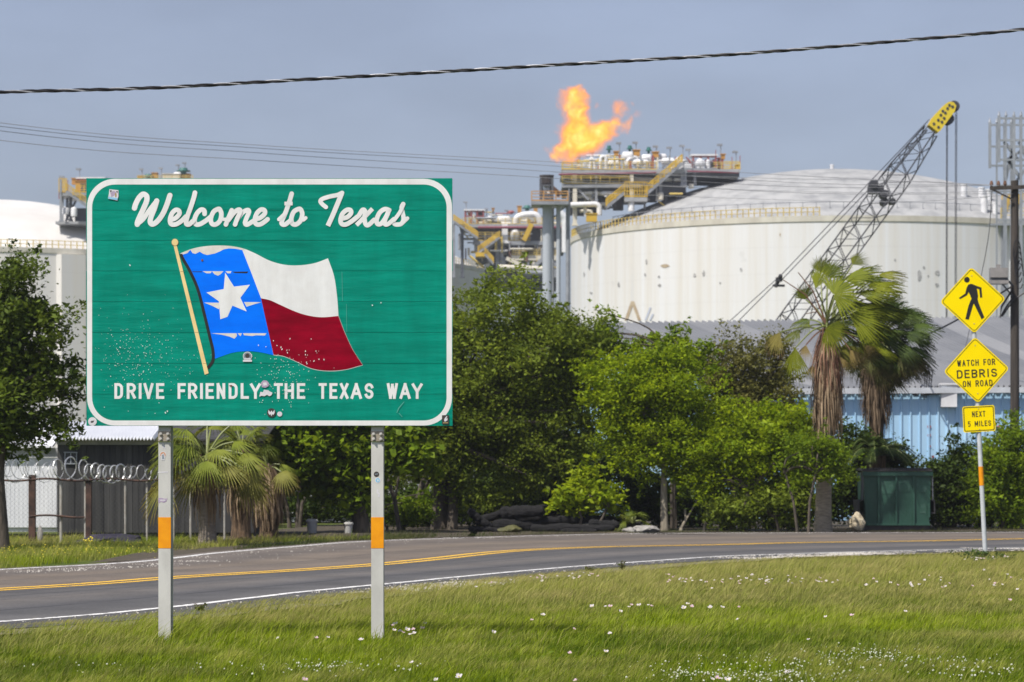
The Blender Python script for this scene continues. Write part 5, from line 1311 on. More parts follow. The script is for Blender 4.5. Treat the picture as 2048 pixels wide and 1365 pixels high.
# ---------------------------------------------------------------- dumpster
DD_ = 82.3
M_dg = mat('faded_green_dumpster', (.026, .080, .056), (.018, .060, .043), scale=2.2, rough=.5, bump=.15, lo=.3, hi=.7)
M_scuff = mat('scuffed_green', (.06, .12, .095), (.026, .08, .056), scale=7, lo=.5, hi=.72, rough=.6)
M_lid = mat('black_dumpster_lid', (.045, .04, .042), (.02, .02, .022), scale=4, rough=.5)
Dm = thing('dumpster', 'dark green front load dumpster with a black lid beside the palm trunk', 'dumpster', P(1793, 949, DD_) - Vector((0, 0, EYE)), rot=(0, 0, R(0)))
q = lambda u, v, y=0: Vector((P(u, v, DD_).x, DD_ + y, P(u, v, DD_).z))
xl, xr = q(1727, 0).x, q(1862, 0).x; zb, zt = .16, q(0, 945).z
mb = MB()
mb.hexa([(xl + .05, DD_, zb), (xr - .05, DD_, zb), (xr - .05, DD_ + 1.5, zb), (xl + .05, DD_ + 1.5, zb), (xl, DD_ - .03, zt), (xr, DD_ - .03, zt), (xr, DD_ + 1.6, zt), (xl, DD_ + 1.6, zt)])
body = mb.build('body', M_dg, Dm)
mb = MB()
for u in (1757, 1792, 1827):
    x_ = q(u, 0).x; mb.box(x_ - .028, x_ + .028, DD_ - .075, DD_ - .004, zb, zt - .1)
mb.box(xl - .04, xr + .04, DD_ - .10, DD_ - .035, zt - .10, zt + .02); mb.box(xl + .03, xr - .03, DD_ - .05, DD_ - .002, zb, zb + .06)
mb.build('stiffening_rib', M_dg, body)
mb = MB()
mb.box(xl + .03, xr - .03, DD_ + .02, DD_ + 1.4, .02, zb - .003); mb.build('base_skid', M_lid, Dm)
mb = MB()
mb.hexa([(xl - .03, DD_ - .12, zt + .03), (xr + .03, DD_ - .12, zt + .03), (xr + .03, DD_ + 1.6, zt + .06), (xl - .03, DD_ + 1.6, zt + .06), (xl - .03, DD_ - .12, zt + .075), (xr + .03, DD_ - .12, zt + .075), (xr + .03, DD_ + 1.6, zt + .11), (xl - .03, DD_ + 1.6, zt + .11)])
for i in range(24):
    x_ = xl + .03 + (xr - xl - .06) * i / 23; mb.hexa([(x_ - .02, DD_ - .10, zt + .08), (x_ + .02, DD_ - .10, zt + .08), (x_ + .02, DD_ + 1.55, zt + .108), (x_ - .02, DD_ + 1.55, zt + .108), (x_ - .02, DD_ - .10, zt + .11), (x_ + .02, DD_ - .10, zt + .11), (x_ + .02, DD_ + 1.55, zt + .13), (x_ - .02, DD_ + 1.55, zt + .13)])
mb.build('lid', M_lid, Dm)
for s, x_ in ((-1, xl), (1, xr)):
    mb = MB(); z0, z1 = q(0, 1028).z, q(0, 1010).z
    for za, zc in ((z0, z0 + .04), (z1 + .1, z1 + .14)): mb.box(min(x_, x_ + s * .14), max(x_, x_ + s * .14), DD_ + .1, DD_ + 1.3, za, zc)
    mb.box(min(x_ + s * .10, x_ + s * .14), max(x_ + s * .10, x_ + s * .14), DD_ + .1, DD_ + 1.3, z0 + .04, z1 + .1); mb.build('fork_pocket', M_lid, Dm)
    mb = MB(); mb.beam((x_ + s * .03, DD_ - .05, zt), (x_ + s * .05, DD_ - .02, q(0, 1000).z), .035); mb.build('lift_rod', M_dark, Dm)
mb = MB()
for u in (1733, 1857): mb.box(q(u, 0).x - .03, q(u, 0).x + .03, DD_ - .12, DD_ - .055, q(0, 1035).z, q(0, 1007).z)
mb.build('side_handle', M_dg, Dm)
for u, v, w_, h_ in ((1774, 975, 24, 26), (1808, 972, 22, 24), (1843, 970, 20, 30), (1846, 1018, 12, 18), (1742, 1015, 6, 16)):
    mb = MB(); c = q(u, v); mb.face([(c.x - W(w_ / 2, DD_), DD_ - .034 + (zt - c.z) / (zt - zb) * .03, c.z - W(h_ / 2, DD_)), (c.x + W(w_ / 2, DD_), DD_ - .034 + (zt - c.z) / (zt - zb) * .03, c.z - W(h_ / 2, DD_)), (c.x + W(w_ / 2, DD_), DD_ - .034 + (zt - c.z) / (zt - zb) * .03, c.z + W(h_ / 2, DD_)), (c.x - W(w_ / 2, DD_), DD_ - .034 + (zt - c.z) / (zt - zb) * .03, c.z + W(h_ / 2, DD_))])
    mb.build('scuff_mark', M_scuff, body)

# ---------------------------------------------------------------- driftwood logs, rocks, mound
M_log = mat('charred_driftwood', (.015, .014, .015), (.004, .004, .004), scale=4, stretch=(.5, 5, 5), rough=.95, bump=1.0)
DL = 81.2
def log(label, u0, v0, u1, v1, r_px, dy, seed):
    g = random.Random(seed); a, b = P(u0, v0, DL + dy), P(u1, v1, DL + dy + g.uniform(-.5, .5)); r_ = W(r_px, DL); mb = MB(); k = 12; pts = []; rad = []
    for i in range(k + 1):
        t = i / k; p = a.lerp(b, t) + Vector((0, g.uniform(-.04, .04), g.uniform(-.05, .05) * r_ * 4)); pts.append(p); rad.append(r_ * (g.uniform(.82, 1.12)) * (1 - .25 * t))
    rad[0] *= .75; rad[-1] *= .6
    mb.tube(pts, rad, 11)
    o = mb.build('driftwood_log', M_log, smooth=True)
    tx = bpy.data.textures.new('bark_lumps', 'CLOUDS'); tx.noise_scale = .09
    sb = o.modifiers.new('s', 'SUBSURF'); sb.levels = sb.render_levels = 1
    d = o.modifiers.new('d', 'DISPLACE'); d.texture = tx; d.strength = r_ * .42; d.mid_level = .5; d.texture_coords = 'GLOBAL'
    return tag(o, label, 'log', 'dark driftwood logs piled at the roadside')
log('thick dark log along the bottom right of the driftwood pile', 1060, 1058, 1232, 1056, 11, -.2, 1)
log('dark log lying second from the ground on the right of the driftwood pile', 1075, 1044, 1228, 1036, 10, .5, 2)
log('dark log with a blunt raised end on top of the driftwood pile', 1085, 1026, 1152, 1014, 7.5, .9, 3)
log('bulky dark root end arching at the middle of the driftwood pile', 1000, 1028, 1090, 1022, 15, .6, 4)
log('dark log leaning down at the left end of the driftwood pile', 936, 1022, 985, 1056, 9, .0, 5)
log('dark log low at the centre of the driftwood pile', 985, 1052, 1080, 1052, 14, .3, 6)
log('slim dark log low beneath the left end of the driftwood pile', 935, 1058, 1030, 1062, 7, -.5, 7)
log('long dark log resting across the back of the driftwood pile', 1015, 1040, 1160, 1030, 10, 1.2, 9)
log('dark log with a pointed end sloping up at the rear left of the driftwood pile', 950, 1046, 1030, 1018, 9, .9, 10)
log('thin dark pole lying along the very top of the driftwood pile', 1020, 1016, 1105, 1012, 4, 1.0, 11)
log('dark stub poking out low at the front right of the driftwood pile', 1120, 1063, 1195, 1062, 6, -.6, 12)
log('short dark log at the far right tip of the driftwood pile', 1180, 1046, 1240, 1050, 9, .2, 8)
def rock(label, u, v, w_px, h_px, D, m_, seed, name='rock', group=None, cat='rock'):
    c = P(u, v, D); bm = bmesh.new(); bmesh.ops.create_icosphere(bm, subdivisions=3, radius=1)
    for vv in bm.verts:
        k = 1 + .38 * noise.noise(vv.co * 1.3 + Vector((seed * 7.3, 0, 0))) + .14 * noise.noise(vv.co * 4 + Vector((0, seed, 0)))
        vv.co = Vector((vv.co.x * k * W(w_px / 2, D), vv.co.y * k * W(w_px / 2, D) * .8, vv.co.z * k * W(h_px / 2, D)))
    me = bpy.data.meshes.new(name); bm.to_mesh(me); bm.free(); o = link(name, me, m_); o.location = c
    return tag(o, label, cat, group)
M_lime = mat('pale_limestone', (.58, .50, .36), (.34, .28, .19), scale=9, rough=.9, bump=.6)
M_conc = mat('broken_concrete', (.34, .32, .30), (.22, .21, .19), scale=6, rough=.9, bump=.5)
rock('pale tan limestone boulder at the left foot of the dumpster', 1713, 1045, 30, 36, 81.6, M_lime, 1)
rock('grey broken concrete slab at the right end of the driftwood pile', 1288, 1060, 60, 18, 80.8, M_conc, 2)
rock('small grey concrete lump beside the driftwood pile', 1258, 1062, 28, 13, 80.5, M_conc, 3)
rock('olive sheet covered block at the foot of the driftwood pile', 1022, 1062, 50, 20, 80.3, mat('olive_tarp', (.10, .095, .03), (.06, .06, .02), scale=5), 4, 'tarpaulin_bundle', cat='bundle')
rock('low dark purple tarpaulin mound at the foot of the fence', 214, 1086, 140, 34, 67.6, mat('purple_black_tarp', (.032, .026, .045), (.016, .014, .022), scale=6, rough=.6, bump=.6), 5, 'tarpaulin_mound', cat='mound')
rock('pale concrete stub at the foot of the white shed', 80, 1070, 11, 34, 68.0, M_conc, 6, 'concrete_stub', cat='stub')
# ---------------------------------------------------------------- trees
M_bark = mat('grey_brown_bark', (.13, .105, .08), (.05, .042, .034), scale=6, stretch=(2, 2, .4), rough=.95, bump=.6)
M_barkl = mat('pale_bark', (.33, .29, .22), (.18, .155, .12), scale=6, stretch=(2, 2, .4), rough=.95, bump=.4)
M_oak = leaf_mat('oak_leaves', (.082, .120, .010), (.260, .330, .034), .44)
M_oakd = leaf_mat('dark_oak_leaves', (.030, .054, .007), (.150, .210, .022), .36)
M_brt = leaf_mat('bright_green_leaves', (.130, .205, .004), (.340, .435, .009), .46)
M_mid = leaf_mat('mid_green_leaves', (.080, .140, .006), (.245, .340, .014), .44)
M_olv = leaf_mat('olive_leaves', (.085, .090, .020), (.27, .26, .06), .38)
M_drk = leaf_mat('shade_leaves', (.022, .042, .006), (.085, .130, .014), .3)  # leaf colour darkened to imitate deep shade under the crowns
def leaves(C, rad, per, size, g, flat=.65, elong=.5, tint_b=None, up=.35):
    """C (n,3) clump centres, rad (n,) clump radii -> leaf blades gathered round every clump"""
    n = len(C); N = n * per
    idx = np.repeat(np.arange(n), per)
    off = g.normal(0, .5, (N, 3)); off[:, 2] *= flat
    c = C[idx] + off * rad[idx][:, None]
    u = g.normal(0, 1, (N, 3)); u[:, 2] *= .7; u /= np.linalg.norm(u, axis=1)[:, None]
    nn = g.normal(0, 1, (N, 3)); nn[:, 2] = np.abs(nn[:, 2]) + up
    w = np.cross(nn, u); w /= np.linalg.norm(w, axis=1)[:, None] + 1e-9
    s = size * (g.uniform(.6, 1.3, N) * g.uniform(.7, 1.45, n)[idx])[:, None]
    V = np.stack([c - u * s * .5, c + w * s * elong * .5 + u * s * .05, c + u * s * .55, c - w * s * elong * .5 + u * s * .05], 1).reshape(-1, 3)
    F = np.arange(N * 4).reshape(-1, 4)
    tb = g.uniform(.1, .8, n) if tint_b is None else tint_b
    t = np.clip(tb[idx] + g.normal(0, .17, N), 0, 1)
    return V, F, t
def crown_points(ells, n, D, g, shell=.5, lump=.16, ydep=.8):
    """clump centres in a union of photo ellipses, given real depth; pushed towards an uneven shell"""
    area = np.array([e[2] * e[3] for e in ells], float); area /= area.sum()
    out = []
    while len(out) < n:
        e = ells[g.choice(len(ells), p=area)]
        d = g.normal(0, 1, 3); d /= np.linalg.norm(d)
        k = noise.noise(Vector(d) * 2.3 + Vector((e[0] * .01, e[1] * .01, 0)))
        r_ = (g.uniform(shell, 1) if g.uniform() < .8 else g.uniform(0, 1)) * (1 + lump * 2 * k)
        Y = D + (e[4] if len(e) > 4 else 0) + d[1] * r_ * W((e[2] + e[3]) / 2, D) * ydep
        p = P(e[0] + d[0] * r_ * e[2], e[1] - d[2] * r_ * e[3], D); p.y = Y
        if p.z > .15: out.append(p)
    return np.array([tuple(p) for p in out])
def tree(name, label, cat, D, foot, ells, n, per, size, mleaf, mbark, tr, seed, clump=.42, group=None, limbs=22, fork=.45, stems=1, shell=.5, twigs=0, lump=.16, ydep=.8, elong=.5):
    g = np.random.RandomState(seed)
    b = P(foot, 949, D) - Vector((0, 0, EYE))
    t = thing(name, label, cat, b, group)
    C = crown_points(ells, n, D, g, shell, lump, ydep)
    mb = MB()
    zlo, zhi = C[:, 2].min(), C[:, 2].max()
    fz = max(.35, zlo + (zhi - zlo) * fork * .5)
    tops = []
    for s in range(stems):
        o = Vector((g.normal(0, .25) if stems > 1 else 0, g.normal(0, .25) if stems > 1 else 0, 0))
        top = Vector((b.x + o.x * 2.2 + g.normal(0, .12), D + o.y, fz))
        mb.tube([Vector((b.x, D, -.3)) + o, Vector((b.x, D, .12)) + o, Vector((b.x, D, fz * .5)) + o * 1.4 + Vector((g.normal(0, .06), 0, 0)), top], [tr * 1.5, tr * 1.1, tr * .9, tr * .75], 9)
        tops.append(top)
    for i in g.choice(len(C), min(limbs, len(C)), replace=False):
        e = Vector(C[i]); s0 = tops[g.randint(len(tops))]; m1 = s0.lerp(e, .45) + Vector((g.normal(0, .15), g.normal(0, .15), .12 * (e - s0).length))
        q = spline([tuple(s0 - Vector((0, 0, .1))), tuple(m1), tuple(e)], 4); k = len(q)
        mb.tube(q, [tr * .5 * (1 - j / k) + .012 for j in range(k)], 6)
    mb.build('trunk', mbark, t, smooth=True)
    if twigs:   # loose sprays that break the outline
        ctr = C.mean(0); far = C[np.argsort(-np.linalg.norm((C - ctr) * [1, .4, 1], axis=1))[:twigs * 2]]
        pick = far[g.choice(len(far), twigs, replace=False)]
        dirs = pick - ctr; dirs /= np.linalg.norm(dirs, axis=1)[:, None]
        ex = [pick + dirs * k + g.normal(0, .05, pick.shape) for k in (.22, .4, .55)]
        Ct = np.concatenate(ex); rt = np.repeat([.16, .11, .07], len(pick))
        V2, F2, t2 = leaves(Ct, rt, max(6, per // 9), size, g, elong=elong)
    rad = clump * g.uniform(.6, 1.3, len(C))
    # tint: leafy outer tips are fresher than inner leaves
    V, F, ti = leaves(C, rad, per, size, g, elong=elong)
    if twigs: F = np.concatenate([F, F2 + len(V)]); V = np.concatenate([V, V2]); ti = np.concatenate([ti, t2])
    V[:, 2] = np.maximum(V[:, 2], .02)
    me = np_mesh('crown', V - np.array(b), F, {'tint': ti})
    link('crown', me, mleaf, t, local=True)
    return t
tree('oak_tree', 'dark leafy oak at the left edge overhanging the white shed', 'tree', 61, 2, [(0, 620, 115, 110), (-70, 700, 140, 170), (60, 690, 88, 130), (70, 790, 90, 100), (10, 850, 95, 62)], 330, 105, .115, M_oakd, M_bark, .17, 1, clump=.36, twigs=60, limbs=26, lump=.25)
tree('oak_tree', 'large spreading oak rising just right of the welcome sign', 'tree', 84.5, 880, [(1010, 690, 165, 150), (930, 790, 150, 170), (1105, 800, 105, 165), (1000, 880, 170, 130), (1150, 740, 60, 90), (1080, 650, 70, 60), (870, 870, 130, 120)], 760, 135, .12, M_oak, M_bark, .26, 2, clump=.50, twigs=90, limbs=34, lump=.22)
tree('broadleaf_tree', 'broad leafed tree with hanging bright foliage behind the sign posts', 'tree', 79.5, 722, [(640, 890, 120, 75), (700, 930, 75, 80), (580, 900, 80, 60), (640, 800, 130, 110), (800, 880, 70, 70), (640, 960, 40, 40)], 380, 75, .19, M_mid, M_bark, .24, 3, clump=.42, twigs=40, limbs=24, elong=.75)
tree('young_tree', 'bright green young tree with a slender pale forked trunk', 'tree', 82.5, 1329, [(1330, 800, 105, 95), (1385, 870, 90, 85), (1270, 850, 75, 80), (1310, 745, 85, 55), (1225, 790, 55, 80), (1340, 900, 110, 60)], 430, 125, .11, M_brt, M_barkl, .11, 4, clump=.42, twigs=60, fork=.35, lump=.25)
tree('olive_green_tree', 'brownish olive tree with sparse upright tips against the warehouse roof', 'tree', 88, 1500, [(1475, 735, 80, 65), (1535, 770, 70, 90), (1430, 760, 60, 60), (1490, 820, 100, 80), (1555, 690, 30, 50)], 260, 85, .105, M_olv, M_bark, .15, 5, clump=.38, twigs=80, lump=.3)
tree('spreading_tree', 'bright green spreading tree left of the tall palm trunk', 'tree', 82.2, 1466, [(1490, 890, 105, 85), (1430, 935, 75, 60), (1560, 900, 70, 85), (1530, 945, 90, 50), (1600, 870, 40, 60)], 340, 100, .11, M_brt, M_bark, .10, 6, clump=.42, stems=3, fork=.2, twigs=40)
tree('shrub', 'leafy green shrub spreading in front of the tall palm trunk', 'shrub', 79.9, 1612, [(1645, 905, 42, 42), (1672, 925, 30, 38), (1615, 915, 42, 50)], 100, 85, .10, M_mid, M_bark, .04, 7, clump=.3, stems=2, twigs=16)
tree('shrub', 'small vivid lime green shrub behind the driftwood pile', 'shrub', 82.0, 1165, [(1165, 985, 52, 34), (1140, 1005, 32, 25), (1195, 1000, 36, 28), (1175, 955, 26, 20)], 95, 60, .15, leaf_mat('lime_leaves', (.16, .24, .004), (.40, .48, .015), .45), M_bark, .04, 8, clump=.28, stems=3, twigs=18)
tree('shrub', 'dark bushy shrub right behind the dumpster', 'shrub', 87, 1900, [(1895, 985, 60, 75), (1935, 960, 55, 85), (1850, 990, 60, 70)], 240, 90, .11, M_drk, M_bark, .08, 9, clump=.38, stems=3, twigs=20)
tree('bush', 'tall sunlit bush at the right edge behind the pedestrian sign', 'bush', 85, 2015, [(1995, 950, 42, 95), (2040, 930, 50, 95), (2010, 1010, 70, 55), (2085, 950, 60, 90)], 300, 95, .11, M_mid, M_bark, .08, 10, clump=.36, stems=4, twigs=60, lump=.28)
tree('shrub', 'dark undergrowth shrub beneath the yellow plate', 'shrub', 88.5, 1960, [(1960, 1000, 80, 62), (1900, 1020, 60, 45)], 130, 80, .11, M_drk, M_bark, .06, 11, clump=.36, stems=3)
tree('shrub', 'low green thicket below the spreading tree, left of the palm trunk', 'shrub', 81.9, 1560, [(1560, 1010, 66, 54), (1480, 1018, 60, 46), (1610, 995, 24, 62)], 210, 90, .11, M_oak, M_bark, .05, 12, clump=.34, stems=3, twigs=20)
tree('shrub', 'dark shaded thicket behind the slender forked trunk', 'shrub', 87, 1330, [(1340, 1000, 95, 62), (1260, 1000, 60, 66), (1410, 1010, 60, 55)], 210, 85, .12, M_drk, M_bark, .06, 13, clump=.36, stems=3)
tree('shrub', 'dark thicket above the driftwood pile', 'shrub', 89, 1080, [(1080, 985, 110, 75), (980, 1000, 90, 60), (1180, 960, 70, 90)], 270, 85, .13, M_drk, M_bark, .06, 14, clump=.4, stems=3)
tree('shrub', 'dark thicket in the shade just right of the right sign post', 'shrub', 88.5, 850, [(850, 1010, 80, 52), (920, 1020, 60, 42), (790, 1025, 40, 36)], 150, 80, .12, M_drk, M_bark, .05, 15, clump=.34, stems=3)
tree('shrub', 'sunlit green shrub low behind the right sign post', 'shrub', 83, 800, [(800, 1030, 40, 28), (835, 1020, 30, 32)], 50, 60, .12, M_mid, M_bark, .03, 16, clump=.26, stems=2)
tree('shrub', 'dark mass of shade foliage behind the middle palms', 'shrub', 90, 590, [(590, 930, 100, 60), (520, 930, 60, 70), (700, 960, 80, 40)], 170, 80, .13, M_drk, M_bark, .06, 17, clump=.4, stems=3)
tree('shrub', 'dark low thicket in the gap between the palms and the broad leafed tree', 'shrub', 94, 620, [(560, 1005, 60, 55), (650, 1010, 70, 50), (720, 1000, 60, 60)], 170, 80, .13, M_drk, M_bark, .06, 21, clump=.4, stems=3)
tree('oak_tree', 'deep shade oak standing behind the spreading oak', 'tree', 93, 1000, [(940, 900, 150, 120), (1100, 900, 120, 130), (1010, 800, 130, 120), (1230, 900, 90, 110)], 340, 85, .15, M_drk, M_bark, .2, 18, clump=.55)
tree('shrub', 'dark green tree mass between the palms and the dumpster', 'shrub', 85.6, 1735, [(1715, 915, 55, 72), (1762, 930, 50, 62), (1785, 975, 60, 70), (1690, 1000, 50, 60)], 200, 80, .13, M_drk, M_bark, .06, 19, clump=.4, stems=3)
tree('shrub', 'glossy green shrub with upright shoots against the warehouse roof', 'shrub', 86, 1350, [(1315, 690, 26, 28), (1355, 700, 22, 42), (1260, 710, 42, 34), (1210, 690, 30, 60), (1400, 720, 30, 30)], 90, 70, .13, M_mid, M_bark, .05, 20, clump=.28, stems=3, twigs=30)
# bare thin trunks standing in the shade
for lab, u, D, u2, v2, r_, m_ in (('thin dark trunk leaning in the shade right of the right sign post', 798, 82, 770, 940, .07, M_bark), ('crooked forked dark trunk beneath the spreading oak', 805, 83.5, 850, 950, .1, M_bark), ('straight dark trunk in the shade near the driftwood', 905, 84, 898, 930, .16, M_bark),
                                 ('slim pale trunk beneath the bright spreading tree', 1409, 82.6, 1411, 985, .045, M_barkl), ('pale twin stemmed sapling trunk right of the forked trunk', 1362, 82.4, 1370, 1020, .05, M_barkl)):
    q0 = P(u, 949, D) - Vector((0, 0, EYE)); t = thing('bare_trunk', lab, 'tree trunk', q0)
    mb = MB(); q1 = P(u2, v2, D + .3); md = q0.lerp(q1, .5) + Vector((.08, 0, 0)); mb.tube([q0 - Vector((0, 0, .2)), q0 + Vector((0, 0, .1)), md, q1], [r_ * 1.4, r_, r_ * .85, r_ * .6], 8)
    mb.build('trunk', m_, t, smooth=True)
    mb = MB(); mb.tube([md, md.lerp(q1, .6) + Vector((.3, .1, .3)), q1 + Vector((.5, .1, .5))], [r_ * .6, r_ * .45, r_ * .2], 6); mb.build('branch', m_, t, smooth=True)

# ---------------------------------------------------------------- palms
M_fan = leaf_mat('fan_palm_green', (.060, .095, .008), (.265, .295, .020), .32, dry=(.36, .25, .11), rough=.55)
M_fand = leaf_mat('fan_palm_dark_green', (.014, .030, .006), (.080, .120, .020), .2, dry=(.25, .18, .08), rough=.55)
M_sab = leaf_mat('sabal_green', (.045, .078, .007), (.205, .245, .030), .28, dry=(.38, .30, .10), rough=.5)
M_dead = leaf_mat('dead_frond_straw', (.10, .065, .036), (.42, .31, .20), .15, rough=.9)
M_pet = mat('palm_petiole', (.20, .23, .06), (.13, .15, .04), scale=5, rough=.5)
M_petd = mat('brown_petiole', (.20, .10, .06), (.10, .055, .035), scale=6, rough=.8)
M_ptrunk = mat('palm_trunk_grey', (.33, .28, .22), (.19, .155, .12), scale=5, stretch=(1, 1, 5), rough=.95, bump=.5)
M_pfib = mat('palm_trunk_fibre', (.20, .13, .075), (.06, .04, .025), scale=7, stretch=(3, 3, .35), rough=.95, bump=.8)
def fan(hub, axis, normal, Rf, g, nseg=30, spread=115, droop=.25, wind=.0, split=.55, dry=0., tb=.5, pleat=.035):
    """one palmate blade: pleated segments joined near the hub and free at the tips"""
    hub, a, nn = np.array(hub), np.array(axis, float), np.array(normal, float)
    a /= np.linalg.norm(a); nn -= a * nn.dot(a); nn /= np.linalg.norm(nn); s = np.cross(nn, a)
    V, F, T, Dr = [], [], [], []
    for i in range(nseg):
        t = (i + .5) / nseg * 2 - 1; ang = R(spread) * t
        d = a * math.cos(ang) + s * math.sin(ang); w = -a * math.sin(ang) + s * math.cos(ang)
        Ls = Rf * (1 - .22 * abs(t) ** 2) * g.uniform(.9, 1.06); half = R(spread) / nseg
        base = len(V); k = 0
        for u, wf in ((.03, 1.0), (.3, 1.0), (split, .95), (.8, .38), (1, .03)):
            r_ = Ls * u; hw = r_ * math.tan(half) * wf if u <= split else Ls * split * math.tan(half) * wf
            dz = droop * Rf * u ** 2.4 * g.uniform(.8, 1.25) if u > split else droop * Rf * u ** 2.4
            c = hub + d * r_ + np.array([wind * Rf * u ** 2, 0, -dz]) + nn * (-.25 * abs(t) * r_ * .5)
            V += [c - w * hw + nn * pleat * Rf * u * (.5 if u < .9 else 0), c - nn * pleat * Rf * u * .5, c + w * hw + nn * pleat * Rf * u * (.5 if u < .9 else 0)]
        for q in range(4):
            for e in (0, 1):
                F.append((base + q * 3 + e, base + q * 3 + e + 1, base + q * 3 + 3 + e + 1, base + q * 3 + 3 + e)); T.append(min(1, max(0, tb + g.normal(0, .14) + (.28 if e else -.28)))); Dr.append(min(1, dry + (max(0, q - 2) * dry)))  # pleat shading painted in: one face tinted lighter, the other darker
    return V, F, T, Dr
def frond(parent, start, hub, axis, normal, Rf, g, mleaf, mpet=None, **kw):
    start, hub = Vector(start), Vector(hub)
    V, F, T, Dr = fan(hub, axis, normal, Rf, g, **kw)
    b = np.array(root_of(parent).location)
    me = np_mesh('frond', np.array(V) - b, np.array(F), {'tint': T, 'dry': Dr})
    o = link('frond', me, mleaf, parent, local=True)
    mb = MB(); m1 = start.lerp(hub, .5) + Vector((0, 0, .1 * (hub - start).length)); q = spline([tuple(start), tuple(m1), tuple(hub)], 5)
    mb.tube(q, [.03 * (1 - .4 * j / len(q)) for j in range(len(q))], 5); mb.build('petiole', mpet or M_pet, o, smooth=True)
    return o
def skirt(parent, c, z0, z1, r0, r1, n, g, mleaf=None, name='dead_frond_skirt', wid=.05, lean=(0, 0)):
    """a shag of hanging dead blades round the trunk"""
    V, F, T = [], [], []
    for i in range(n):
        a = g.uniform(0, 2 * math.pi); zt = g.uniform(z1 + .25 * (z0 - z1), z0); L_ = g.uniform(.6, 1.5) * (1 if zt - z1 > .8 else .7)
        f = (z0 - zt) / (z0 - z1 + 1e-6); rr_ = (r0 + (r1 - r0) * math.sin(min(1, .22 + f * .95) * math.pi * .82)) * g.uniform(.55, 1.08)
        k = len(V); w = wid * g.uniform(.5, 1.5); tb = g.beta(1.4, 1.6)
        for u in (0, .35, .7, 1):
            rad = rr_ * (.55 + .5 * math.sin(u * 2.1)); ww = w * (1 - .75 * u ** 2)
            p = np.array([c[0] + math.cos(a + .1 * u) * rad + lean[0] * f, c[1] + math.sin(a + .1 * u) * rad, zt - L_ * u]); s = np.array([-math.sin(a), math.cos(a), 0]) * ww
            V += [p - s, p + s]
        for u in range(3): F.append((k + 2 * u, k + 2 * u + 1, k + 2 * u + 3, k + 2 * u + 2)); T.append(min(1, max(0, tb + g.normal(0, .1))))
    b = np.array(root_of(parent).location)
    return link(name, np_mesh(name, np.array(V) - b, np.array(F), {'tint': T}), mleaf or M_dead, parent, local=True)
def ptrunk(parent, u, D, u1, v1, r0, r1, m_, name='trunk'):
    a = P(u, 949, D) - Vector((0, 0, EYE)); b = P(u1, v1, D); mb = MB(); pts, rad = [], []
    for i in range(31):
        t = i / 30; p = a.lerp(b, t); pts.append(p - Vector((0, 0, .25 if i == 0 else 0))); rad.append((r0 * (1 + .28 * math.exp(-t * 14)) * (1 - t) + r1 * t) * (1 + .03 * (i % 2)))
    mb.tube(pts, rad, 14); return mb.build(name, m_, parent, smooth=True)
# tall wind blown fan palm
g = np.random.RandomState(31); DPm = 81
WP = thing('fan_palm', 'tall wind blown fan palm with bright green fans, nearer of the two', 'palm tree', P(1648, 949, DPm) - Vector((0, 0, EYE)))
ptrunk(WP, 1646, DPm, 1652, 700, .225, .20, M_ptrunk)
cw = P(1656, 655, DPm)
skirt(WP, (P(1655, 0, DPm).x, DPm), P(0, 668, DPm).z, P(0, 868, DPm).z, .24, .47, 760, g, wid=.022)
skirt(WP, (P(1655, 0, DPm).x, DPm), P(0, 655, DPm).z, P(0, 770, DPm).z, .24, .50, 200, g, leaf_mat('red_brown_dead_stalks', (.07, .03, .02), (.34, .20, .13), .1, rough=.8), 'dead_stalk_skirt', .018)
F_ = lambda u, v, dy=0: P(u, v, DPm + dy)
def vdir(u, v, dy=0): return (u, dy, -v)
spec = [ # hub px, axis in picture (right, down), radius px, depth, facing, dry, tint
 ((1631, 578), (.30, -1), 62, -.5, (-.25, -1, .1), 34, .85, 0, .02), ((1667, 590), (.95, -.42), 62, -.9, (0, -1, .35), 100, .62, 0, .05), ((1702, 632), (1, .22), 68, -.8, (-.1, -1, .45), 62, .62, 0, .1),
 ((1653, 655), (.72, .62), 50, -1.1, (-.2, -1, .25), 78, .66, 0, .12), ((1591, 696), (-.12, 1), 62, -.7, (-.3, -1, .2), 38, .85, 0, .1), ((1560, 665), (-.55, .85), 48, -.3, (-.6, -1, .1), 42, .7, .5, .1),
 ((1612, 600), (-.25, -.6), 40, .3, (-.6, -1, .3), 60, .35, 0, .1), ((1690, 560), (.8, -.5), 60, .4, (.2, -.4, .9), 75, .3, 0, .3), ((1715, 585), (1, -.15), 66, .3, (.1, -.3, 1), 75, .35, 0, .3), ((1730, 610), (1, .1), 60, .5, (.1, -.5, 1), 70, .3, 0, .3),
 ((1700, 560), (.7, -.6), 52, .9, (.3, -.3, .9), 70, .2, 0, .25), ((1655, 555), (.4, -.9), 46, .6, (.1, -.8, .5), 70, .3, 0, .2), ((1690, 610), (.9, .2), 58, .6, (.1, -.6, .8), 70, .25, 0, .25), ((1715, 655), (.8, .6), 50, .2, (-.1, -.7, .6), 60, .5, 0, .15),
 ((1640, 545), (.1, -1), 40, .8, (0, -1, .2), 60, .35, .1, .1), ((1620, 640), (-.8, .2), 40, .6, (-.2, -.5, .8), 70, .3, 0, .1), ((1685, 690), (.6, .9), 46, .3, (-.1, -.8, .3), 55, .45, .25, .1), ((1735, 640), (.9, .4), 56, .8, (0, -.4, .8), 65, .25, 0, .2),
 ((1600, 660), (-.9, .5), 42, .7, (-.2, -.4, .8), 60, .3, .1, .1), ((1705, 530), (.5, -.8), 34, 1.2, (.2, -.6, .7), 60, .3, .1, .2)]
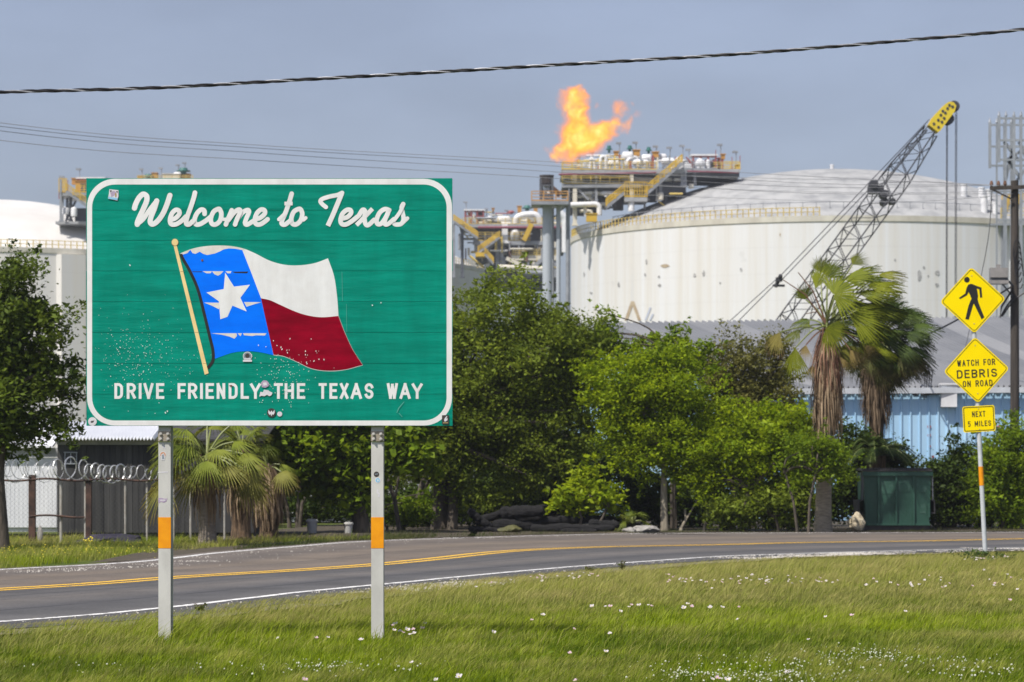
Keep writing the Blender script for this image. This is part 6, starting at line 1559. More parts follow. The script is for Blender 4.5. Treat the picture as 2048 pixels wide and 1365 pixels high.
for (hu, hv), (ax_, ay_), rp, dy, nn_, spd, tb, dry, wd in spec:
    frond(WP, cw + Vector((g.normal(0, .06), .1, g.normal(0, .08))), F_(hu, hv, dy), (ax_, g.uniform(-.15, .15), -ay_), nn_, W(rp * 1.1, DPm), g, M_fan, spread=spd, tb=tb, dry=dry, wind=wd, droop=.16, nseg=20 if spd > 50 else 14)
for i in range(22):     # the wind blown dark mass on the lee side
    hu, hv = g.uniform(1665, 1765), g.uniform(545, 700); d = Vector((hu - 1640, 0, 640 - hv)).normalized()
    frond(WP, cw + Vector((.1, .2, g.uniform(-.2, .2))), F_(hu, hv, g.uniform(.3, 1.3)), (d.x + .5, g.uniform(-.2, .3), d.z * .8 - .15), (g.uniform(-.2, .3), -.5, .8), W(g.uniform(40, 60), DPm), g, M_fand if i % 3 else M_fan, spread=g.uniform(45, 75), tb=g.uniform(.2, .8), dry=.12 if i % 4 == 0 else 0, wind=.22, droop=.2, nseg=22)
for hu, hv, dxx, dzz, rp in ((1612, 690, -.3, -1, 44), (1640, 700, .1, -1, 40), (1676, 712, .35, -1, 46), (1700, 700, .6, -.9, 48), (1725, 690, .7, -.7, 44), (1625, 730, -.2, -1, 36)):
    frond(WP, cw, F_(hu, hv, g.uniform(-.7, .2)), (dxx, -.2, dzz), (-.2, -1, .2), W(rp, DPm), g, M_fan, M_petd, spread=40, tb=.4, dry=.75, wind=.1, droop=.1, split=.4, nseg=18)
for u, v in ((1596, 545), (1612, 628), (1566, 560)): # bare stalks
    mb = MB(); mb.tube([cw, cw.lerp(F_(u, v), .5) + Vector((0, 0, .25)), F_(u, v)], [.03, .022, .012], 5); mb.build('bare_stalk', M_petd, WP)
# second fan palm behind
g = np.random.RandomState(32); D2 = 87
WP2 = thing('fan_palm', 'shorter dark fan palm with a shaggy dead skirt, farther of the two', 'palm tree', P(1748, 949, D2) - Vector((0, 0, EYE)))
ptrunk(WP2, 1748, D2, 1758, 690, .22, .2, M_pfib); c2 = P(1760, 675, D2)
skirt(WP2, (P(1752, 0, D2).x, D2), P(0, 668, D2).z, P(0, 845, D2).z, .24, .50, 900, g, wid=.022, mleaf=leaf_mat('dark_dead_fronds', (.05, .035, .022), (.25, .18, .12), .1, rough=.9))
for i in range(66):
    a = g.uniform(-.6, 1) if i % 3 else g.uniform(-1, 0); el = g.uniform(-1.1, 1.15) if i < 52 else g.uniform(-.7, .1)
    d = Vector((math.cos(el) * (a + .25), g.uniform(-.8, .6), math.sin(el) * .9)).normalized(); rp = g.uniform(40, 58)
    L_ = g.uniform(.45, 1.15); hub = c2 + d * L_ + Vector((.12, 0, 0))
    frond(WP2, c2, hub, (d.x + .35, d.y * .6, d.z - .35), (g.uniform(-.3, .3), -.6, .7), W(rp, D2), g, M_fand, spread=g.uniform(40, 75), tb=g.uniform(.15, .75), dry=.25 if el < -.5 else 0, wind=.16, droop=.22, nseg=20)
# drooping cabbage palms at the left
def sabal(label, u, D, cu, cv, n, r0, r1, seed, petL, Rp, mt, dead=120, trunk_top=None, amin=-.5):
    g = np.random.RandomState(seed); t = thing('cabbage_palm', label, 'palm tree', P(u, 949, D) - Vector((0, 0, EYE))); c = P(cu, cv, D)
    ptrunk(t, u, D, cu, cv + 8, r0, r1, mt)
    for i in range(n):
        az = 2 * math.pi * i / n * 2.618 + g.uniform(-.2, .2); el = g.uniform(amin, 1.25); d = Vector((math.cos(az) * math.cos(el), math.sin(az) * math.cos(el), math.sin(el))); L_ = petL * g.uniform(.7, 1.15)
        hub = c + d * L_ + Vector((0, 0, -.12 * L_ * math.cos(el)))
        frond(t, c, hub, (d.x, d.y, d.z - .55), (d.x * -.4, -.25, .9 + d.z * .2), Rp * g.uniform(.85, 1.15), g, M_sab, spread=g.uniform(70, 95), tb=g.uniform(.15, .95), dry=.35 if el < -.1 else (.1 if g.uniform() < .4 else 0), droop=g.uniform(.28, .55), split=.42, wind=.02, nseg=20)
    if dead: skirt(t, (c.x, c.y), c.z + .1, c.z - 1.0, .2, .45, dead, g, wid=.025)
    return t
sabal('drooping yellow green cabbage palm right of the left sign post', 415, 66, 414, 912, 38, .20, .17, 41, .98, .74, M_ptrunk)
sabal('cabbage palm with a shaggy brown trunk, beside the smoother palm trunk', 482, 69.5, 484, 905, 20, .23, .22, 42, .55, .55, M_pfib, dead=260)
sabal('half dead brown cabbage palm in the shade left of the broad leafed tree', 538, 71.5, 535, 935, 9, .22, .2, 43, .45, .5, M_pfib, dead=420, amin=-1.1)
sabal('tiny trunkless fan palm at the right end of the driftwood pile', 1266, 81.6, 1266, 1046, 10, .05, .05, 44, .25, .42, M_pfib, dead=0, amin=.25)
# feather palm behind the dumpster
g = np.random.RandomState(45); DQ = 84.6
FP = thing('feather_palm', 'dark feather palm with arching fronds above the dumpster', 'palm tree', P(1752, 949, DQ) - Vector((0, 0, EYE)))
cq = P(1752, 912, DQ); mb = MB(); mb.tube([(cq.x, DQ, -.2), (cq.x, DQ, cq.z)], [.25, .3], 12); mb.build('trunk', M_pfib, FP)
for i in range(26):
    az = 2 * math.pi * i / 26 + g.uniform(-.15, .15); el = g.uniform(.15, 1.3) if i > 3 else .55
    if i == 0: az, el = -.25, .75
    if i == 1: az, el = -.6, .6
    L_ = g.uniform(1.3, 1.75); d = Vector((math.cos(az) * math.cos(el), math.sin(az) * math.cos(el), math.sin(el)))
    V, F, T = [], [], []; pts = []
    for k in range(15):
        t = k / 14; pts.append(cq + d * (L_ * t) + Vector((.12 * t * t, 0, -.75 * L_ * t ** 2.3)))
    for k in range(1, 14):
        for e in range(3):
            t = (k + e / 3) / 14; p = pts[k].lerp(pts[k + 1], e / 3); dd = (pts[k + 1] - pts[k]).normalized(); sd_ = dd.cross(Vector((0, 0, 1)))
            if sd_.length < .05: sd_ = Vector((1, 0, 0))
            sd_.normalize(); ll = .42 * math.sin(math.pi * min(1, t * .9 + .12)) * g.uniform(.85, 1.1)
            for s in (-1, 1):
                tip = p + (sd_ * s * .75 + dd * .6 - Vector((0, 0, .25))).normalized() * ll; w_ = dd * .016; b0 = len(V)
                V += [p - w_, p + w_, tip]; V.append(tip - w_ * .3); F.append((b0, b0 + 1, b0 + 2, b0 + 3)); T.append(min(1, max(0, g.normal(.4, .25))))
    b = np.array(FP.location); o = link('frond', np_mesh('frond', np.array([tuple(v) for v in V]) - b, np.array(F), {'tint': T, 'dry': [0] * len(T)}), M_fand, FP, local=True)
    mb = MB(); mb.tube(pts, [.022 * (1 - .8 * k / 14) for k in range(15)], 5); mb.build('midrib', M_pet, o)
# ---------------------------------------------------------------- ground and road
LOW = -.055       # the soil under the turf lies a little below the road
near_px = [(0, 1247.5), (167, 1235.5), (382, 1213.6), (518, 1197.5), (642, 1183), (743, 1174), (900, 1158.6), (1000, 1149), (1100, 1140), (1211, 1131), (1300, 1125), (1450, 1114.5), (1588, 1110), (1796, 1104), (2048, 1097.7)]
far_px = [(0, 1142), (211, 1131), (316, 1122.6), (439, 1108), (571, 1097), (743, 1083.5), (900, 1079.4), (1065, 1073), (1299, 1068.8), (1440, 1067.3), (1737, 1067), (2048, 1066)]
yel_px = [(0, 1182), (193, 1170.5), (343, 1158), (571, 1144.5), (743, 1132.5), (900, 1117), (983, 1107.5), (1094, 1100), (1270, 1094.5), (1440, 1091.8), (1588, 1087.5), (1856, 1084), (2048, 1079.5)]
near = [(-21, 4), (-14, 16), (-9, 25.5)] + [tuple(G(u, v).xy) for u, v in near_px] + [(19, 68.5), (32, 76), (62, 90)]
far = [(-30, 6), (-20, 24), (-12.5, 40)] + [tuple(G(u, v).xy) for u, v in far_px] + [(22, 82.5), (36, 90), (66, 106)]
yel = [(-25, 5), (-17, 20), (-10.3, 33.5)] + [tuple(G(u, v).xy) for u, v in yel_px] + [(20.5, 75.5), (34, 83), (64, 98)]
NS = 260
near_c, far_c, yel_c = [resample(spline(c, 10), NS) for c in (near, far, yel)]
# match the stations of the three curves along the road
def station(c, ref):
    out = []
    d = np.gradient(ref, axis=0); d /= np.linalg.norm(d, axis=1)[:, None]
    for p, t in zip(ref, d):
        k = np.dot(c - p, t); i = int(np.argmin(np.abs(k) + .02 * np.linalg.norm(c - p, axis=1))); j = min(max(i + (1 if k[i] < 0 else -1), 0), len(c) - 1)
        a, b = c[i], c[j]; ka, kb = k[i], k[j]; f = ka / (ka - kb) if abs(ka - kb) > 1e-6 else 0; out.append(a + (b - a) * min(1, max(0, f)))
    return np.array(out)
fine = lambda c: resample(c, 4000)
nearS, farS = station(fine(near_c), yel_c), station(fine(far_c), yel_c)
sm = lambda a, k=5: np.stack([np.convolve(np.pad(a[:, i], k, 'edge'), np.ones(2 * k + 1) / (2 * k + 1), 'valid') for i in range(2)], 1)
nearS, farS, yelS = sm(nearS, 2), sm(farS, 2), sm(yel_c, 2)
def across(v):   # 0 near edge line, .5 centre line, 1 far edge line; beyond them the shoulders
    return nearS + (yelS - nearS) * (v / .5) if v <= .5 else yelS + (farS - yelS) * ((v - .5) / .5)
def strip(vs, z, name, m):
    cols_ = [across(v) for v in vs]; V, F, vt = [], [], []
    for c, v in zip(cols_, vs): V += [(p[0], p[1], z) for p in c]
    for k in range(len(vs) - 1):
        for i in range(NS - 1): F.append((k * NS + i, k * NS + i + 1, (k + 1) * NS + i + 1, (k + 1) * NS + i))
    me = bpy.data.meshes.new(name); me.from_pydata(V, [], F)
    uv = me.uv_layers.new(name='across'); Lr = np.concatenate([[0], np.cumsum(np.linalg.norm(np.diff(yelS, axis=0), axis=1))])
    for lp in me.loops:
        k, i = divmod(lp.vertex_index, NS); uv.data[lp.index].uv = (Lr[i], vs[k])
    me.update(); bm = bmesh.new(); bm.from_mesh(me); bmesh.ops.recalc_face_normals(bm, faces=bm.faces)
    if bm.faces[0].normal.z < 0: bmesh.ops.reverse_faces(bm, faces=bm.faces)
    bm.to_mesh(me); bm.free()
    return tag(link(name, me, m), kind='structure')
m, n, l, b = node_mat('worn_asphalt'); b.inputs['Roughness'].default_value = .85; b.inputs['Specular IOR Level'].default_value = .3
uvn = n.new('ShaderNodeUVMap'); uvn.uv_map = 'across'; sx = n.new('ShaderNodeSeparateXYZ'); l.new(uvn.outputs[0], sx.inputs[0])
mp = n.new('ShaderNodeMapping'); mp.inputs['Scale'].default_value = (.06, 9, 1); l.new(uvn.outputs[0], mp.inputs[0])
n1 = n.new('ShaderNodeTexNoise'); n1.inputs['Scale'].default_value = 1; n1.inputs['Detail'].default_value = 5; l.new(mp.outputs[0], n1.inputs[0])
wob = n.new('ShaderNodeMath'); wob.operation = 'MULTIPLY_ADD'; wob.inputs[1].default_value = .035; l.new(n1.outputs[0], wob.inputs[0]); l.new(sx.outputs['Y'], wob.inputs[2])
cr = n.new('ShaderNodeValToRGB'); e = cr.color_ramp.elements
stops = [(0, (.066, .064, .064)), (.03, (.096, .092, .090)), (.12, (.070, .068, .068)), (.19, (.064, .062, .063)), (.225, (.086, .081, .078)), (.30, (.108, .098, .090)), (.36, (.080, .076, .074)), (.47, (.072, .069, .068)), (.53, (.095, .080, .068)), (.60, (.142, .114, .090)), (.68, (.108, .090, .074)), (.78, (.138, .112, .088)), (.88, (.098, .084, .073)), (1, (.12, .102, .088))]
e[0].position = 0; e[0].color = (*stops[0][1], 1); e[1].position = 1; e[1].color = (*stops[-1][1], 1)
for p_, c_ in stops[1:-1]: q = e.new(p_); q.color = (*c_, 1)
l.new(wob.outputs[0], cr.inputs[0])
tcx = n.new('ShaderNodeTexCoord'); n2 = n.new('ShaderNodeTexNoise'); n2.inputs['Scale'].default_value = 28; n2.inputs['Detail'].default_value = 6; l.new(tcx.outputs['Object'], n2.inputs[0])
n3 = n.new('ShaderNodeTexNoise'); n3.inputs['Scale'].default_value = .7; n3.inputs['Detail'].default_value = 6; l.new(tcx.outputs['Object'], n3.inputs[0])
ad = n.new('ShaderNodeMath'); l.new(n2.outputs[0], ad.inputs[0]); l.new(n3.outputs[0], ad.inputs[1])
mr = n.new('ShaderNodeMapRange'); mr.inputs['From Min'].default_value = .6; mr.inputs['From Max'].default_value = 1.4; mr.inputs['To Min'].default_value = .70; mr.inputs['To Max'].default_value = 1.50; l.new(ad.outputs[0], mr.inputs[0])
mx = n.new('ShaderNodeMix'); mx.data_type = 'RGBA'; mx.blend_type = 'MULTIPLY'; mx.inputs['Factor'].default_value = 1; l.new(cr.outputs[0], mx.inputs['A']); l.new(mr.outputs[0], mx.inputs['B'])
# dark tar seams running along the near lane
acc = None
for v0, wd_ in ((.155, .007), (.355, .006), (.30, .0035), (.43, .008), (.70, .004)):
    s1_ = n.new('ShaderNodeMath'); s1_.operation = 'SUBTRACT'; s1_.inputs[1].default_value = v0 + .0175; l.new(wob.outputs[0], s1_.inputs[0])
    s2_ = n.new('ShaderNodeMath'); s2_.operation = 'ABSOLUTE'; l.new(s1_.outputs[0], s2_.inputs[0])
    s3_ = n.new('ShaderNodeMapRange'); s3_.inputs['From Min'].default_value = wd_; s3_.inputs['From Max'].default_value = wd_ * .5; l.new(s2_.outputs[0], s3_.inputs[0])
    if acc is None: acc = s3_.outputs[0]
    else: a_ = n.new('ShaderNodeMath'); a_.operation = 'MAXIMUM'; l.new(acc, a_.inputs[0]); l.new(s3_.outputs[0], a_.inputs[1]); acc = a_.outputs[0]
brk = n.new('ShaderNodeMapRange'); brk.inputs['From Min'].default_value = .42; brk.inputs['From Max'].default_value = .5; brk.inputs['To Max'].default_value = .72; l.new(n3.outputs[0], brk.inputs[0])
ml = n.new('ShaderNodeMath'); ml.operation = 'MULTIPLY'; l.new(acc, ml.inputs[0]); l.new(brk.outputs[0], ml.inputs[1])
m2 = n.new('ShaderNodeMix'); m2.data_type = 'RGBA'; m2.inputs['B'].default_value = (.030, .030, .033, 1); l.new(ml.outputs[0], m2.inputs['Factor']); l.new(mx.outputs['Result'], m2.inputs['A'])
l.new(m2.outputs['Result'], b.inputs['Base Color'])
bp = n.new('ShaderNodeBump'); bp.inputs['Strength'].default_value = .35; bp.inputs['Distance'].default_value = .01; l.new(n2.outputs[0], bp.inputs['Height']); l.new(bp.outputs[0], b.inputs['Normal'])
strip([-.10, -.03, 0, .15, .3, .5, .7, .85, 1, 1.04], .018, 'road', m)
def paint(name, c, wear):
    m, n, l, b = node_mat(name); b.inputs['Roughness'].default_value = .7
    tc = n.new('ShaderNodeTexCoord'); no = n.new('ShaderNodeTexNoise'); no.inputs['Scale'].default_value = 6; no.inputs['Detail'].default_value = 8; no.inputs['Roughness'].default_value = .7; l.new(tc.outputs['Object'], no.inputs[0])
    r_ = n.new('ShaderNodeValToRGB'); r_.color_ramp.elements[0].position = wear; r_.color_ramp.elements[0].color = (.16, .15, .14, 1); r_.color_ramp.elements[1].position = wear + .09; r_.color_ramp.elements[1].color = (*c, 1)
    l.new(no.outputs[0], r_.inputs[0]); l.new(r_.outputs[0], b.inputs['Base Color']); return m
M_pw, M_py = paint('worn_white_road_paint', (.72, .71, .69), .40), paint('worn_yellow_road_paint', (.80, .47, .035), .335)
def line_strip(curve, off0, off1, z, name, m):
    d = np.gradient(curve, axis=0); d /= np.linalg.norm(d, axis=1)[:, None]; nr_ = np.stack([-d[:, 1], d[:, 0]], 1)
    if nr_[NS // 2][1] < 0: nr_ = -nr_
    wv = np.array([rnd.uniform(-.012, .012) for _ in range(NS)])[:, None]
    A_, B_ = curve + nr_ * (off0 + wv), curve + nr_ * (off1 + wv); V = [(p[0], p[1], z) for p in A_] + [(p[0], p[1], z) for p in B_]
    F = [(i, i + 1, NS + i + 1, NS + i) for i in range(NS - 1)]
    me = bpy.data.meshes.new(name); me.from_pydata(V, [], F); me.update()
    if me.polygons[0].normal.z < 0: me.flip_normals()
    return tag(link(name, me, m), kind='structure')
line_strip(nearS, -.06, .09, .0225, 'road_edge_marking', M_pw); line_strip(farS, -.10, .06, .0225, 'road_edge_marking', M_pw)
line_strip(yelS, -.26, -.12, .0225, 'road_centre_marking', M_py); line_strip(yelS, .10, .26, .0225, 'road_centre_marking', M_py)
# brown bare shoulder on the far side, shell gravel on the near side
M_dirt = mat('bare_shoulder_dirt', (.190, .150, .120), (.12, .10, .078), scale=5, rough=.95, bump=.5, detail=9)
def band(cur, o0, o1, z, name, m, taper=None):
    d = np.gradient(cur, axis=0); d /= np.linalg.norm(d, axis=1)[:, None]; nr_ = np.stack([-d[:, 1], d[:, 0]], 1)
    if nr_[NS // 2][1] < 0: nr_ = -nr_
    V, F = [], []
    for p, q in zip(cur, nr_): a = p + q * o0; b_ = p + q * (o1 + .35 * noise.noise(Vector((p[0] * .6, p[1] * .6, 0)))); V += [(a[0], a[1], z), (b_[0], b_[1], z)]
    F = [(2 * i, 2 * i + 2, 2 * i + 3, 2 * i + 1) for i in range(NS - 1)]
    me = bpy.data.meshes.new(name); me.from_pydata(V, [], F); me.update()
    if me.polygons[0].normal.z < 0: me.flip_normals()
    return tag(link(name, me, m), kind='structure')
band(farS, .0, 2.6, .010, 'road_shoulder', M_dirt); band(nearS, .2, -1.5, .010, 'road_shoulder', mat('near_shoulder_soil', (.20, .175, .11), (.12, .115, .06), scale=5, rough=.95, bump=.4, detail=9))
# the ground, one sheet to the horizon
m, n, l, b = node_mat('grassy_ground'); b.inputs['Roughness'].default_value = .95; b.inputs['Specular IOR Level'].default_value = .1
tc = n.new('ShaderNodeTexCoord'); a1 = n.new('ShaderNodeTexNoise'); a1.inputs['Scale'].default_value = .55; a1.inputs['Detail'].default_value = 8; l.new(tc.outputs['Object'], a1.inputs[0])
a2 = n.new('ShaderNodeTexNoise'); a2.inputs['Scale'].default_value = 7; a2.inputs['Detail'].default_value = 5; l.new(tc.outputs['Object'], a2.inputs[0])
r1_ = n.new('ShaderNodeValToRGB'); r1_.color_ramp.elements[0].position = .36; r1_.color_ramp.elements[0].color = (.060, .090, .012, 1); r1_.color_ramp.elements[1].position = .66; r1_.color_ramp.elements[1].color = (.120, .130, .035, 1)
l.new(a1.outputs[0], r1_.inputs[0]); r2_ = n.new('ShaderNodeMapRange'); r2_.inputs['From Min'].default_value = .3; r2_.inputs['From Max'].default_value = .7; r2_.inputs['To Min'].default_value = .6; r2_.inputs['To Max'].default_value = 1.2; l.new(a2.outputs[0], r2_.inputs[0])
mx = n.new('ShaderNodeMix'); mx.data_type = 'RGBA'; mx.blend_type = 'MULTIPLY'; mx.inputs['Factor'].default_value = 1; l.new(r1_.outputs[0], mx.inputs['A']); l.new(r2_.outputs[0], mx.inputs['B']); l.new(mx.outputs['Result'], b.inputs['Base Color'])
mb = MB(); mb.face([(-3000, -400, LOW), (3000, -400, LOW), (3000, 4000, LOW), (-3000, 4000, LOW)]); tag(mb.build('ground', m), kind='structure')
# ---------------------------------------------------------------- grass
vn = np.vectorize(lambda x, y, s, o: noise.noise(Vector((x * s + o, y * s - o, o))))
def near_edge_y(x):   # far limit of the verge at each x
    o = np.argsort(nearS[:, 0]); return np.interp(x, nearS[o, 0], nearS[o, 1])
M_grass = leaf_mat('verge_grass', (.070, .125, .003), (.330, .420, .012), .42, dry=(.46, .40, .14), rough=.5)
def blades(X, Y, h, w, lean, tint_, dry_, g, name, m=None):
    N = len(X); a = g.uniform(0, 2 * np.pi, N); s = np.stack([np.cos(a), np.sin(a) * .6, np.zeros(N)], 1) * (w[:, None] / 2)
    b0 = np.stack([X, Y, np.full(N, LOW - .005)], 1); ln = np.stack([lean + g.normal(0, .22, N), g.normal(0, .2, N), np.zeros(N)], 1) * h[:, None]
    m1 = b0 + np.stack([np.zeros(N), np.zeros(N), h * .6], 1) + ln * .3; tp = b0 + np.stack([np.zeros(N), np.zeros(N), h * g.uniform(.82, 1.0, N)], 1) + ln
    V = np.stack([b0 - s, b0 + s, m1 + s * .75, m1 - s * .75, tp + s * .12, tp - s * .12], 1).reshape(-1, 3)
    k = np.arange(N) * 6; F = np.concatenate([np.stack([k, k + 1, k + 2, k + 3], 1), np.stack([k + 3, k + 2, k + 4, k + 5], 1)])
    me = np_mesh(name, V, F, {'tint': np.tile(np.clip(tint_, 0, 1), 2), 'dry': np.concatenate([np.clip(dry_ * .8, 0, 1), np.clip(dry_ * 1.2, 0, 1)])})
    return tag(link(name, me, m or M_grass), kind='stuff')
g = np.random.RandomState(77); N = 560000
inv = g.uniform(1 / 66., 1 / 20.5, N); Y = 1 / inv; X = g.uniform(-.195, .195, N) * Y + g.normal(0, .03, N)
edge = near_edge_y(X); n1_ = vn(X, Y, .9, 3.); n2_ = vn(X, Y, .28, 9.); n3_ = vn(X, Y, 2.6, 5.)
gap = edge - Y
keep = (gap > .5 + .3 * (n3_ + .5) + .3 * np.maximum(n1_, 0)); X, Y, n1_, n2_, n3_, gap = [a_[keep] for a_ in (X, Y, n1_, n2_, n3_, gap)]
N = len(X); dryz = np.clip((Y - 30.5 - 2.2 * n2_ * 2 - np.where(X < -2, -3.5, 0)) / 10, 0, 1) * .46
dryz = np.maximum(dryz, np.clip(1 - gap / 3.5, 0, 1) * .7); dryz = np.clip(dryz + .42 * n1_ + .55 * np.clip(n3_ - .12, 0, 1) + g.normal(0, .15, N), 0, 1)
brown = np.clip(1 - np.hypot((X - 5.2) / 2.2, (Y - 28.6) / 1.3), 0, 1); dryz = np.maximum(dryz, brown * .9 * g.uniform(.3, 1, N))
lush = np.clip(1 - np.abs(Y - 31.5 - .5 * n2_) / 2.2, 0, 1)
h = .045 + .045 * (n1_ + .4) + .055 * n3_ + .04 * dryz + g.gamma(1.3, .020, N); h = np.clip(h, .025, .35); h = np.minimum(h, np.maximum(.012, (gap - .12) * EYE / Y * g.uniform(.55, 1.1, N) - LOW))
tn = .30 + .45 * n3_ + .45 * n2_ + .40 * lush * (1 - dryz) + .3 * vn(X * .35, Y, 1.1, 6.) + g.normal(0, .24, N)
blades(X, Y, h, g.uniform(.003, .008, N) * (1 + Y / 60), .30 + .25 * dryz, tn, dryz, g, 'verge_grass')
# taller wispy straw and seed heads along the road edge, and round the left post
N = 15000; X = g.uniform(-7, 12, N); e_ = near_edge_y(X); Y = e_ - 2.5 - g.gamma(2.0, 2.6, N); keep = (Y > 26) & (np.abs(X) < .2 * Y + .5); X, Y = X[keep], Y[keep]; N = len(X)
blades(X, Y, np.minimum(np.clip(g.normal(.30, .09, N) * np.where(X > -1.5, 1, .7), .1, .6), (near_edge_y(X) - Y) * EYE / Y * g.uniform(.6, 1.35, N)), g.uniform(.004, .007, N), .55, g.uniform(.2, .9, N), np.clip(g.normal(.62, .2, N), 0, 1), g, 'tall_dry_grass')
N = 2600; X = np.concatenate([g.normal(-3.3, .55, 1500), g.normal(-.9, .8, 1100)]); Y = np.concatenate([g.normal(28.9, .55, 1500), g.normal(29.2, .4, 1100)]); N = len(X)
blades(X, Y, np.clip(g.normal(.17, .06, N), .05, .32), g.uniform(.005, .009, N), .6, g.uniform(.3, .9, N), np.clip(g.normal(.05, .12, N), 0, 1), g, 'tall_green_grass')
# broad leaved weeds and dead stalks that break up the turf
gw = np.random.RandomState(8); Yw = 1 / gw.uniform(1 / 44., 1 / 21., 900); Xw = gw.uniform(-.19, .19, 900) * Yw; kw = (near_edge_y(Xw) - Yw > 2.5) & (vn(Xw, Yw, .35, 21.) > .02); Xw, Yw = Xw[kw], Yw[kw]
Cw = np.stack([Xw, Yw, gw.uniform(-.045, .0, len(Xw))], 1); V, F, ti = leaves(Cw, gw.uniform(.04, .12, len(Xw)), 12, .034, gw, flat=.35, elong=.7)
tag(link('broadleaf_weeds', np_mesh('broadleaf_weeds', V, F, {'tint': ti}), leaf_mat('broad_weed_leaves', (.07, .12, .006), (.20, .28, .02), .35)), kind='stuff')
N = 2600; Y = 1 / gw.uniform(1 / 46., 1 / 21., N); X = gw.uniform(-.19, .19, N) * Y; kw = (near_edge_y(X) - Y > 4) & (vn(X, Y, .5, 31.) > .05); X, Y = X[kw], Y[kw]; N = len(X)
blades(X, Y, gw.uniform(.10, .28, N), gw.uniform(.003, .006, N), .7, gw.uniform(.2, .9, N), np.clip(gw.normal(.8, .2, N), 0, 1), gw, 'dead_grass_stalks')
# verge on the far side in front of the fence, and weeds along the tree line
N = 60000; X = g.uniform(-15, -3.2, N); Y = g.uniform(46, 72, N); o = np.argsort(farS[:, 1]); fx = np.interp(Y, farS[o, 1], farS[o, 0]); keep = (X < fx - 1.7 - .5 * vn(X, Y, .8, 1.)); X, Y = X[keep], Y[keep]; N = len(X); q_ = vn(X, Y, .6, 2.)
blades(X, Y, np.clip(.13 + .08 * q_ + g.gamma(1.5, .03, N), .05, .5), g.uniform(.008, .016, N), .25, .4 + .5 * q_ + g.normal(0, .2, N), np.clip(.35 + .5 * vn(X, Y, .4, 7.) + g.normal(0, .15, N), 0, 1), g, 'far_verge_grass')
N = 42000; X = g.uniform(-6, 18, N); o = np.argsort(farS[:, 0]); fy = np.interp(X, farS[o, 0], farS[o, 1]); Y = fy + .9 + g.gamma(1.4, 1.5, N); q_ = vn(X, Y, .8, 4.)
blades(X, Y, np.clip(.12 + .16 * q_ + g.gamma(1.6, .05, N), .03, .5) * np.where(X > -2, .4, .75) * np.clip((Y - fy) / 3, .3, 1), g.uniform(.008, .018, N), .15, .15 + .5 * q_ + g.normal(0, .2, N), np.clip(.1 + .5 * vn(X, Y, .5, 7.) + g.normal(0, .15, N), 0, 1), g, 'treeline_weeds', leaf_mat('weed_grass', (.03, .05, .01), (.10, .13, .02), .3, dry=(.2, .16, .08)))
# leaf litter under the trees is one brown sheet
mb = MB(); pts = [(x_, y_ + 2.3) for x_, y_ in zip(farS[:, 0], farS[:, 1]) if -8 < x_ < 30]
for i in range(len(pts) - 1): a, b_ = pts[i], pts[i + 1]; mb.face([(a[0], a[1], .006), (b_[0], b_[1], .006), (b_[0], b_[1] + 30, .006), (a[0], a[1] + 30, .006)])
tag(mb.build('woodland_ground', mat('leaf_litter', (.09, .07, .045), (.035, .03, .02), scale=4, rough=.95, bump=.4)), kind='structure')
# weeds with dark seed heads standing at the road edge
M_weed = leaf_mat('weed_leaves', (.07, .09, .015), (.16, .19, .04), .35); M_seed = mat('brown_seed_head', (.10, .055, .04), (.05, .03, .02), scale=20)
for lab, u, v, hh in (('small dark weed at the road edge right of the left sign post', 405, 1222, .11), ('spindly weed with brown seed heads at the road edge right of the welcome sign', 1243, 1141, .17), ('low sparse weed at the road edge below the lime green shrub', 1178, 1143, .09)):
    p = G(u, v); t = thing('weed', lab, 'weed', (p.x, p.y - .35, 0)); q = random.Random(u); mb = MB(); Cs = []
    for i in range(7):
        tip = Vector((p.x + q.uniform(-.08, .11), p.y - .35 + q.uniform(-.1, .1), hh * q.uniform(.6, 1.05))); mb.tube([Vector((p.x, p.y - .35, -.01)), Vector((p.x, p.y - .35, 0)).lerp(tip, .5) + Vector((0, 0, .04)), tip], [.006, .005, .003], 4); Cs += [tuple(Vector((p.x, p.y - .35, 0)).lerp(tip, s)) for s in (.35, .55, .75, .95)]
    mb.build('stem', M_weed if False else M_seed, t); gg = np.random.RandomState(u); V, F, ti = leaves(np.array(Cs), np.full(len(Cs), .03), 6, .028, gg); link('foliage', np_mesh('foliage', V - np.array(t.location), F, {'tint': ti}), M_weed, t, local=True)
# ---------------------------------------------------------------- shell gravel
M_shell = mat('pale_shell_gravel', (.58, .55, .50), (.34, .31, .27), scale=8, rough=.9)
def gravel(pts, sizes, name):
    V0 = np.array([(1, 0, 0), (-.5, .8, 0), (-.5, -.8, 0), (.2, .1, .8), (0, 0, -.3)]); F0 = np.array([(0, 1, 3), (1, 2, 3), (2, 0, 3)]); n_ = len(pts); a = g.uniform(0, 6.28, n_); c, s = np.cos(a), np.sin(a)
    V = V0[None, :4] * sizes[:, None, None] * g.uniform(.6, 1.3, (n_, 4, 3)); x = V[..., 0] * c[:, None] - V[..., 1] * s[:, None]; y = V[..., 0] * s[:, None] + V[..., 1] * c[:, None]; V = np.stack([x, y, V[..., 2]], 2) + pts[:, None, :]
    F = (F0[None] + (np.arange(n_) * 4)[:, None, None]).reshape(-1, 3); return tag(link(name, np_mesh(name, V.reshape(-1, 3), F), M_shell), kind='stuff')
pp = []
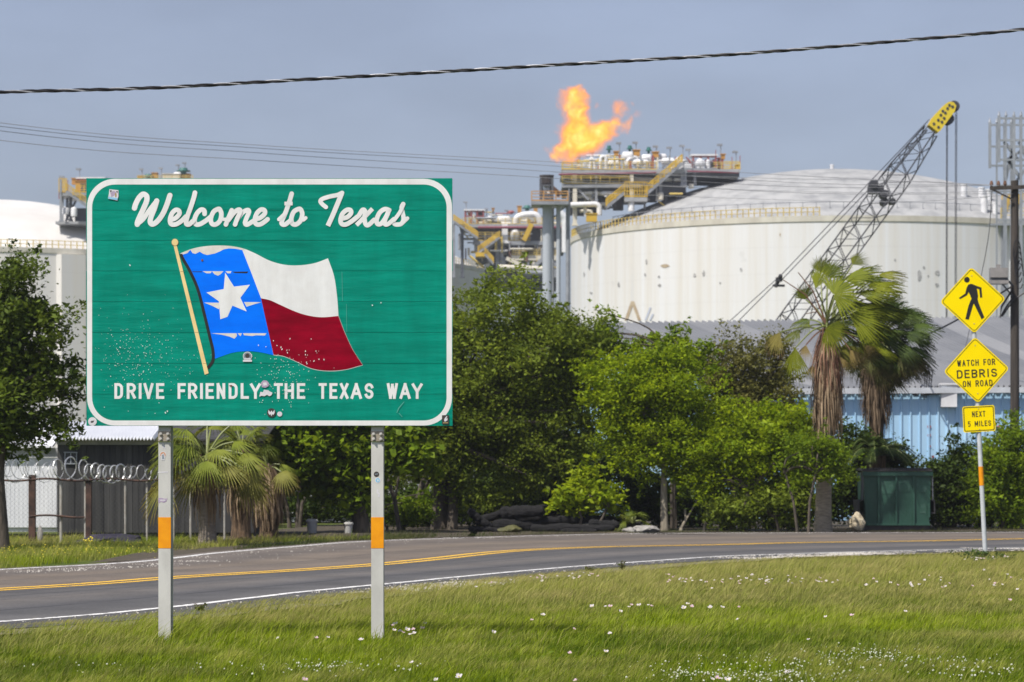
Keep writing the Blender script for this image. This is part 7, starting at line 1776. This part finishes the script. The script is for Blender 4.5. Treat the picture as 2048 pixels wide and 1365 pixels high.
def along(curve, u0, u1, off_m, off_s, n_):
    d = np.gradient(curve, axis=0); d /= np.linalg.norm(d, axis=1)[:, None]; nr_ = np.stack([-d[:, 1], d[:, 0]], 1)
    if nr_[NS // 2][1] < 0: nr_ = -nr_
    u = curve[:, 0] / curve[:, 1] * FPX + 1024; ok = np.where((u > u0) & (u < u1) & (curve[:, 1] > 20))[0]
    for _ in range(n_):
        f = g.uniform(ok[0], ok[-1]); i = int(f); p = curve[i] + (curve[min(i + 1, NS - 1)] - curve[i]) * (f - i) + nr_[i] * g.normal(off_m, off_s)
        if noise.noise(Vector((p[0] * 1.1, p[1] * 1.1, 4))) > -.22: pp.append((p[0], p[1], .012))
along(nearS, 1380, 2120, -.75, .32, 5200); along(nearS, 600, 900, -.85, .28, 1500); along(farS, -100, 330, .95, .35, 900); along(farS, 330, 1900, .5, .2, 700); along(nearS, -50, 1900, -.25, .1, 500); along(farS, 330, 900, 1.3, .5, 120)
pp = np.array(pp); gravel(pp, g.uniform(.006, .026, len(pp)), 'shell_gravel')
# ---------------------------------------------------------------- flowers
M_pk = leaf_mat('pale_pink_petal', (.80, .58, .68), (.8, .6, .7), .45); M_wp = leaf_mat('whitish_pink_petal', (.85, .78, .80), (.85, .78, .8), .45); M_fc = mat('yellow_flower_centre', (.62, .52, .08)); M_st = mat('flower_stem', (.09, .15, .03)); M_pk.node_tree.nodes['Hue/Saturation/Value'].inputs['Value'].default_value = 1; M_wp.node_tree.nodes['Hue/Saturation/Value'].inputs['Value'].default_value = 1
def flower_mesh(mp_, seed):
    q = random.Random(seed); mb = MB(); r_ = .030; n_ = 4
    for i in range(n_):
        a = math.pi * 2 * i / n_ + .3
        for s in (0,):
            d = Vector((math.cos(a), math.sin(a), 0)); w_ = Vector((-math.sin(a), math.cos(a), 0)); up_ = q.uniform(.35, .7)
            mb.face([(0, 0, 0), tuple(d * r_ * .5 - w_ * r_ * .62 + Vector((0, 0, r_ * .5 * up_))), tuple(d * r_ * 1.05 - w_ * r_ * .5 + Vector((0, 0, r_ * up_ * 1.25))), tuple(d * r_ * 1.15 + Vector((0, 0, r_ * up_ * 1.2))), tuple(d * r_ * 1.05 + w_ * r_ * .5 + Vector((0, 0, r_ * up_ * 1.25))), tuple(d * r_ * .5 + w_ * r_ * .62 + Vector((0, 0, r_ * .5 * up_)))])
    mb.m = 1; mb.ball((0, 0, .008), .008, 6); mb.m = 2; mb.tube([(0, 0, 0), (-.02, 0, -.10), (-.03, .01, -.2)], .0025, 4)
    me = bpy.data.meshes.new('primrose'); me.from_pydata(mb.v, [], mb.f); me.polygons.foreach_set('material_index', mb.mi); [me.materials.append(x) for x in (mp_, M_fc, M_st)]; me.update(); return me
fm = [flower_mesh(M_pk, 1), flower_mesh(M_wp, 2), flower_mesh(M_wp, 3)]
spots = [(633, 1277), (656, 1276), (722, 1281), (786, 1252), (791, 1250), (800, 1263), (806, 1266), (814, 1261), (820, 1270), (827, 1260), (828, 1268), (850, 1248), (845, 1258), (788, 1262), (824, 1326), (610, 1361), (872, 1361), (556, 1277), (1148, 1259), (1184, 1214), (1211, 1214), (1221, 1214), (1241, 1224), (1258, 1215), (1263, 1211), (1278, 1212), (1297, 1211), (1303, 1213), (1367, 1217), (1375, 1209), (1384, 1214), (1420, 1216), (1445, 1216), (1478, 1215), (1475, 1240), (1086, 1231), (1064, 1241), (987, 1266), (1220, 1268), (1140, 1307), (1212, 1305), (1617, 1280), (1704, 1232), (1651, 1235), (1811, 1224), (1151, 1362), (918, 1355), (1425, 1360), (1435, 1358), (1455, 1362), (1575, 1347), (2020, 1201), (2035, 1180), (1988, 1172), (1990, 1168), (2004, 1170), (2042, 1160), (2022, 1156), (2014, 1150), (1979, 1160), (1945, 1173), (1968, 1141), (1882, 1156), (1858, 1152), (1753, 1165), (978, 1168), (983, 1166), (952, 1175), (1020, 1160), (1185, 1149)]
q = random.Random(9)
spots += [(q.uniform(1330, 1680), q.gauss(1160, 5)) for _ in range(56)] + [(q.uniform(1060, 1200), q.gauss(1152, 4)) for _ in range(22)] + [(q.uniform(1730, 1900), q.gauss(1168, 6)) for _ in range(14)] + [(q.gauss(1950, 14), q.gauss(1117, 2)) for _ in range(10)] + [(q.gauss(1995, 8), q.gauss(1114, 3)) for _ in range(6)]
for i, (u, v) in enumerate(spots):
    zf = .05 + .06 * q.random(); D = (EYE - zf) * FPX / (v - HZ); p = P(u, v, D)
    o = bpy.data.objects.new('primrose', fm[i % 3]); col.objects.link(o); o.location = p; s = q.uniform(.5, .9) * (1 if D < 36 else .85); o.scale = (s, s, s); o.rotation_euler = (q.uniform(.1, .55), q.uniform(-.35, .25), q.uniform(-.6, .6))
    tag(o, 'small pale pink and white primrose blooming in the grassy verge', 'flower', 'pale primroses in the grassy verge')
cl = []
for (mu, su, mv, sv, n_) in ((1690, 130, 1318, 7, 270), (1560, 120, 1352, 9, 380), (1720, 60, 1300, 6, 90), (1950, 60, 1335, 10, 100), (620, 130, 1335, 8, 70), (640, 70, 1330, 5, 60), (180, 60, 1330, 8, 16), (1360, 60, 1338, 10, 40)):
    for _ in range(n_): cl.append((q.gauss(mu, su), q.gauss(mv, sv)))
mb = MB()
for u, v in cl:
    zf = q.uniform(.0, .05); D = (EYE - zf) * FPX / (max(v, 1100) - HZ)
    if D < 21: continue
    mb.ball(P(u, v, D), q.uniform(.004, .011), 6, (1, 1, .85))
tag(mb.build('clover_blossom', mat('clover_cream', (.74, .74, .62), (.55, .58, .42), scale=40)), kind='stuff')
mb = MB()
for _ in range(150):
    u = q.uniform(0, 330); v = q.gauss(1096, 7) if q.random() < .8 else q.uniform(1085, 1118); p = G(u, v, .18); mb.ball(p, q.uniform(.008, .018), 5, (1, 1, .6))
for _ in range(20): mb.ball(P(q.gauss(175, 7), q.gauss(1082, 4), 66.5), .03, 5)
tag(mb.build('yellow_wildflowers', mat('yellow_petal', (.72, .60, .05), (.6, .48, .03), scale=30)), kind='stuff')
# leafy clump at the foot of the warning sign
t = thing('leafy_weed_clump', 'leafy green weed clump at the foot of the warning sign pole', 'plant', G(1972, 1122)); gg = np.random.RandomState(3); C = np.stack([gg.normal(t.location.x, .25, 40), gg.normal(t.location.y, .2, 40), gg.uniform(.03, .16, 40)], 1)
V, F, ti = leaves(C, np.full(40, .09), 14, .07, gg); link('foliage', np_mesh('foliage', V - np.array(t.location), F, {'tint': ti}), leaf_mat('clump_leaves', (.05, .09, .02), (.14, .2, .05), .3), t, local=True)
# ---------------------------------------------------------------- thin coastal haze
m = bpy.data.materials.new('coastal_haze'); m.use_nodes = True; n, l = m.node_tree.nodes, m.node_tree.links; n.clear()
out = n.new('ShaderNodeOutputMaterial'); v = n.new('ShaderNodeVolumePrincipled')
v.inputs['Color'].default_value = (.88, .92, 1.0, 1); v.inputs['Density'].default_value = HAZE; v.inputs['Anisotropy'].default_value = .2
l.new(v.outputs[0], out.inputs['Volume'])
mb = MB(); mb.box(-700, 700, -60, 760, -1, 85); tag(mb.build('haze', m), kind='stuff')
